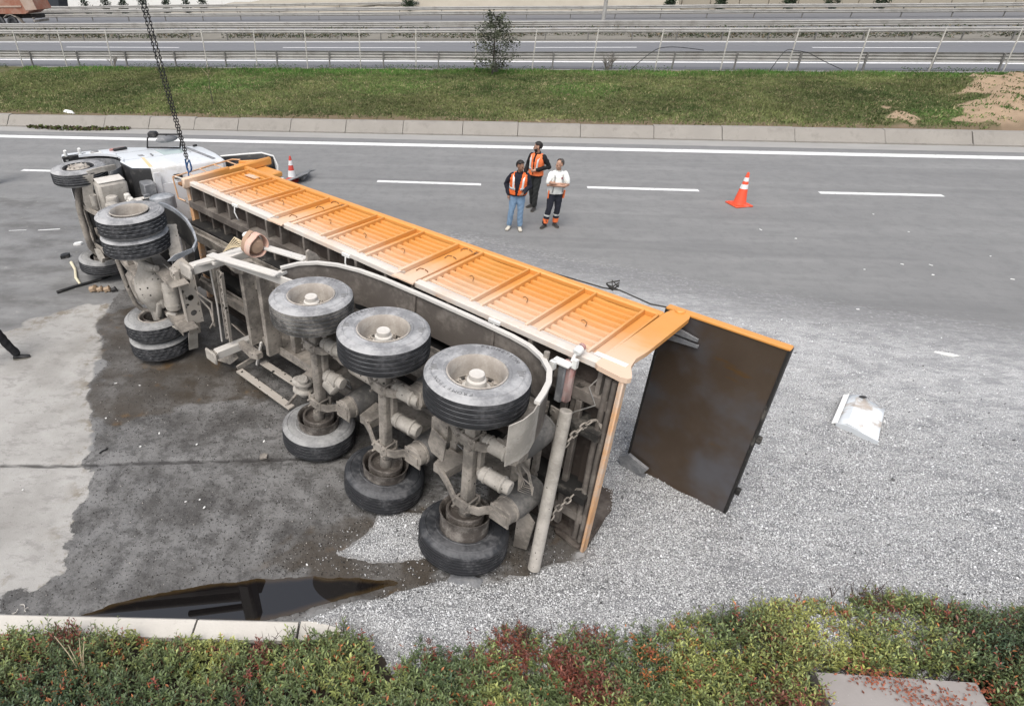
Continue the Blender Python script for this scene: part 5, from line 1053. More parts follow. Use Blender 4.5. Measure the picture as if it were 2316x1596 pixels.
# --- chassis
for y in (.40, -.40):
    mb = MB(); mb.prism([(-1.05, .14), (4.7, .06), (4.7, .30), (-1.05, .40)], (0, y-.008, 0), (1, 0, 0), (0, 0, 1), (0, 1, 0), .016)
    mb.beam((-1.05, y-.03, .14), (4.7, y-.03, .06), .075, .012); mb.beam((-1.05, y-.03, .40), (4.7, y-.03, .30), .075, .012); mb.obj('frame_rail', M['frame'], K, smooth=False)
for x in (3.4, 2.2, .9): MB().beam((x, -.39, .22), (x, .39, .22), .14, .16, ch=.01).obj('crossmember', M['frame'], K)
MB().box((4.0, .0, .60), (1.5, .85, .80), ch=.08).obj('engine', M['framedark'], K); MB().box((2.9, .0, .30), (.8, .45, .45), ch=.08).obj('gearbox', M['framedark'], K)
MB().tube([(2.5, 0, .22), (.45, .03, .10)], .055, 12).obj('drive_shaft', M['frame'], K)
# rear cross-plate with lightening holes
rc = MB(); xr = -.78
def holed_plate(mb, x, y0, y1, z0, z1, holes, t=.012):
    """flat plate in the y-z plane with round holes, made of rings and fillets"""
    n = 12; hs = sorted(holes); ys_ = [y0]+[(a[0]+b[0])/2 for a, b in zip(hs[:-1], hs[1:])]+[y1]
    for (hy, hz_, r), ya, yb_ in zip(hs, ys_[:-1], ys_[1:]):
        O = []; I = []
        for k in range(n):
            a = 2*PI*k/n; c_, s_ = math.cos(a), math.sin(a); tx = min(((yb_-hy)/c_ if c_ > 1e-6 else (ya-hy)/c_ if c_ < -1e-6 else 9), ((z1-hz_)/s_ if s_ > 1e-6 else (z0-hz_)/s_ if s_ < -1e-6 else 9)); O.append((hy+c_*tx, hz_+s_*tx)); I.append((hy+r*c_, hz_+r*s_))
        for xx, fl in ((x, 1), (x+t, -1)):
            V = [(xx, *p) for p in O]+[(xx, *p) for p in I]; mb.add(V, [(k, (k+1) % n, n+(k+1) % n, n+k)[::fl] for k in range(n)])
        V = [(x, *p) for p in I]+[(x+t, *p) for p in I]; mb.add(V, [(k, (k+1) % n, n+(k+1) % n, n+k) for k in range(n)])
holed_plate(rc, xr, -.46, .50, .32, .58, [(.30, .45, .05), (.02, .45, .055), (-.26, .45, .055)])
rc.box((xr+.06, .02, .325), (.14, .96, .014)); rc.box((xr+.06, .02, .575), (.14, .96, .014)); rc.obj('rear_crossplate', M['frameoil'], K, smooth=False)
MB().box((-.72, .44, .30), (.22, .24, .10), ch=.015).obj('tow_bracket', M['frameoil'], K)
# ribbed mudguard carriers up and down from it
mb = MB(); a = np.array([-.42, .56, .46]); b = np.array([-.02, 1.02, .56]); d = unit(b-a); L = np.linalg.norm(b-a)
mb.beam(a, b, .20, .02, (1, -.8, 0))
for k in range(7): q = a+d*L*(k+.5)/7; mb.beam(q+np.array([-.01, -.0, -.11]), q+np.array([.02, .0, .11]), .03, .035, (1, -.8, 0))
mb.obj('mudguard_carrier', M['cream'], K)
MB().beam((-.5, .58, .42), (-.62, .46, .50), .22, .03, (1, 0, 0)).obj('carrier_plate', M['frameoil'], K)
MB().beam((-.70, -.46, .44), (-.52, -.80, .46), .20, .02, (1, -.3, 0)).obj('carrier_plate', M['frameoil'], K)
MB().beam((-.56, -.72, .42), (-.44, -1.12, .40), .17, .015, (1, -.3, 0), ch=.004).obj('lower_flap', M['cream'], K)
MB().prism([(0, 0), (.10, 0), (.30, -.46), (.36, -.62), (.26, -.62), (.05, -.20), (-.02, -.12)], (-.45, -.40, .06), (1, 0, .35), (0, 1, 0), (0, 0, 1), .03).obj('mudguard_stay', M['cream'], K) if False else None
mb = MB(); mb.strip([(-.62, -.55, .22), (-.30, -.50, .10), (-.14, -.56, .02), (-.10, -.80, -.02), (-.06, -1.08, -.06)], (.3, 0, 1), .13, .016); mb.obj('mudguard_stay', M['cream'], K)
# --- drive axle
dif = MB(); dif.lathe([(.001, -.30), (.10, -.29), (.20, -.24), (.285, -.14), (.305, -.04), (.33, -.02), (.33, .03), (.30, .05), (.27, .16), (.18, .28)], (.02, .04, .10), (.62, -.1, .78), 32); dif.obj('differential', M['creamoil'], K)
hs_ = MB(); hs_.lathe([(.10, -.62), (.115, -.45), (.16, -.32), (.24, -.18), (.27, 0), (.24, .18), (.16, .32), (.115, .45), (.10, .62)], (.03, .02, .05), (0, 1, 0), 24); hs_.obj('axle_housing', M['cream'], K)
MB().tube([(.62, .62, -.02), (.52, .58, -.20), (.44, .45, -.30), (.38, .0, -.27), (.32, -.35, -.22), (.30, -.48, -.14), (.22, -.52, -.02)], .038, 10).obj('anti_roll_bar', M['frame'], K)
MB().tube([(-.30, .46, .10), (-.05, .50, .0), (.25, .50, -.06), (.30, .56, -.06)], .05, 9).obj('radius_rod', M['cream'], K)
MB().cyl((-.05, .40, .02), (-.32, .46, .14), .055, 14, ch=.012).obj('damper', M['cream'], K)
MB().tube([(-.02, -.12, .10), (-.20, -.22, .06), (-.12, -.46, .02)], .05, 9).obj('radius_rod', M['cream'], K)
MB().prism([(0, 0), (.10, .02), (.34, -.30), (.40, -.46), (.30, -.50), (.18, -.40), (.02, -.14)], (.12, -.22, -.06), (-.75, 0, .1), (0, 1, 0), (.1, 0, 1), .05).obj('spring_arm', M['creamoil'], K)
MB().box((-.14, -.20, .14), (.22, .24, .18), ch=.05).obj('spring_seat', M['cream'], K)
MB().cyl((-.26, -.42, .14), (-.42, -.40, .26), .05, 12, ch=.01).obj('damper', M['cream'], K)
for s_, y0, mt in ((1, .15, 'creamoil'),):
    tk = MB(); tk.lathe([(.001, -.27), (.08, -.265), (.125, -.235), (.138, -.19), (.138, .19), (.125, .235), (.08, .265), (.001, .27)], (-.36, -.05, .26), (.06, 1, .05), 28)
    for q in (-.14, .12): tk.lathe([(.140, q-.02), (.146, q-.02), (.146, q+.02), (.140, q+.02)], (-.36, -.05, .26), (.06, 1, .05), 28)
    tk.obj('air_tank', M['creamoil'], K)
MB().tube([(-.36, .24, .24), (-.44, .34, .30), (-.60, .36, .36)], .010, 6).obj('air_hose', M['steel'], K)
MB().tube([(-.62, .36, .34), (-.30, .50, .26), (-.1, .44, .22)], .008, 6).obj('air_hose', M['steel'], K)
for p in ([(-1.0, .2, .5), (-1.3, .1, .62), (-1.42, -.18, .55), (-1.35, -.3, .5)], [(-.95, .1, .52), (-1.2, -.05, .6), (-1.35, -.3, .58)]): MB().tube(p, .016, 7).obj('air_hose', M['frame'], K)
MB().beam((.50, .50, -.10), (.30, -.62, -.02), .14, .10, (0, 0, 1), ch=.03).obj('sway_housing', M['frame'], K) if False else None
def drive_tyre(y, sgn, parent, side_m):
    w = .315; R = .53; p, mt = tyre_prof(R, w, 3, .285)
    def lug(j, k): return (-.016 if (12 <= j <= len(p)-13 and ((k+(j//4)*2) % 4) in (0, 1)) else 0)
    o = MB().lathe(p, (0, 0, 0), (0, 1, 0), 104, mats=mt, mod=lug).obj('tyre', [M['rubber'], M[side_m]], parent); return o
def dual(s_):
    up = s_ > 0; cen = np.array([0, s_*.90, 0])
    wh = MB().lathe([(.285, .15), (.296, .17), (.286, .178), (.272, .16), (.262, .12), (.256, .0), (.250, -.10), (.22, -.12), (.12, -.125)], (0, 0, 0), (0, s_, 0), 44).obj('drive_wheel', M['rim'], K)
    wh.location = (.02 if up else 0, 1.06+.15 if up else -1.06+.06, 0)
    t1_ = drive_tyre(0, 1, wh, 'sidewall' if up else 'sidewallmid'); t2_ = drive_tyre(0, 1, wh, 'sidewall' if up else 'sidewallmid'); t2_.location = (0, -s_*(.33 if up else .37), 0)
    MB().lathe([(.285, -.20), (.280, -.18), (.275, -.50), (.296, -.51), (.286, -.52), (.268, -.50), (.262, -.22)], (0, 0, 0), (0, s_, 0), 44).obj('inner_rim', M['rim'], wh)
    MB().lathe([(.205, -.50), (.215, -.42), (.215, -.18)], (0, 0, 0), (0, s_, 0), 32).obj('brake_drum', M['drum'], wh)
    MB().lathe([(.12, -.124), (.11, -.04), (.10, -.02), (.001, -.018)], (0, 0, 0), (0, s_, 0), 28).obj('hub', M['rim'], wh)
dual(1); dual(-1)
# mudguards round the drive wheels
def d_guard(s_, mt):
    arc_ = [(.0+.70*math.cos(a)-.06, .14+.68*math.sin(a)) for a in np.linspace(math.radians(28), math.radians(172), 18)]
    if s_ > 0: arc_ = [(.95, .70), (.78, .77), (.50, .81), (.18, .82), (-.15, .81), (-.50, .76), (-.82, .70), (-1.16, .61), (-1.40, .47)]
    g = MB().strip([(x, s_*.82, z) for x, z in arc_], (0, 1, 0), .46, .012).obj('mudguard', M['framedark'], K)
    MB().strip([(x, s_*1.07, z) for x, z in arc_], (0, 1, 0), .07, .03).obj('mudguard_edge', M[mt], g)
    if s_ > 0: MB().prism([(-.03, 0), (.03, 0), (.045, -.30), (0, -.42), (-.045, -.30)], (-1.41, 1.07, .45), (0, 1, .2), (.40, 0, 1), (1, 0, 0), .015).obj('mudguard_tip', M[mt], g)
d_guard(1, 'fenderlip')
MB().lathe([(.001, 0), (.10, .01), (.20, .03), (.24, .06), (.24, .30)], (2.18, .86, 1.08), (-.1, -1, 0), 24).obj('round_canister', M['fenderlip'], K)
# --- front axle and steering
MB().tube([(3.80, .86, -.04), (3.78, .70, -.16), (3.74, .45, -.22), (3.72, 0, -.24), (3.74, -.45, -.22), (3.86, -.66, -.12), (3.92, -.76, .0)], .065, 10).obj('front_axle', M['frame'], K)
MB().tube([(4.02, .80, -.06), (4.05, .2, -.10), (4.04, -.6, -.08)], .022, 8).obj('track_rod', M['frame'], K); MB().tube([(4.25, .75, .02), (4.30, .1, -.02), (4.28, -.5, .0)], .030, 8).obj('steering_link', M['framedark'], K)
for y in (.42, -.42): MB().strip([(4.7, y, .0), (4.2, y, -.10), (3.78, y, -.14), (3.3, y, -.06), (2.9, y, .05)], (0, 1, 0), .09, .04).obj('leaf_spring', M['frame'], K)
MB().box((3.92, -.66, -.02), (.20, .14, .22), ch=.03).obj('steering_knuckle', M['cream'], K); MB().cyl((3.6, -.66, .08), (3.42, -.50, .2), .09, 14, ch=.02).obj('brake_chamber', M['cream'], K)
MB().prism([(0, 0), (.22, .06), (.26, .22), (.14, .30), (.0, .16)], (3.52, -.42, -.20), (0, -1, 0), (-1, 0, .2), (.1, 0, 1), .06).obj('steering_arm', M['cream'], K)
def front_wheel(s_):
    up = s_ > 0
    wh = MB().lathe([(.285, .12), (.297, .14), (.286, .148), (.27, .13), (.262, .08), (.258, .02)], (0, 0, 0), (0, s_, 0), 44).obj('front_wheel', M['dark'], K); wh.location = (3.78, s_*1.055, -.02)
    p, mt = tyre_prof(.525, .30, 4, .285); MB().lathe(p, (0, 0, 0), (0, 1, 0), 72, mats=mt).obj('tyre', [M['rubber'], M['sidewallmid' if not up else 'sidewall']], wh)
    MB().lathe([(.255, .0), (.245, .05), (.215, .115), (.19, .135), (.14, .14), (.125, .155), (.12, .165), (.08, .168), (.075, .160), (.05, .16), (.001, .162)], (0, 0, 0), (0, s_, 0), 40).obj('wheel_disc', M['rim'], wh)
    bt = MB()
    for k in range(10): a = 2*PI*k/10; c = np.array([.1675*math.cos(a), s_*.135, .1675*math.sin(a)]); bt.cyl(c, c+np.array([0, s_*.035, 0]), .017, 6)
    for k in range(10): a = 2*PI*(k+.5)/10; c = np.array([.222*math.cos(a), s_*.104, .222*math.sin(a)]); bt.cyl(c, c+np.array([0, s_*.006, 0]), .026, 10, m=1)
    bt.obj('wheel_bolts', [M['rim'], M['dark']], wh); MB().lathe([(.20, -.16), (.21, -.10), (.21, .02)], (0, 0, 0), (0, s_, 0), 32).obj('brake_drum', M['drum'], wh)
    return wh
front_wheel(1).location[1] += .02; w_ = front_wheel(-1); w_.rotation_euler = (.06, 0, .05); w_.location = (3.94, -.90, .0)
# --- what hangs on the left of the frame (now on top): splash guard, exhaust box, air filters, battery tray
MB().strip([(3.46, 1.17, .62), (3.36, 1.19, .30), (3.28, 1.18, .04)], (0, 1, 0), .10, .05).obj('splash_guard', M['cream'], K)
MB().prism([(0, 0), (0, .10), (.72, .22), (.76, .02), (.70, -.02)], (3.24, 1.18, -.02), (0, -1, -.02), (0, 0, 1), (-1, 0, 0), .02).obj('splash_flap', M['cream'], K) if False else None
MB().strip([(3.24, 1.16, .04), (3.30, .92, -.02), (3.36, .62, -.06), (3.38, .42, -.02)], (-.25, 0, 1), .20, .014).obj('splash_flap', M['cream'], K)
ex = MB().box((3.02, .74, .36), (.46, .66, .56), ch=.06).obj('exhaust_box', M['cream'], K)
MB().box((3.02, 1.075, .36), (.40, .02, .50), ch=.008).obj('box_lid', M['rimwhite'], ex)
mb = MB(); mb.lathe([(.062, 0), (.062, .20), (.050, .20), (.050, .02), (.001, .02)], (2.98, .64, -.02), (0, 1, 0), 22); mb.obj('exhaust_stub', M['cream'], K); MB().cyl((2.98, .655, -.02), (2.98, .66, -.02), .049, 18).obj('stub_bore', M['dark'], K)
for x, z, y in ((2.66, .26, .86), (2.44, .18, .80)): MB().lathe([(.001, 0), (.07, .004), (.105, .022), (.115, .05), (.115, .50), (.09, .52), (.001, .52)], (x, y, z), (0.05, -1, 0), 26).obj('air_filter', M['cream'], K)
for c_, s3 in (((2.52, .82, .52), (.13, .12, .11)), ((2.36, .76, .54), (.17, .16, .10)), ((2.24, .72, .66), (.10, .18, .12)), ((2.40, .66, .66), (.14, .12, .12))): MB().box(c_, s3, ch=.018).obj('air_valve', M['rimwhite'], K)
MB().box((2.66, .84, .98), (.34, .30, .24), ch=.02).obj('battery_box', M['greyplastic'], K); MB().box((2.42, .58, .86), (.06, .50, .12), ch=.01).obj('battery_tray', M['greyplastic'], K)
MB().prism([(0, 0), (.28, 0), (.34, .06), (.34, .14), (0, .10)], (2.36, .70, .90), (0, -1, 0), (0, 0, 1), (-1, 0, 0), .02).obj('white_bracket', M['white'], K, smooth=False)
MB().box((2.44, .76, .70), (.12, .025, .46), ch=.008).obj('guard_plate', M['rimwhite'], K); MB().box((1.42, .96, .44), (.10, .12, .62), ch=.02).obj('guard_shadow_box', M['dark'], K) if False else None
MB().box((2.05, .62, .45), (.30, .30, .5), ch=.05).obj('fuel_filter', M['framedark'], K)
MB().box((1.7, -.72, .32), (1.1, .50, .56), ch=.10).obj('fuel_tank', M['frame'], K)
MB().box((1.55, .66, .52), (.8, .44, .40), ch=.08).obj('equipment_box', M['framedark'], K)
# fifth wheel
MB().lathe([(.001, 0), (.42, 0), (.44, -.02), (.44, -.06), (.001, -.06)], (.1, 0, .66), (0, 0, 1), 28).obj('fifth_wheel', M['framedark'], K)
MB().strip([(.62, -.62, -.05), (.72, -.74, .10), (.66, -.92, .26), (.60, -1.10, .34)], (.4, 0, 1), .30, .012).obj('crumpled_guard', M['creamoil'], K)

# ================================================================== crane chain with its blue hook
def TK(p): return np.array(truck.matrix_world@Vector(p))
hook_w = G(428, 385, 2.62); top_w = hook_w+np.array([-.42, -.05, 5.0])
ch_root = empty('crane_chain', loc=tuple(hook_w)); tag(ch_root, 'dark double lifting chain hanging from above with a blue hook at its end', 'chain')
dv = top_w-hook_w
for off in (-.026, .026):
    e0 = np.array([off*.6, 0, .20]); side_ = np.array([off*1.15, off*.3, 0]); chain('chain_link', [e0, side_+dv*.35, side_+dv*.7, side_*1.0+dv], ch_root, 'chain', .066, .0075, .0175)
hk = MB(); hk.tube([(-.06, 0, .36), (-.06, 0, .10), (-.05, 0, .02)], .022, 8); hk.tube([(.06, 0, .34), (.075, 0, .22), (.085, 0, .10), (.065, 0, .0), (.02, 0, -.045), (-.03, 0, -.03), (-.06, 0, .03), (-.05, 0, .12), (0, 0, .25), (.05, 0, .33)], [.020, .022, .026, .028, .026, .022, .020, .020, .020, .020], 10); hk.v = [(x*.62, y*1.0, z*.56) for x, y, z in hk.v]; hk.obj('hook', M['blue'], ch_root)
MB().tube([(-.025, 0, .03), (-.03, .01, -.06), (-.035, .0, -.12)], .013, 7).obj('shackle', M['blue'], ch_root)

# ================================================================== PEOPLE
SKIN = surf('skin', (.40, .235, .165), .55, var=.1, vs=8); SKIN2 = surf('skin_tan', (.27, .15, .10), .55, var=.1, vs=8)
def cloth(name, c, rough=.9): return surf(name, c, rough, var=.16, vs=9, bump=.25, bs=22)
HAIRD = surf('dark_hair', (.014, .011, .010), .6, var=.3, vs=30); HAIRG = surf('greying_hair', (.075, .065, .06), .7, var=.4, vs=40)
def loft(mb, rings, n=14):
    """rings: (centre, rx, ry, yaw) stacked along a limb or trunk, closed at both ends"""
    V = []; pts = [np.asarray(r[0], float) for r in rings]
    for i, (c, rx, ry, yaw) in enumerate(rings):
        d = unit(pts[min(i+1, len(pts)-1)]-pts[max(i-1, 0)]); x = np.array([math.cos(yaw), math.sin(yaw), 0]); x = unit(x-d*(x@d)); y = np.cross(d, x)
        for k in range(n): a = 2*PI*k/n; V.append(pts[i]+rx*math.cos(a)*x+ry*math.sin(a)*y)
    F = [(i*n+k, i*n+(k+1) % n, (i+1)*n+(k+1) % n, (i+1)*n+k) for i in range(len(rings)-1) for k in range(n)]
    F += [tuple(range(n))[::-1], tuple(range((len(rings)-1)*n, len(rings)*n))]; mb.add(V, F)
def limb(mb, pts, rs, n=12):
    pts = [np.asarray(p, float) for p in pts]; mb.tube(pts, rs, n)
    for p, r in zip(pts, rs): mb.sphere(p, r, 10)
def remesh(name, mb, mat, parent, vox=.011, smooth_it=3):
    me = bpy.data.meshes.new('tmp'); me.from_pydata(mb.v, [], mb.f); me.validate(); o = bpy.data.objects.new('tmp', me); COL.objects.link(o)
    import bmesh
    bm = bmesh.new(); bm.from_mesh(me); bmesh.ops.recalc_face_normals(bm, faces=bm.faces); bm.to_mesh(me); bm.free()
    r = o.modifiers.new('r', 'REMESH'); r.mode = 'VOXEL'; r.voxel_size = vox
    s_ = o.modifiers.new('s', 'SMOOTH'); s_.iterations = smooth_it; s_.factor = .5
    dg = bpy.context.evaluated_depsgraph_get(); m2 = bpy.data.meshes.new_from_object(o.evaluated_get(dg)); bpy.data.objects.remove(o); bpy.data.meshes.remove(me)
    m2.name = name
    if name in ('trousers', 'jacket', 'shirt', 'vest'):      # folds of cloth
        n_ = len(m2.vertices); co = np.empty(n_*3, np.float32); m2.vertices.foreach_get('co', co); co = co.reshape(-1, 3); nr = np.empty(n_*3, np.float32); m2.vertex_normals.foreach_get('vector', nr); nr = nr.reshape(-1, 3)
        x, y, z = co.T; f = np.sin(z*34+5*np.sin(x*11+z*3)+4*np.sin(y*13))*.5+np.sin(z*61+7*np.sin(x*17)+5*np.cos(y*9+z*8))*.3+.6*np.sin(x*23+y*19+z*9); co = co+nr*(f*.0065)[:, None]; m2.vertices.foreach_set('co', co.astype(np.float32).ravel())
    m2.materials.clear(); m2.materials.append(mat); m2.polygons.foreach_set('use_smooth', [True]*len(m2.polygons)); return link(name, m2, parent)
def cut(o, keep):
    """drop the vertices of a garment for which keep(x, y, z) is false: openings, necklines, hems"""
    import bmesh
    bm = bmesh.new(); bm.from_mesh(o.data); bmesh.ops.delete(bm, geom=[v for v in bm.verts if not keep(*v.co)], context='VERTS'); bm.to_mesh(o.data); bm.free()
    s_ = o.modifiers.new('thick', 'SOLIDIFY'); s_.thickness = .006; s_.offset = 1
def hand(mb, w, d, nrm, curl=.5):
    """palm, four unequal fingers and a thumb from wrist w along d; nrm is the palm normal"""
    d = unit(d); nrm = unit(np.asarray(nrm)-d*(np.asarray(nrm)@d)); s_ = np.cross(d, nrm)
    pc = w+d*.05; V = []
    mb.tube([w-d*.02, w+d*.03, w+d*.085], [.026, .034, .034], 10); mb.sphere(w+d*.085, .034, 10)
    for k, (off, L) in enumerate(((-.030, .068), (-.010, .078), (.010, .074), (.030, .058))):
        b = w+d*.085+s_*off; p = [b]; dd = d.copy()
        for j in range(3): dd = unit(dd*math.cos(curl*.6)+nrm*math.sin(curl*.6)); p.append(p[-1]+dd*L/3*(1.15-.15*j))
        mb.tube(p, [.0105, .010, .009, .0075], 7)
        for q in p: mb.sphere(q, .0095, 6)
    b = w+d*.025-s_*.034; p = [b, b+unit(d*.7-s_*.7)*.035, b+unit(d*.7-s_*.7)*.035+unit(d*.85-s_*.2+nrm*.4)*.032]; mb.tube(p, [.013, .012, .009], 7); mb.sphere(p[-1], .010, 6); mb.sphere(p[1], .012, 6)
def head(root, c, yaw, pitch, skin, hair, style, beard=False):
    """head with brow, eyes, nose, mouth, ears; yaw turns the face from +y towards -x"""
    R = np.array(Matrix.Rotation(yaw, 3, 'Z')@Matrix.Rotation(pitch, 3, 'X')); T = lambda p: c+R@np.asarray(p, float)
    mb = MB(); 
    def ell(p, r, n=16):
        q = MB(); q.sphere((0, 0, 0), r, n); mb.add([T(np.array(v)+np.asarray(p)) for v in q.v], q.f)
    ell((0, -.008, .03), (.074, .094, .090), 20); ell((0, .030, -.045), (.056, .060, .062)); ell((0, .066, -.088), (.030, .026, .022)); ell((0, .090, .012), (.052, .012, .010))
    ell((0, .100, -.022), (.013, .020, .026)); ell((0, .108, -.036), (.018, .015, .012)); ell((-.040, .072, -.03), (.022, .018, .018)); ell((.040, .072, -.03), (.022, .018, .018))
    ell((0, .086, -.064), (.024, .010, .006)); ell((0, .085, -.073), (.020, .010, .006))
    for s_ in (-1, 1): ell((s_*.078, -.008, -.012), (.010, .020, .032))
    ft = [MB(), MB()]
    for s_ in (-1, 1):
        q = MB(); q.sphere((0, 0, 0), (.011, .006, .0065), 10); ft[0].add([T(np.array(v)+(s_*.031, .085, -.002)) for v in q.v], q.f)
        q = MB(); q.sphere((0, 0, 0), (.020, .006, .005), 8); ft[1].add([T(np.array(v)+(s_*.031, .096, .016)) for v in q.v], q.f)
    hr = MB(); q = MB(); q.sphere((0, 0, 0), (.083, .102, .098), 26)
    keepv = {}
    for i, v in enumerate(q.v):
        x, y, z = v; okk = (z > (-.06 if y < -.02 else .012+.30*max(0, y)+(0 if style == 'full' else .25*max(0, y+.03)))) or (y < -.055 and z > -.075)
        if style == 'thin' and (y > .03 and abs(x) < .05 and z > .03): okk = False
        if okk: keepv[i] = len(keepv)
    V = [None]*len(keepv)
    for i, k in keepv.items(): V[k] = T(np.array(q.v[i])*(1.0+.02*math.sin(i*1.7))+np.array([0, -.010, .035]))
    hr.add(V, [tuple(keepv[i] for i in f) for f in q.f if all(i in keepv for i in f)])
    return mb, ft, hr, R, T
M['eye'] = surf('dark_eyes', (.02, .015, .012), .3); M['shoe_white'] = surf('off_white_trainers', (.58, .54, .46), .7, var=.12); M['boot'] = surf('dark_boots', (.035, .032, .030), .6, var=.2); M['sole'] = surf('shoe_sole', (.16, .15, .13), .8)
M['retro'] = surf('reflective_tape', (.60, .61, .60), .35, .2, var=.08)
def shoe(root, a, yaw, mat, sole='sole'):
    """a = ankle point on the ground plane"""
    c, s_ = math.cos(yaw), math.sin(yaw); T = lambda p: (a[0]+c*p[0]-s_*p[1], a[1]+s_*p[0]+c*p[1], a[2]+p[2]); mb = MB(); V = []
    rings = [(-.075, .030, .035, .05), (-.055, .040, .045, .085), (-.01, .043, .050, .10), (.05, .045, .040, .075), (.10, .050, .032, .058), (.155, .046, .026, .050), (.190, .030, .018, .038)]
    n = 12
    for (y, w, h, zt_) in rings:
        for k in range(n): al = 2*PI*k/n; z = zt_*.5+zt_*.5*math.sin(al); V.append(T((w*math.cos(al)*(1.0 if z < zt_*.6 else .85), y, .012+z)))
    mb.add(V, [(i*n+k, i*n+(k+1) % n, (i+1)*n+(k+1) % n, (i+1)*n+k) for i in range(len(rings)-1) for k in range(n)]+[tuple(range(n))[::-1], tuple(range((len(rings)-1)*n, len(rings)*n))])
    sh_ = mb.obj('shoe', mat, root); mb = MB(); pr = [(-.046, -.02), (-.040, .06), (-.050, .11), (-.044, .16), (-.02, .196), (.02, .196), (.044, .16), (.050, .11), (.040, .06), (.046, -.02), (.036, -.075), (0, -.086), (-.036, -.075)]
    V = [T((x, y, 0)) for x, y in pr]+[T((x, y, .022)) for x, y in pr]; n = len(pr); mb.add(V, [tuple(range(n))[::-1], tuple(range(n, 2*n))]+[(k, (k+1) % n, n+(k+1) % n, n+k) for k in range(n)]); mb.obj('sole', M[sole], sh_)
def person(label, loc, yaw, H, skin, hair, legs, arms, trousers, top, shoes, face=(0, 0), style='full', beard=False, build=1.0, vest=None, long_sleeve=True, group=None, hem=0.0, belly=0.0, lean=(0, 0), extras=None, jacket_open=False):
    """legs: [(hip, knee, ankle, shoe yaw)] left then right; arms: [(shoulder, elbow, wrist, hand dir, palm)] ; x right, y facing, z up"""
    k = H/1.76; root = empty('person', loc=tuple(loc), rz=yaw); root.scale = (k, k, k); tag(root, label, 'person', group); b = build
    A = lambda p: np.asarray(p, float)
    hipc = A((legs[0][0]+np.asarray(legs[1][0]))/2) if False else (A(legs[0][0])+A(legs[1][0]))/2
    sh_c = (A(arms[0][0])+A(arms[1][0]))/2
    neck = sh_c+A((0, .015, .07)); hc = sh_c+A((lean[0], .045+lean[1], .215))
    # body: one continuous skin surface
    mb, ft, hr, R, T = head(root, hc, face[0], face[1], skin, hair, style, beard)
    limb(mb, [sh_c+A((0, 0, .0)), neck, hc+A((0, -.01, -.06))], [.062, .056, .052])
    def trunk(mb, g, z0=None):
        c0 = hipc; v = sh_c-hipc; P = lambda f, dx=0, dy=0: c0+v*f+A((dx, dy, 0))
        loft(mb, [(P(-.12), .12*b+g, .085+g, 0), (P(-.02), .160*b+g, .112+g, 0), (P(.18), .158*b+g, .115+g+belly*.5, 0), (P(.38, 0, belly*.35), .152*b+g, .112+g+belly, 0), (P(.62, 0, .01), .168*b+g, .112+g+belly*.4, 0), (P(.82, 0, .01), .176*b+g, .108+g, 0), (P(.97), .165*b+g, .088+g, 0), (P(1.09), .095+g, .066+g*.5, 0)], 18)
    trunk(mb, 0)
    for (h_, kn, an, sy) in legs: limb(mb, [A(h_), A(kn)*.5+A(h_)*.5, A(kn), A(kn)*.55+A(an)*.45, A(an)], [.082*b, .074*b, .054, .050, .036])
    for (s_, e, w, hd_, pl) in arms: limb(mb, [A(s_)*.85+sh_c*.15+A((0, 0, -.04)), A(e), A(e)*.6+A(w)*.4, A(w)], [.044, .041, .038, .027]); hand(mb, A(w), A(hd_), A(pl))
    body = remesh('body', mb, skin, root, .011, 2)
    ft[0].obj('eyes', M['eye'], body); ft[1].obj('eyebrows', hair, body); h_o = hr.obj('hair', hair, body); sd_ = h_o.modifiers.new('thick', 'SOLIDIFY'); sd_.thickness = .012; sd_.offset = 1
    if beard:
        q = MB(); q.sphere((0, 0, 0), (.062, .066, .068), 20); kp = {}
        for i, v in enumerate(q.v):
            if v[2] < .012-abs(v[0])*(-.5) and v[1] > -.035 and not (abs(v[0]) < .022 and v[2] > -.03): kp[i] = len(kp)
        V = [None]*len(kp)
        for i, j in kp.items(): V[j] = T(np.array(q.v[i])+np.array([0, .032, -.047]))
        bd_ = MB().add(V, [tuple(kp[i] for i in f) for f in q.f if all(i in kp for i in f)]).obj('beard', hair, body); s2 = bd_.modifiers.new('thick', 'SOLIDIFY'); s2.thickness = .008; s2.offset = 1
    # clothes
    mb = MB()
    c0 = hipc; v = sh_c-hipc; loft(mb, [(c0+v*-.14, .12*b, .09, 0), (c0+v*-.04, .170*b, .125, 0), (c0+v*.08, .170*b, .124+belly*.4, 0), (c0+v*.16, .162*b, .120+belly*.5, 0)], 18)
    for (h_, kn, an, sy) in legs:
        h_, kn, an = A(h_), A(kn), A(an); lo = an+(kn-an)*.03+A((0, 0, .035)); limb(mb, [h_, h_*.5+kn*.5, kn, kn*.5+an*.5+A((0, -.008, 0)), lo], [.098*b, .090*b, .074, .070, .066])
    tr = remesh('trousers', mb, trousers, root, .011, 3)
    mb = MB(); trunk(mb, .020)
    if hem: loft(mb, [(hipc+v*-.10, .172*b+.012, .125+.012, 0), (hipc+v*.08, .172*b+.014, .125+.014+belly*.4, 0), (hipc+v*.3, .160*b+.02, .118+.02+belly*.8, 0)], 18)
    for (s_, e, w, hd_, pl) in arms:
        s_, e, w = A(s_), A(e), A(w)
        if long_sleeve: limb(mb, [s_*.94+sh_c*.06+A((0, 0, -.025)), s_*.5+e*.5, e, e*.5+w*.5, w], [.070, .068, .060, .054, .046])
        else: limb(mb, [s_*.92+sh_c*.08+A((0, 0, -.03)), s_*.45+e*.55, s_*.25+e*.75], [.066, .066, .064])
    zlo = (hipc+v*(-.06 if hem else .0))[2]
    tp = remesh('shirt' if not long_sleeve else 'jacket', mb, top, root, .011, 3); nz = neck[2]
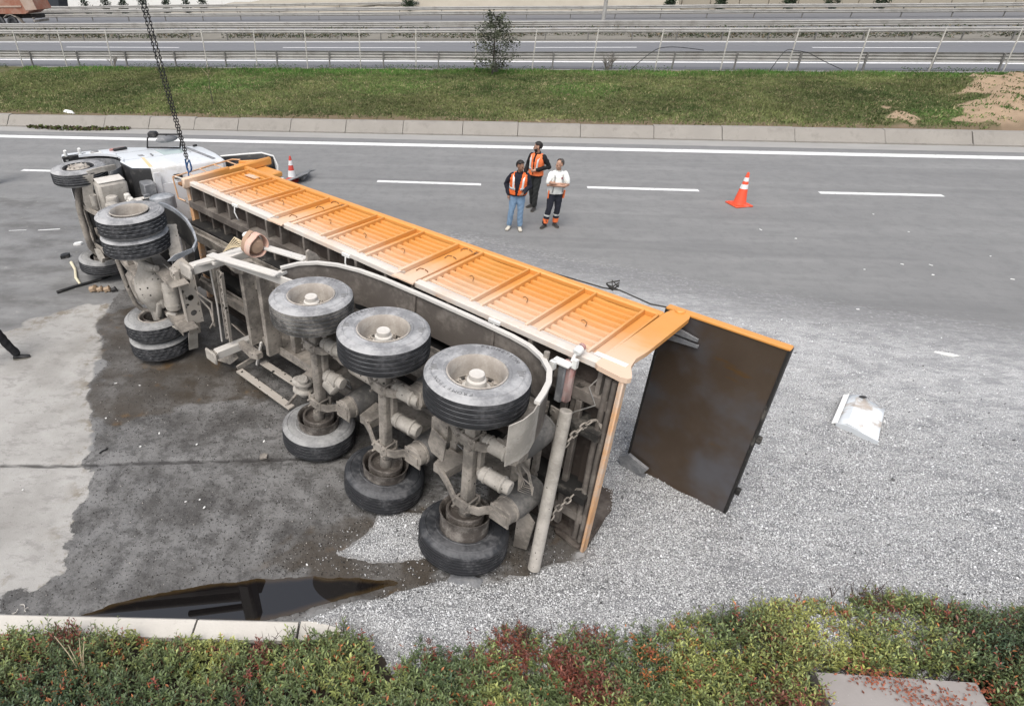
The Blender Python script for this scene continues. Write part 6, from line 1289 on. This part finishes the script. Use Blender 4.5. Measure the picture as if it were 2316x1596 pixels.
    inv_arm = min(A(a_[2])[2] for a_ in arms); 
    cut(tp, lambda x, y, z: not (z > nz-.005 and abs(x-neck[0]) < .10) and (z > zlo or abs(x-hipc[0]) > .20*b))
    MB().lathe([(.070, -.01), (.078, .02), (.074, .045), (.066, .04), (.064, .0)], neck+A((0, 0, -.02)), (0, .25, 1), 22).obj('collar', top, tp)
    if vest:
        mb = MB(); trunk(mb, .032); loft(mb, [(hipc+v*-.04, .180*b+.022, .13+.022, 0), (hipc+v*.10, .180*b+.024, .13+.024+belly*.5, 0), (hipc+v*.3, .168*b+.03, .122+.03+belly*.8, 0)], 18)
        for s_ in (-1, 1): mb.sphere(sh_c+A((s_*.145*b, 0, -.02)), (.065, .080, .052), 14)
        ve = remesh('vest', mb, vest, root, .011, 2); hz0 = hipc[2]+.0; op = .050 if jacket_open else .012
        cut(ve, lambda x, y, z: z > hz0 and not (z > nz-.02 and abs(x-neck[0]) < .095) and not (y > hipc[1]+.02 and abs(x-hipc[0]-(.02 if jacket_open else 0)) < op*(.35+1.6*max(0, (z-hz0)/.55))) and not (abs(x-sh_c[0]) > .215*b))
        for f in (.34,):
            mb = MB(); c_ = hipc+v*f; n = 40; V = []; Fq = []
            for q in range(n+1):
                a = PI/2+.30+(2*PI-.60)*q/n; rx, ry = .168*b+.040, .118+.040+belly
                for dz in (-.026, .026): V.append(c_+A((rx*math.cos(a), ry*math.sin(a)+belly*.3, dz)))
            mb.add(V, [(2*q, 2*q+2, 2*q+3, 2*q+1) for q in range(n)]); o = mb.obj('reflective_band', M['retro'], ve); s2 = o.modifiers.new('thick', 'SOLIDIFY'); s2.thickness = .008
        for s_ in (-1, 1):
            mb = MB(); pts = [hipc+v*f+A((s_*dx*b, dy, 0)) for f, dx, dy in ((.36, .10, .158+belly), (.62, .105, .152+belly*.4), (.84, .11, .140), (1.0, .115, .075), (1.03, .115, 0), (.95, .115, -.10), (.6, .11, -.15), (.36, .11, -.155))]
            mb.strip(pts, (1, 0, 0), .045, .008); mb.obj('reflective_band', M['retro'], ve)
    for (h_, kn, an, sy) in legs: shoe(root, A((an[0], an[1], an[2]-.085)), sy, shoes)
    if extras: extras(root, hipc, sh_c, neck, body)
    return root
hv = cloth('hi_vis_orange_cloth', (.80, .155, .035), .75); hv2 = cloth('hi_vis_orange_vest', (.82, .19, .06), .75); hvy = cloth('hi_vis_yellow_cloth', (.52, .80, .06), .75)
navy = cloth('navy_jacket_cloth', (.012, .013, .022)); black = cloth('black_pullover_cloth', (.010, .010, .011)); jeans = cloth('pale_blue_jeans', (.19, .29, .42)); blacktr = cloth('black_trousers_cloth', (.022, .024, .024)); polo = cloth('white_polo_cloth', (.74, .75, .72)); workt = cloth('navy_work_trousers', (.018, .020, .030))
def mk_legs(lx, ly, rx, ry, ls=0.1, rs=-0.1, hz_=.92, hip=(0, 0), kb=.03): return [((hip[0]-.085, hip[1], hz_), ((hip[0]-.085+lx)/2, (hip[1]+ly)/2+kb, .50), (lx, ly, .085), ls), ((hip[0]+.085, hip[1], hz_), ((hip[0]+.085+rx)/2, (hip[1]+ry)/2+kb, .50), (rx, ry, .085), rs)]
# 1: jeans, navy jacket, open vest; left hand in pocket, looks at the man with crossed arms
p1 = G(1163, 518); person('man in blue jeans with an open orange vest over a dark navy jacket', p1, math.radians(180-8), 1.76, SKIN2, HAIRD,
    mk_legs(-.13, 0, .14, .0, .25, -.2), [((-.185, 0, 1.40), (-.27, .02, 1.13), (-.15, .20, 1.02), (.3, .8, -.3), (.7, 0, .2)), ((.185, 0, 1.40), (.31, -.06, 1.14), (.22, .05, .92), (-.1, .2, -1), (-1, 0, 0))],
    jeans, navy, M['shoe_white'], face=(.95, -.12), style='full', build=1.10, vest=hv, hem=1, belly=.02, jacket_open=True)
# 2: bearded man behind, vest over black, hand in the vest pocket
p2 = G(1203, 472); person('bearded man in black with an orange vest standing behind the other two', p2, math.radians(180-38), 1.80, SKIN, HAIRD,
    mk_legs(-.10, .06, .10, -.12, .3, -.2), [((-.185, 0, 1.42), (-.30, -.10, 1.16), (-.12, .16, 1.10), (.6, .6, -.2), (.3, -.9, .0)), ((.185, 0, 1.42), (.27, .0, 1.14), (.24, .16, .95), (-.2, .6, -1), (-1, 0, 0))],
    blacktr, black, M['boot'], face=(-1.0, -.05), style='full', beard=True, build=1.0, vest=hv2, hem=1)
# 3: white polo shirt, arms crossed, braces and orange trouser cuffs
def ex3(root, hipc, shc, neck, body):
    for s_ in (-1, 1):
        mb = MB(); v = shc-hipc; pts = [hipc+v*f+np.array([s_*dx, dy, 0]) for f, dx, dy in ((.05, .13, .155), (.35, .12, .185), (.62, .105, .160), (.85, .10, .140), (1.02, .10, .07), (1.06, .10, 0), (.95, .09, -.11), (.5, .05, -.145), (.1, .02, -.145))]; mb.strip(pts, (1, 0, 0), .030, .006); mb.obj('brace', M['steel'], root)
        mb = MB(); mb.lathe([(.030, -.003), (.032, .004), (.001, .005)], shc+np.array([-.085, .142, -.10]), (0, 1, .1), 12); 
        if s_ > 0: mb.obj('badge', surf('dark_red_badge', (.25, .04, .04), .8), root)
        mb = MB(); mb.prism([(-.05, 0), (.05, 0), (.035, -.20), (-.03, -.22)], hipc+np.array([s_*.175, .06, .06]), (.3*s_, .9, 0), (0, 0, 1), (s_*1, -.2, 0), .03); mb.obj('tool_pouch', hv2, root)
    for (h_, kn, an, sy) in lg3:
        kn = np.array(kn); an = np.array(an); d = an-kn
        for f0, f1, mt, r in ((.36, .46, M['retro'], .079), (.46, .62, workt, .078), (.62, .90, hv2, .076)):
            mb = MB(); n = 16; mb.tube([kn+d*f0+np.array([0, -.008, 0]), kn+d*f1+np.array([0, -.004, 0])], [r, r-.004], n); mb.obj('cuff_band', mt, root)
lg3 = mk_legs(-.10, -.02, .19, .05, .2, -.75, kb=.05)
p3 = G(1246, 512); person('man in a white polo shirt with crossed arms and orange trouser cuffs', p3, math.radians(180+10), 1.74, SKIN, HAIRG, lg3,
    [((-.19, 0, 1.40), (-.25, .12, 1.13), (.10, .215, 1.19), (.9, .05, .25), (.1, -1, 0)), ((.19, 0, 1.40), (.25, .13, 1.14), (-.08, .26, 1.14), (-.9, -.02, .1), (0, -1, .2))],
    workt, polo, M['boot'], face=(-1.15, -.12), style='thin', build=1.08, long_sleeve=False, belly=.045, hem=1, extras=ex3)
# 4: a passer-by of whom the photograph shows one leg; 5: man in yellow at the left edge
p4 = G(26, 832)+np.array([-.42, .10, 0]); r4 = person('person in black trousers and black shoes stepping in at the left edge', p4, math.radians(-70), 1.76, SKIN, HAIRD,
    [((-.085, 0, .92), (-.06, .24, .52), (-.05, .40, .085), .1), ((.085, 0, .92), (.09, -.02, .50), (.10, -.30, .11), -.1)], [((-.19, 0, 1.40), (-.27, -.05, 1.13), (-.24, .10, .90), (0, .4, -1), (1, 0, 0)), ((.19, 0, 1.40), (.27, -.02, 1.13), (.26, .14, .92), (0, .4, -1), (-1, 0, 0))],
    cloth('black_track_trousers', (.012, .012, .014)), black, M['dark'], build=1.0, hem=1)
p5 = G(-5, 415); person('person in a bright yellow jacket cut off by the left edge', p5+np.array([-.08, 0, 0]), math.radians(160), 1.74, SKIN, HAIRD,
    mk_legs(-.10, 0, .10, .05), [((-.19, 0, 1.40), (-.28, .0, 1.13), (-.24, .12, .92), (0, .4, -1), (1, 0, 0)), ((.19, 0, 1.40), (.28, -.0, 1.13), (.24, .10, .92), (0, .4, -1), (-1, 0, 0))], workt, hvy, M['boot'], hem=1)

# ================================================================== CONES, DEBRIS
M['conered'] = surf('cone_orange_red', (.72, .085, .035), .5, var=.08, dust=(.55, .3, .25), damt=.15); M['conewhite'] = surf('cone_white_band', (.74, .74, .74), .4, var=.05)
M['coneold'] = surf('worn_cone_red', (.50, .06, .045), .6, var=.15)
def cone(label, p, H, r, red, bands, yaw):
    root = empty('traffic_cone', loc=tuple(p), rz=yaw); tag(root, label, 'traffic cone', 'traffic cones closing the lane')
    mb = MB(); b = r*1.55; mb.box((0, 0, .02), (2*b, 2*b, .04), ch=.014); mb.prism([(-b*.8, -b*.8), (b*.8, -b*.8), (b*.8, b*.8), (-b*.8, b*.8)], (0, 0, .04), (1, 0, 0), (0, 1, 0), (0, 0, 1), .012); mb.obj('base', red, root)
    R_ = lambda z: r+(.028-r)*(z-.05)/(H-.05)
    MB().lathe([(R_(.052)+.012, .052), (R_(.08), .08), (R_(H-.03), H-.03), (R_(H-.03)*.7, H-.008), (.001, H)], (0, 0, 0), (0, 0, 1), 28).obj('cone_body', red, root)
    for z0, z1 in bands: MB().lathe([(R_(z0)+.003, z0), (R_(z1)+.003, z1)], (0, 0, 0), (0, 0, 1), 28).obj('reflective_sleeve', M['conewhite'], root)
    return root
cone('clean orange traffic cone with two white bands standing alone on the right lane', G(1671, 463), .90, .165, M['conered'], [(.46, .58), (.66, .76)], .3)
cone('worn red traffic cone with broad white bands behind the trailer', G(661, 409), .78, .13, M['coneold'], [(.14, .34), (.50, .64)], .2)
# grey sheet fragment by the cone
mb = MB(); Q = [G(632, 420), G(700, 402), G(712, 424), G(690, 450), G(640, 445)]; mb.strip([Q[0]+np.array([0, 0, .03]), (Q[0]+Q[1])/2+np.array([0, 0, .14]), Q[1]+np.array([0, 0, .20])], (.2, -1, .15), .85, .02); mb.tube([Q[1]+np.array([-.1, -.5, .1]), Q[1]+np.array([.05, 0, .22]), G(714, 395)+np.array([0, 0, .15])], [.05, .03, .012], 7)
o = mb.obj('broken_fairing', surf('grey_fairing', (.14, .145, .15), .5, dust=(.4, .4, .4), damt=.3)); tag(o, 'grey broken fairing panel lying behind the trailer beside the worn cone', 'panel')
# white mudguard piece on the gravel
def zg(p): return float(grav_h(np.array([[p[0], p[1]]]))[0][0])
M['shell'] = (lambda t: t.fin(t.mix(t.step(t.math('ADD', t.noise(3.5, 6, .65), t.math('MULTIPLY', t.n('ShaderNodeSeparateXYZ').outputs['X'], 0)), .50, .64), (.70, .735, .76), (.44, .385, .335)), .45, 0, .5))(NT('dirty_white_plastic'))
q0 = [G(1912, 897, .12), G(1985, 915, .14), G(1996, 950, .12), G(1988, 1004, .08), G(1970, 1003, .06), G(1888, 962, .08)]; cc = sum(q0)/6; wp = empty('broken_mudguard', loc=(cc[0], cc[1], zg(cc))); tag(wp, 'broken white plastic mudguard piece lying on the gravel', 'mudguard')
a_, b_, c_, d_ = [G(*q, .1)-np.array([cc[0], cc[1], 0]) for q in ((1915, 896), (1996, 935), (1980, 1006), (1888, 960))]
V = []; nu, nv = 9, 6
for i in range(nu):
    for j in range(nv):
        f, g_ = i/(nu-1), j/(nv-1); p = (a_*(1-f)+b_*f)*(1-g_)+(d_*(1-f)+c_*f)*g_; z = .03+(.10 if f > .22 else .10*f/.22)*(1-.35*max(0, f-.6))-(.012 if f > .55 else 0); V.append((p[0], p[1], z))
mb = MB().add(V, [(i*nv+j, i*nv+j+1, (i+1)*nv+j+1, (i+1)*nv+j) for i in range(nu-1) for j in range(nv-1)]); o = mb.obj('shell', M['shell'], wp, ang=25); s2 = o.modifiers.new('thick', 'SOLIDIFY'); s2.thickness = .02
mb = MB(); rim_ = [np.array(V[i*nv+nv-1]) for i in range(nu)]; mb.strip([(p[0], p[1]-.015, p[2]*.5+.0) for p in rim_], (0, -.25, 1), .11, .012); mb.obj('skirt', M['shell'], wp)
mb = MB(); mb.strip([np.array(V[j])+np.array([-.015, 0, .015]) for j in range(nv)], (1, .3, 0), .10, .02); mb.obj('flange', M['white'], wp)
MB().sphere(np.array(V[3*nv])*.86+np.array(V[3*nv+1])*.14+np.array([0, 0, .012]), (.055, .030, .012), 12).obj('torn_hole', M['dark'], wp)
def bit(name, label, px, size, mat, yaw=0.0, cat=None, shape='chip', z=None):
    p = G(*px); h = zg(p) if z is None else z; mb = MB(); L, w_, t_ = size
    if shape == 'chip': mb.prism([(-L/2, -w_/2), (L*.3, -w_*.55), (L/2, w_*.1), (L*.15, w_/2), (-L*.4, w_*.45)], (0, 0, .004), (1, 0, .1), (0, 1, .05), (0, 0, 1), t_)
    elif shape == 'stick': mb.tube([(-L/2, 0, w_), (-L*.15, w_*.8, w_), (L*.2, -w_*.5, w_*1.1), (L/2, w_*.6, w_)], [w_, w_*.85, w_*.9, w_*.7], 8)
    elif shape == 'bottle': mb.lathe([(.001, 0), (w_, .01), (w_, L*.62), (w_*.4, L*.82), (w_*.38, L), (.001, L)], (-L/2, 0, w_), (1, 0, .03), 14)
    o = mb.obj(name, M[mat] if isinstance(mat, str) else mat); o.location = (p[0], p[1], h); o.rotation_euler = (0, 0, yaw); tag(o, label, cat or name.replace('_', ' ')); return o
bit('plastic_strip', 'thin white plastic strip lying on the gravel far right', (2137, 802), (.36, .07, .02), 'white', -.45, 'plastic strip')
sw = lambda a, b: math.atan2((G(*b)-G(*a))[1], (G(*b)-G(*a))[0])
Lw = lambda a, b: float(np.linalg.norm(G(*b)-G(*a)))
bit('wooden_lath', 'pale wooden lath lying across the dark pole beside the front wheel', (171, 621), (Lw((163, 597), (182, 648)), .035, .03), surf('pale_wood', (.62, .57, .42), .8), sw((163, 597), (182, 648)), 'lath', 'stick')
bit('dark_pole', 'long dark pole lying on the road near the lower front wheel', (193, 645), (Lw((133, 663), (256, 626)), .035, .03), 'dark', sw((133, 663), (256, 626)), 'pole', 'stick', 0)
bit('rubber_chunk', 'black rubber chunk on the road by the front wheel', (149, 582), (.22, .14, .08), 'dark', .6, 'rubber chunk')
bit('white_shard', 'white shard behind the lower front wheel', (178, 553), (.22, .10, .05), 'white', .3, 'shard')
M['crumple'] = surf('crumpled_tan_plastic', (.34, .25, .17), .6, var=.3, vs=20)
cr = empty('crushed_part', loc=tuple(G(233, 660))); tag(cr, 'crushed tan plastic part on the wet road below the front wheel', 'crushed part')
for k, (x, y, s_) in enumerate(((-.20, 0, .11), (-.06, .02, .09), (.10, .03, .10), (.24, .05, .08))): MB().lathe([(.02, -s_*.8), (s_*.7, -s_*.6), (s_*.55, 0), (s_*.8, s_*.5), (.02, s_*.7)], (x, y, s_*.55), (1, .2*k, .3), 7).obj('fragment', M['crumple'] if k != 3 else M['dark'], cr, smooth=False)
bit('bottle', 'white plastic bottle lying against the far kerb at left', (164, 275), (.75, .13, .1), 'white', -.55, 'bottle', 'bottle', .2)
bit('black_rod', 'short black rod on the wet road near the seam', (235, 1020), (Lw((226, 1026), (245, 1014)), .012, .01), 'dark', sw((226, 1026), (245, 1014)), 'rod', 'stick', 0)
mfl = MB().strip([G(1018, 1302, .03), G(1040, 1312, .06), G(1085, 1328, .02)], (.35, 1, 0), .22, .014).obj('rubber_flap', M['greyplastic']); tag(mfl, 'dark rubber flap trapped under the last lower trailer wheel', 'flap')
bit('metal_bracket', 'small dusty metal bracket on the wet road beside the first trailer wheel', (597, 1033), (.12, .08, .03), 'frame', .4, 'bracket')
whites = [(694, 1277), (52, 1108), (262, 868), (316, 872), (240, 946), (318, 1010), (445, 1005), (597, 998), (452, 1130), (462, 1148), (420, 1135), (360, 980)]
for i, q in enumerate(whites):
    o = bit('paper_scrap', 'small white scrap lying on the wet road', q, (random.uniform(.025, .05), random.uniform(.015, .025), .006), 'white', random.uniform(0, 6), 'scrap'); o['group'] = 'white scraps scattered on the wet road'
for i, q in enumerate([(1975, 485), (2040, 598), (1955, 610), (2105, 600), (2240, 580), (2110, 622), (2055, 525), (2290, 632), (1720, 520), (1800, 540), (1940, 700)]):
    o = bit('paper_scrap', 'small white crumb on the grey road at right', q, (random.uniform(.04, .08), random.uniform(.025, .045), .008), 'white', random.uniform(0, 6), 'scrap', z=0); o['group'] = 'white crumbs scattered over the right lanes'
for i, q in enumerate([(50, 1375), (65, 1380), (35, 1383)]):
    p = G(*q); mb = MB(); mb.strip([(.032*math.cos(a), .032*math.sin(a), .012+.006*a) for a in np.linspace(0, 2.6, 8)], (0, 0, 1), .018, .006); o = mb.obj('peel', M['rimwhite']); o.location = p; o.rotation_euler = (0, 0, i*2.1); tag(o, ['middle one of the three curled pale scraps beside the near kerb', 'rightmost of the three curled pale scraps beside the near kerb', 'leftmost of the three curled pale scraps beside the near kerb'][i], 'scrap', 'curled scraps beside the near kerb')

# ================================================================== VEGETATION AND FAR THINGS
def leaf_cloud(rng, pts, size, asp, cols, droop=.2):
    N = len(pts); a = rng.uniform(0, 2*PI, N); e = rng.uniform(-.6, .9, N); d = np.c_[np.cos(a)*np.cos(e), np.sin(a)*np.cos(e), np.sin(e)-droop]; d /= np.linalg.norm(d, axis=1)[:, None]; r = rng.normal(size=(N, 3)); s_ = np.cross(d, r); s_ /= np.linalg.norm(s_, axis=1)[:, None]; L = size*rng.uniform(.6, 1.4, N)[:, None]
    V = np.stack([pts-d*L*.5, pts+s_*L*asp, pts+d*L*.5, pts-s_*L*asp], 1).reshape(-1, 3); C = np.repeat(cols*rng.uniform(.65, 1.35, N)[:, None], 4, 0); return V, np.arange(4*N).reshape(-1, 4), C
M['bark'] = surf('dark_bark', (.055, .048, .042), .9, var=.3, vs=12)
def tree(label, loc, H, Wd, n, col, lsize=.10, cat='tree', name='tree', trunk_r=.05, base=.22, shape='cone', seed=1, group=None, asp=.28):
    rng = np.random.default_rng(seed); root = empty(name, loc=tuple(loc)); tag(root, label, cat, group); mb = MB()
    mb.tube([(0, 0, -.1), (.02, .01, H*.3), (-.01, .0, H*.65), (.02, 0, H*.95)], [trunk_r, trunk_r*.8, trunk_r*.5, .008], 8); P = []
    nb = 26
    for k in range(nb):
        f = base+(1-base)*k/nb*.95; z = H*f; rad = Wd/2*({'cone': (1.08-f)**.65*1.1 if f > .35 else .55+f, 'round': math.sin(PI*min(1, max(.05, (f-base)/(1-base)*.9+.1)))**.6}[shape])*rng.uniform(.7, 1.1); a = k*2.4+rng.uniform(-.4, .4); e = np.array([math.cos(a)*rad, math.sin(a)*rad, z+rad*rng.uniform(.05, .5)]); s_ = np.array([0, 0, z]); mb.tube([s_, (s_+e)/2+np.array([0, 0, -.03*rad]), e], [trunk_r*.35*(1.1-f), trunk_r*.22*(1.1-f), .004], 4, cap=False)
        m_ = int(n/nb); u = rng.uniform(.25, 1.05, m_)[:, None]; P.append(s_+(e-s_)*u+rng.normal(0, .05+.085*rad, (m_, 3)))
    mb.obj('trunk', M['bark'], root); P = np.concatenate(P); cl = np.array(col)[None]*(1+.5*np.sin(P[:, :1]*5+P[:, 2:]*4)*.5); V, F, C = leaf_cloud(rng, P, lsize, asp, cl)
    link('crown', raw_mesh('crown', V, F, M['grass'], dict(tint=C)), root); return root
tree('sparse dark grey-green young tree standing beside the wire fence', G(1113, 172, .5), 2.95, 3.0, 3300, (.070, .080, .052), .10, seed=3, trunk_r=.05, base=.12)
for k, (px, py, H, W_) in enumerate([(925, 20, 2.6, 2.0), (1515, 14, 1.6, 1.4), (1630, 12, 1.7, 1.5), (1785, 10, 1.7, 1.6), (1880, 9, 2.2, 2.0), (1992, 8, 2.2, 2.0)]):
    p = G(px, py, ZM+.1); p = np.array([p[0]*79/p[1] if p[1] > 79 else p[0], min(p[1], 79), ZM]); tree(['dark bushy conifer on the bank below the retaining wall', 'smallest conifer left of the row below the retaining wall', 'second conifer of the row below the retaining wall', 'third conifer of the row below the retaining wall', 'fourth conifer of the row, broad and dark, below the wall', 'rightmost conifer of the row below the retaining wall'][k], p, H, W_, 1500, (.030, .050, .028), .16, 'conifer', 'conifer', seed=20+k, base=.05, group='conifers below the retaining wall')
for k, px in enumerate((268, 318, 360, 408, 462, 512, 553)):
    p = G(px/1.0*.86+5, 24, ZM); p = np.array([p[0]*.97, 80.5, ZM]); tree(['first', 'second', 'third', 'fourth', 'fifth', 'sixth', 'seventh'][k]+' young conifer from the left in the row along the low white wall', p, 1.6+.5*(k % 3 == 0)+.25*(k % 2), 1.5, 900, (.035, .052, .034), .16, 'conifer', 'conifer', seed=40+k, base=.05, group='young conifers along the low white wall')
# median scrub and bare shrubs
N = 30000; x = RNG.uniform(-50, 70, N); y = RNG.uniform(53.6, 57.9, N)+sk(x); P2 = np.c_[x, y]; kp = (vnoise(P2, .35, 91)+.6*vnoise(P2, 1.3, 92)) > -.25; x, y = x[kp], y[kp]; P3 = np.c_[x, y, ZM+RNG.uniform(0, .55, len(x))**1.2]; V, F, C = leaf_cloud(RNG, P3, .17, .25, np.where(RNG.random(len(x))[:, None] < .3, [[.14, .115, .075]], [[.055, .068, .038]])*np.ones((len(x), 1)))
go = link('median_scrub', raw_mesh('median_scrub', V, F, M['grass'], dict(tint=C))); tag(go, 'patchy low scrub growing in the motorway median strip', 'scrub', kind='stuff')
N = 7000; x = RNG.uniform(-30, 46, N); y = FENCE_Y(x)+RNG.normal(-.15, .18, N); P2 = np.c_[x, y]; kp = vnoise(P2, .5, 93)+.5*vnoise(P2, 1.9, 94) > .05; x, y = x[kp], y[kp]; P3 = np.c_[x, y, .5+RNG.uniform(0, .30, len(x))]; V, F, C = leaf_cloud(RNG, P3, .085, .2, np.array([[.055, .095, .035]])*np.ones((len(x), 1)), -.4)
go = link('weeds', raw_mesh('weeds', V, F, M['grass'], dict(tint=C))); tag(go, 'taller weeds growing at the foot of the wire fence', 'weeds', kind='stuff')
def bare_shrub(label, px, H, seed, n=9):
    rng = random.Random(seed); root = empty('bare_shrub', loc=tuple(G(*px, .5))); tag(root, label, 'shrub', 'bare shrubs at the wire fence'); mb = MB()
    for k in range(n):
        a = rng.uniform(0, 6.28); l = H*rng.uniform(.5, 1.1); e = np.array([math.cos(a)*l*.55, math.sin(a)*l*.3, l*rng.uniform(.5, 1)]); m_ = e*.5+np.array([0, 0, .08]); mb.tube([(0, 0, -.1), m_, e], [.026, .018, .006], 5)
        for q in range(3): mb.tube([m_, m_+np.array([rng.uniform(-.25, .25), rng.uniform(-.1, .1), rng.uniform(.1, .35)])], [.012, .004], 4, cap=False)
    mb.obj('branches', surf('grey_branch', (.17, .155, .135), .9), root)
bare_shrub('grey bare shrub between the tree and the bent hose at the fence', (1372, 158), 1.0, 5, 12); bare_shrub('small brown shrub at the fence left of the chain', (258, 152), .8, 8, 8); bare_shrub('twiggy bush at the foot of the dark young tree', (1118, 168), .7, 9, 12)
sp = empty('sapling', loc=tuple(G(482, 230, .6))); tag(sp, 'thin leafless sapling standing alone on the grass berm', 'sapling'); MB().tube([(0, 0, -.1), (-.05, 0, .5), (-.02, 0, 1.0), (.02, 0, 1.25)], [.020, .015, .010, .004], 5).obj('stem', M['bark'], sp); mb = MB(); [mb.tube([(-.02, 0, .9+.08*k), (random.uniform(-.4, .4), 0, 1.2+.08*k)], [.010, .004], 4) for k in range(5)]; mb.obj('twigs', surf('dry_twig', (.30, .25, .16), .9), sp)
hY = 36.9
def hose(label, pts, r):
    P = [PY(a, b, hY+.25*i) for i, (a, b) in enumerate(pts)]; P[0][2] = .5; mb = MB(); Q = []
    for i in range(len(P)-1):
        p0, p1, p2, p3 = P[max(i-1, 0)], P[i], P[i+1], P[min(i+2, len(P)-1)]
        for t_ in np.linspace(0, 1, 6)[:-1]: Q.append(.5*((2*p1)+(-p0+p2)*t_+(2*p0-5*p1+4*p2-p3)*t_**2+(-p0+3*p1-3*p2+p3)*t_**3))
    Q.append(P[-1]); mb.tube(Q, r, 6); o = mb.obj('hose', M['dark']); tag(o, label, 'hose', 'bent hoses at the wire fence')
hose('dark hose arching up over the guardrail behind the fence', [(1418, 158), (1455, 133), (1485, 112), (1510, 107), (1545, 108), (1592, 114)], .019)
hose('dark hose drooping down the fence at right of the arched one', [(1748, 124), (1775, 117), (1800, 115), (1830, 121), (1862, 138), (1905, 158)], .017)
# kerb weeds
N = 700; x = RNG.uniform(G(60, 290)[0], G(295, 292)[0], N); y = KERB_Y(x)-RNG.uniform(.0, .55, N)*(.4+.6*np.sin((x-x.min())/(x.max()-x.min())*PI)); P3 = np.c_[x, y, RNG.uniform(0, .10, N)]; V, F, C = leaf_cloud(RNG, P3, .12, .3, np.where(RNG.random(N)[:, None] < .5, [[.075, .10, .028]], [[.06, .045, .025]])*np.ones((N, 1)), -.3)
go = link('kerb_weeds', raw_mesh('kerb_weeds', V, F, M['grass'], dict(tint=C))); tag(go, 'weeds and dirt grown in the gutter of the far kerb at left', 'weeds', kind='stuff')
# orange tipper lorry passing at the top left, dark skip behind it
def box_at(par, name, c, s_, mat, ch=.03, R=None): return MB().box(c, s_, R, ch).obj(name, M[mat] if isinstance(mat, str) else mat, par)
lx_ = PY(88, 40, 63.0)[0]; lorry = empty('tipper_lorry', loc=(lx_-2.9, 64.0+sk(-46), ZM)); tag(lorry, 'dusty orange tipper lorry driving off at the top left corner', 'lorry')
M['lorry'] = surf('dusty_orange_body', (.27, .105, .065), .8, var=.15, vs=1, dust=(.33, .21, .16), damt=.6, ds=.8); M['lorrypale'] = surf('dusty_tail', (.36, .26, .205), .8, var=.1, vs=1, dust=(.42, .335, .28), damt=.6, ds=.8)
mb = MB(); mb.prism([(-6, 1.3), (1.6, 1.25), (2.1, 1.5), (2.9, 1.6), (2.3, 3.4), (-6, 3.4)], (0, -1.25, 0), (1, 0, 0), (0, 0, 1), (0, 1, 0), 2.5); mb.obj('tipper_body', M['lorry'], lorry, smooth=False)
MB().prism([(1.75, 1.55), (2.95, 1.62), (2.55, 3.3), (1.15, 3.3)], (0, -1.29, 0), (1, 0, 0), (0, 0, 1), (0, 1, 0), .05).obj('tail_panel', M['lorrypale'], lorry, smooth=False)
for z in (1.9,): MB().beam((-6, -1.29, z), (1.4, -1.29, z), .05, .14).obj('body_rib', M['lorrypale'], lorry)
box_at(lorry, 'chassis', (-1.5, 0, 1.0), (8, .9, .35), 'framedark')
for x in (-.15, -1.55, -5.2):
    wl_ = MB().lathe([(.30, -.13), (.46, -.15), (.53, -.10), (.53, .10), (.46, .15), (.30, .13), (.27, .02), (.10, .0), (.001, .01)], (0, 0, 0), (0, -1, 0), 28).obj('wheel', M['sidewalldark'], lorry); wl_.location = (x, -1.05, .53)
MB().strip([(-.9, -1.05, .95), (-.5, -1.05, 1.18), (.0, -1.05, 1.20), (.5, -1.05, .95), (.9, -1.05, .55), (1.05, -1.05, .38)], (0, 1, 0), .45, .05).obj('mudguard', M['frame'], lorry)
box_at(lorry, 'rear_bumper', (2.25, 0, .60), (.16, 2.4, .20), 'frame'); box_at(lorry, 'tail_lamp', (2.20, -1.05, .85), (.12, .36, .16), 'frame'); box_at(lorry, 'cab', (-7.6, 0, 1.9), (2.0, 2.4, 2.4), 'lorry', .12)
skp = empty('skip', loc=(PY(108, 25, 82.0)[0], 82.0, ZM+.5)); tag(skp, 'dark blue-grey skip standing behind the orange lorry', 'skip'); M['skipblue'] = surf('skip_paint', (.030, .036, .045), .7)
MB().prism([(-2.3, 0), (2.3, 0), (2.6, 1.7), (-2.6, 1.7)], (0, -1, .1), (1, 0, 0), (0, 0, 1), (0, 1, 0), 2.0).obj('skip_body', M['skipblue'], skp, smooth=False); MB().beam((-2.65, -1.02, 1.78), (2.65, -1.02, 1.78), .12, .12).obj('skip_rim', M['skipblue'], skp)
# crane boom high above the truck (seen only as its mirror image in the puddle)
def mirror_at(px, py, Y):
    p = G(px, py, .0075); d = ray(px, py); d = np.array([d[0], d[1], -d[2]]); return p+d*((Y-p[1])/d[1])
bm = empty('crane_boom', loc=(0, 0, 0)); tag(bm, 'dark crane boom overhead mirrored in the puddle', 'crane boom')
YB = 11.0; A0, A1 = mirror_at(150, 1374, YB), mirror_at(590, 1316, YB); MB().beam(A0+(A0-A1)*.6, A1, .45, .46, ch=.03).obj('boom_section', M['framedark'], bm)
B0, B1 = mirror_at(250, 1376, YB-.5), mirror_at(560, 1347, YB-.5); MB().tube([B0+(B0-B1)*.6, B1], .13, 12).obj('hydraulic_ram', M['framedark'], bm)
B0, B1 = mirror_at(430, 1387, YB-.6), mirror_at(575, 1368, YB-.6); MB().tube([B0, B1], .10, 12).obj('hydraulic_ram', M['framedark'], bm)
MB().box(mirror_at(566, 1352, YB-.5), (.42, .5, 1.9), ch=.08).obj('boom_head', M['framedark'], bm)
dc, de = mirror_at(775, 1314, YB), mirror_at(850, 1314, YB); dr_ = float(np.linalg.norm(de-dc)); MB().cyl(dc+np.array([0, -.1, .1]), dc+np.array([0, .35, .1]), dr_*.88, 40).obj('sheave', M['framedark'], bm)
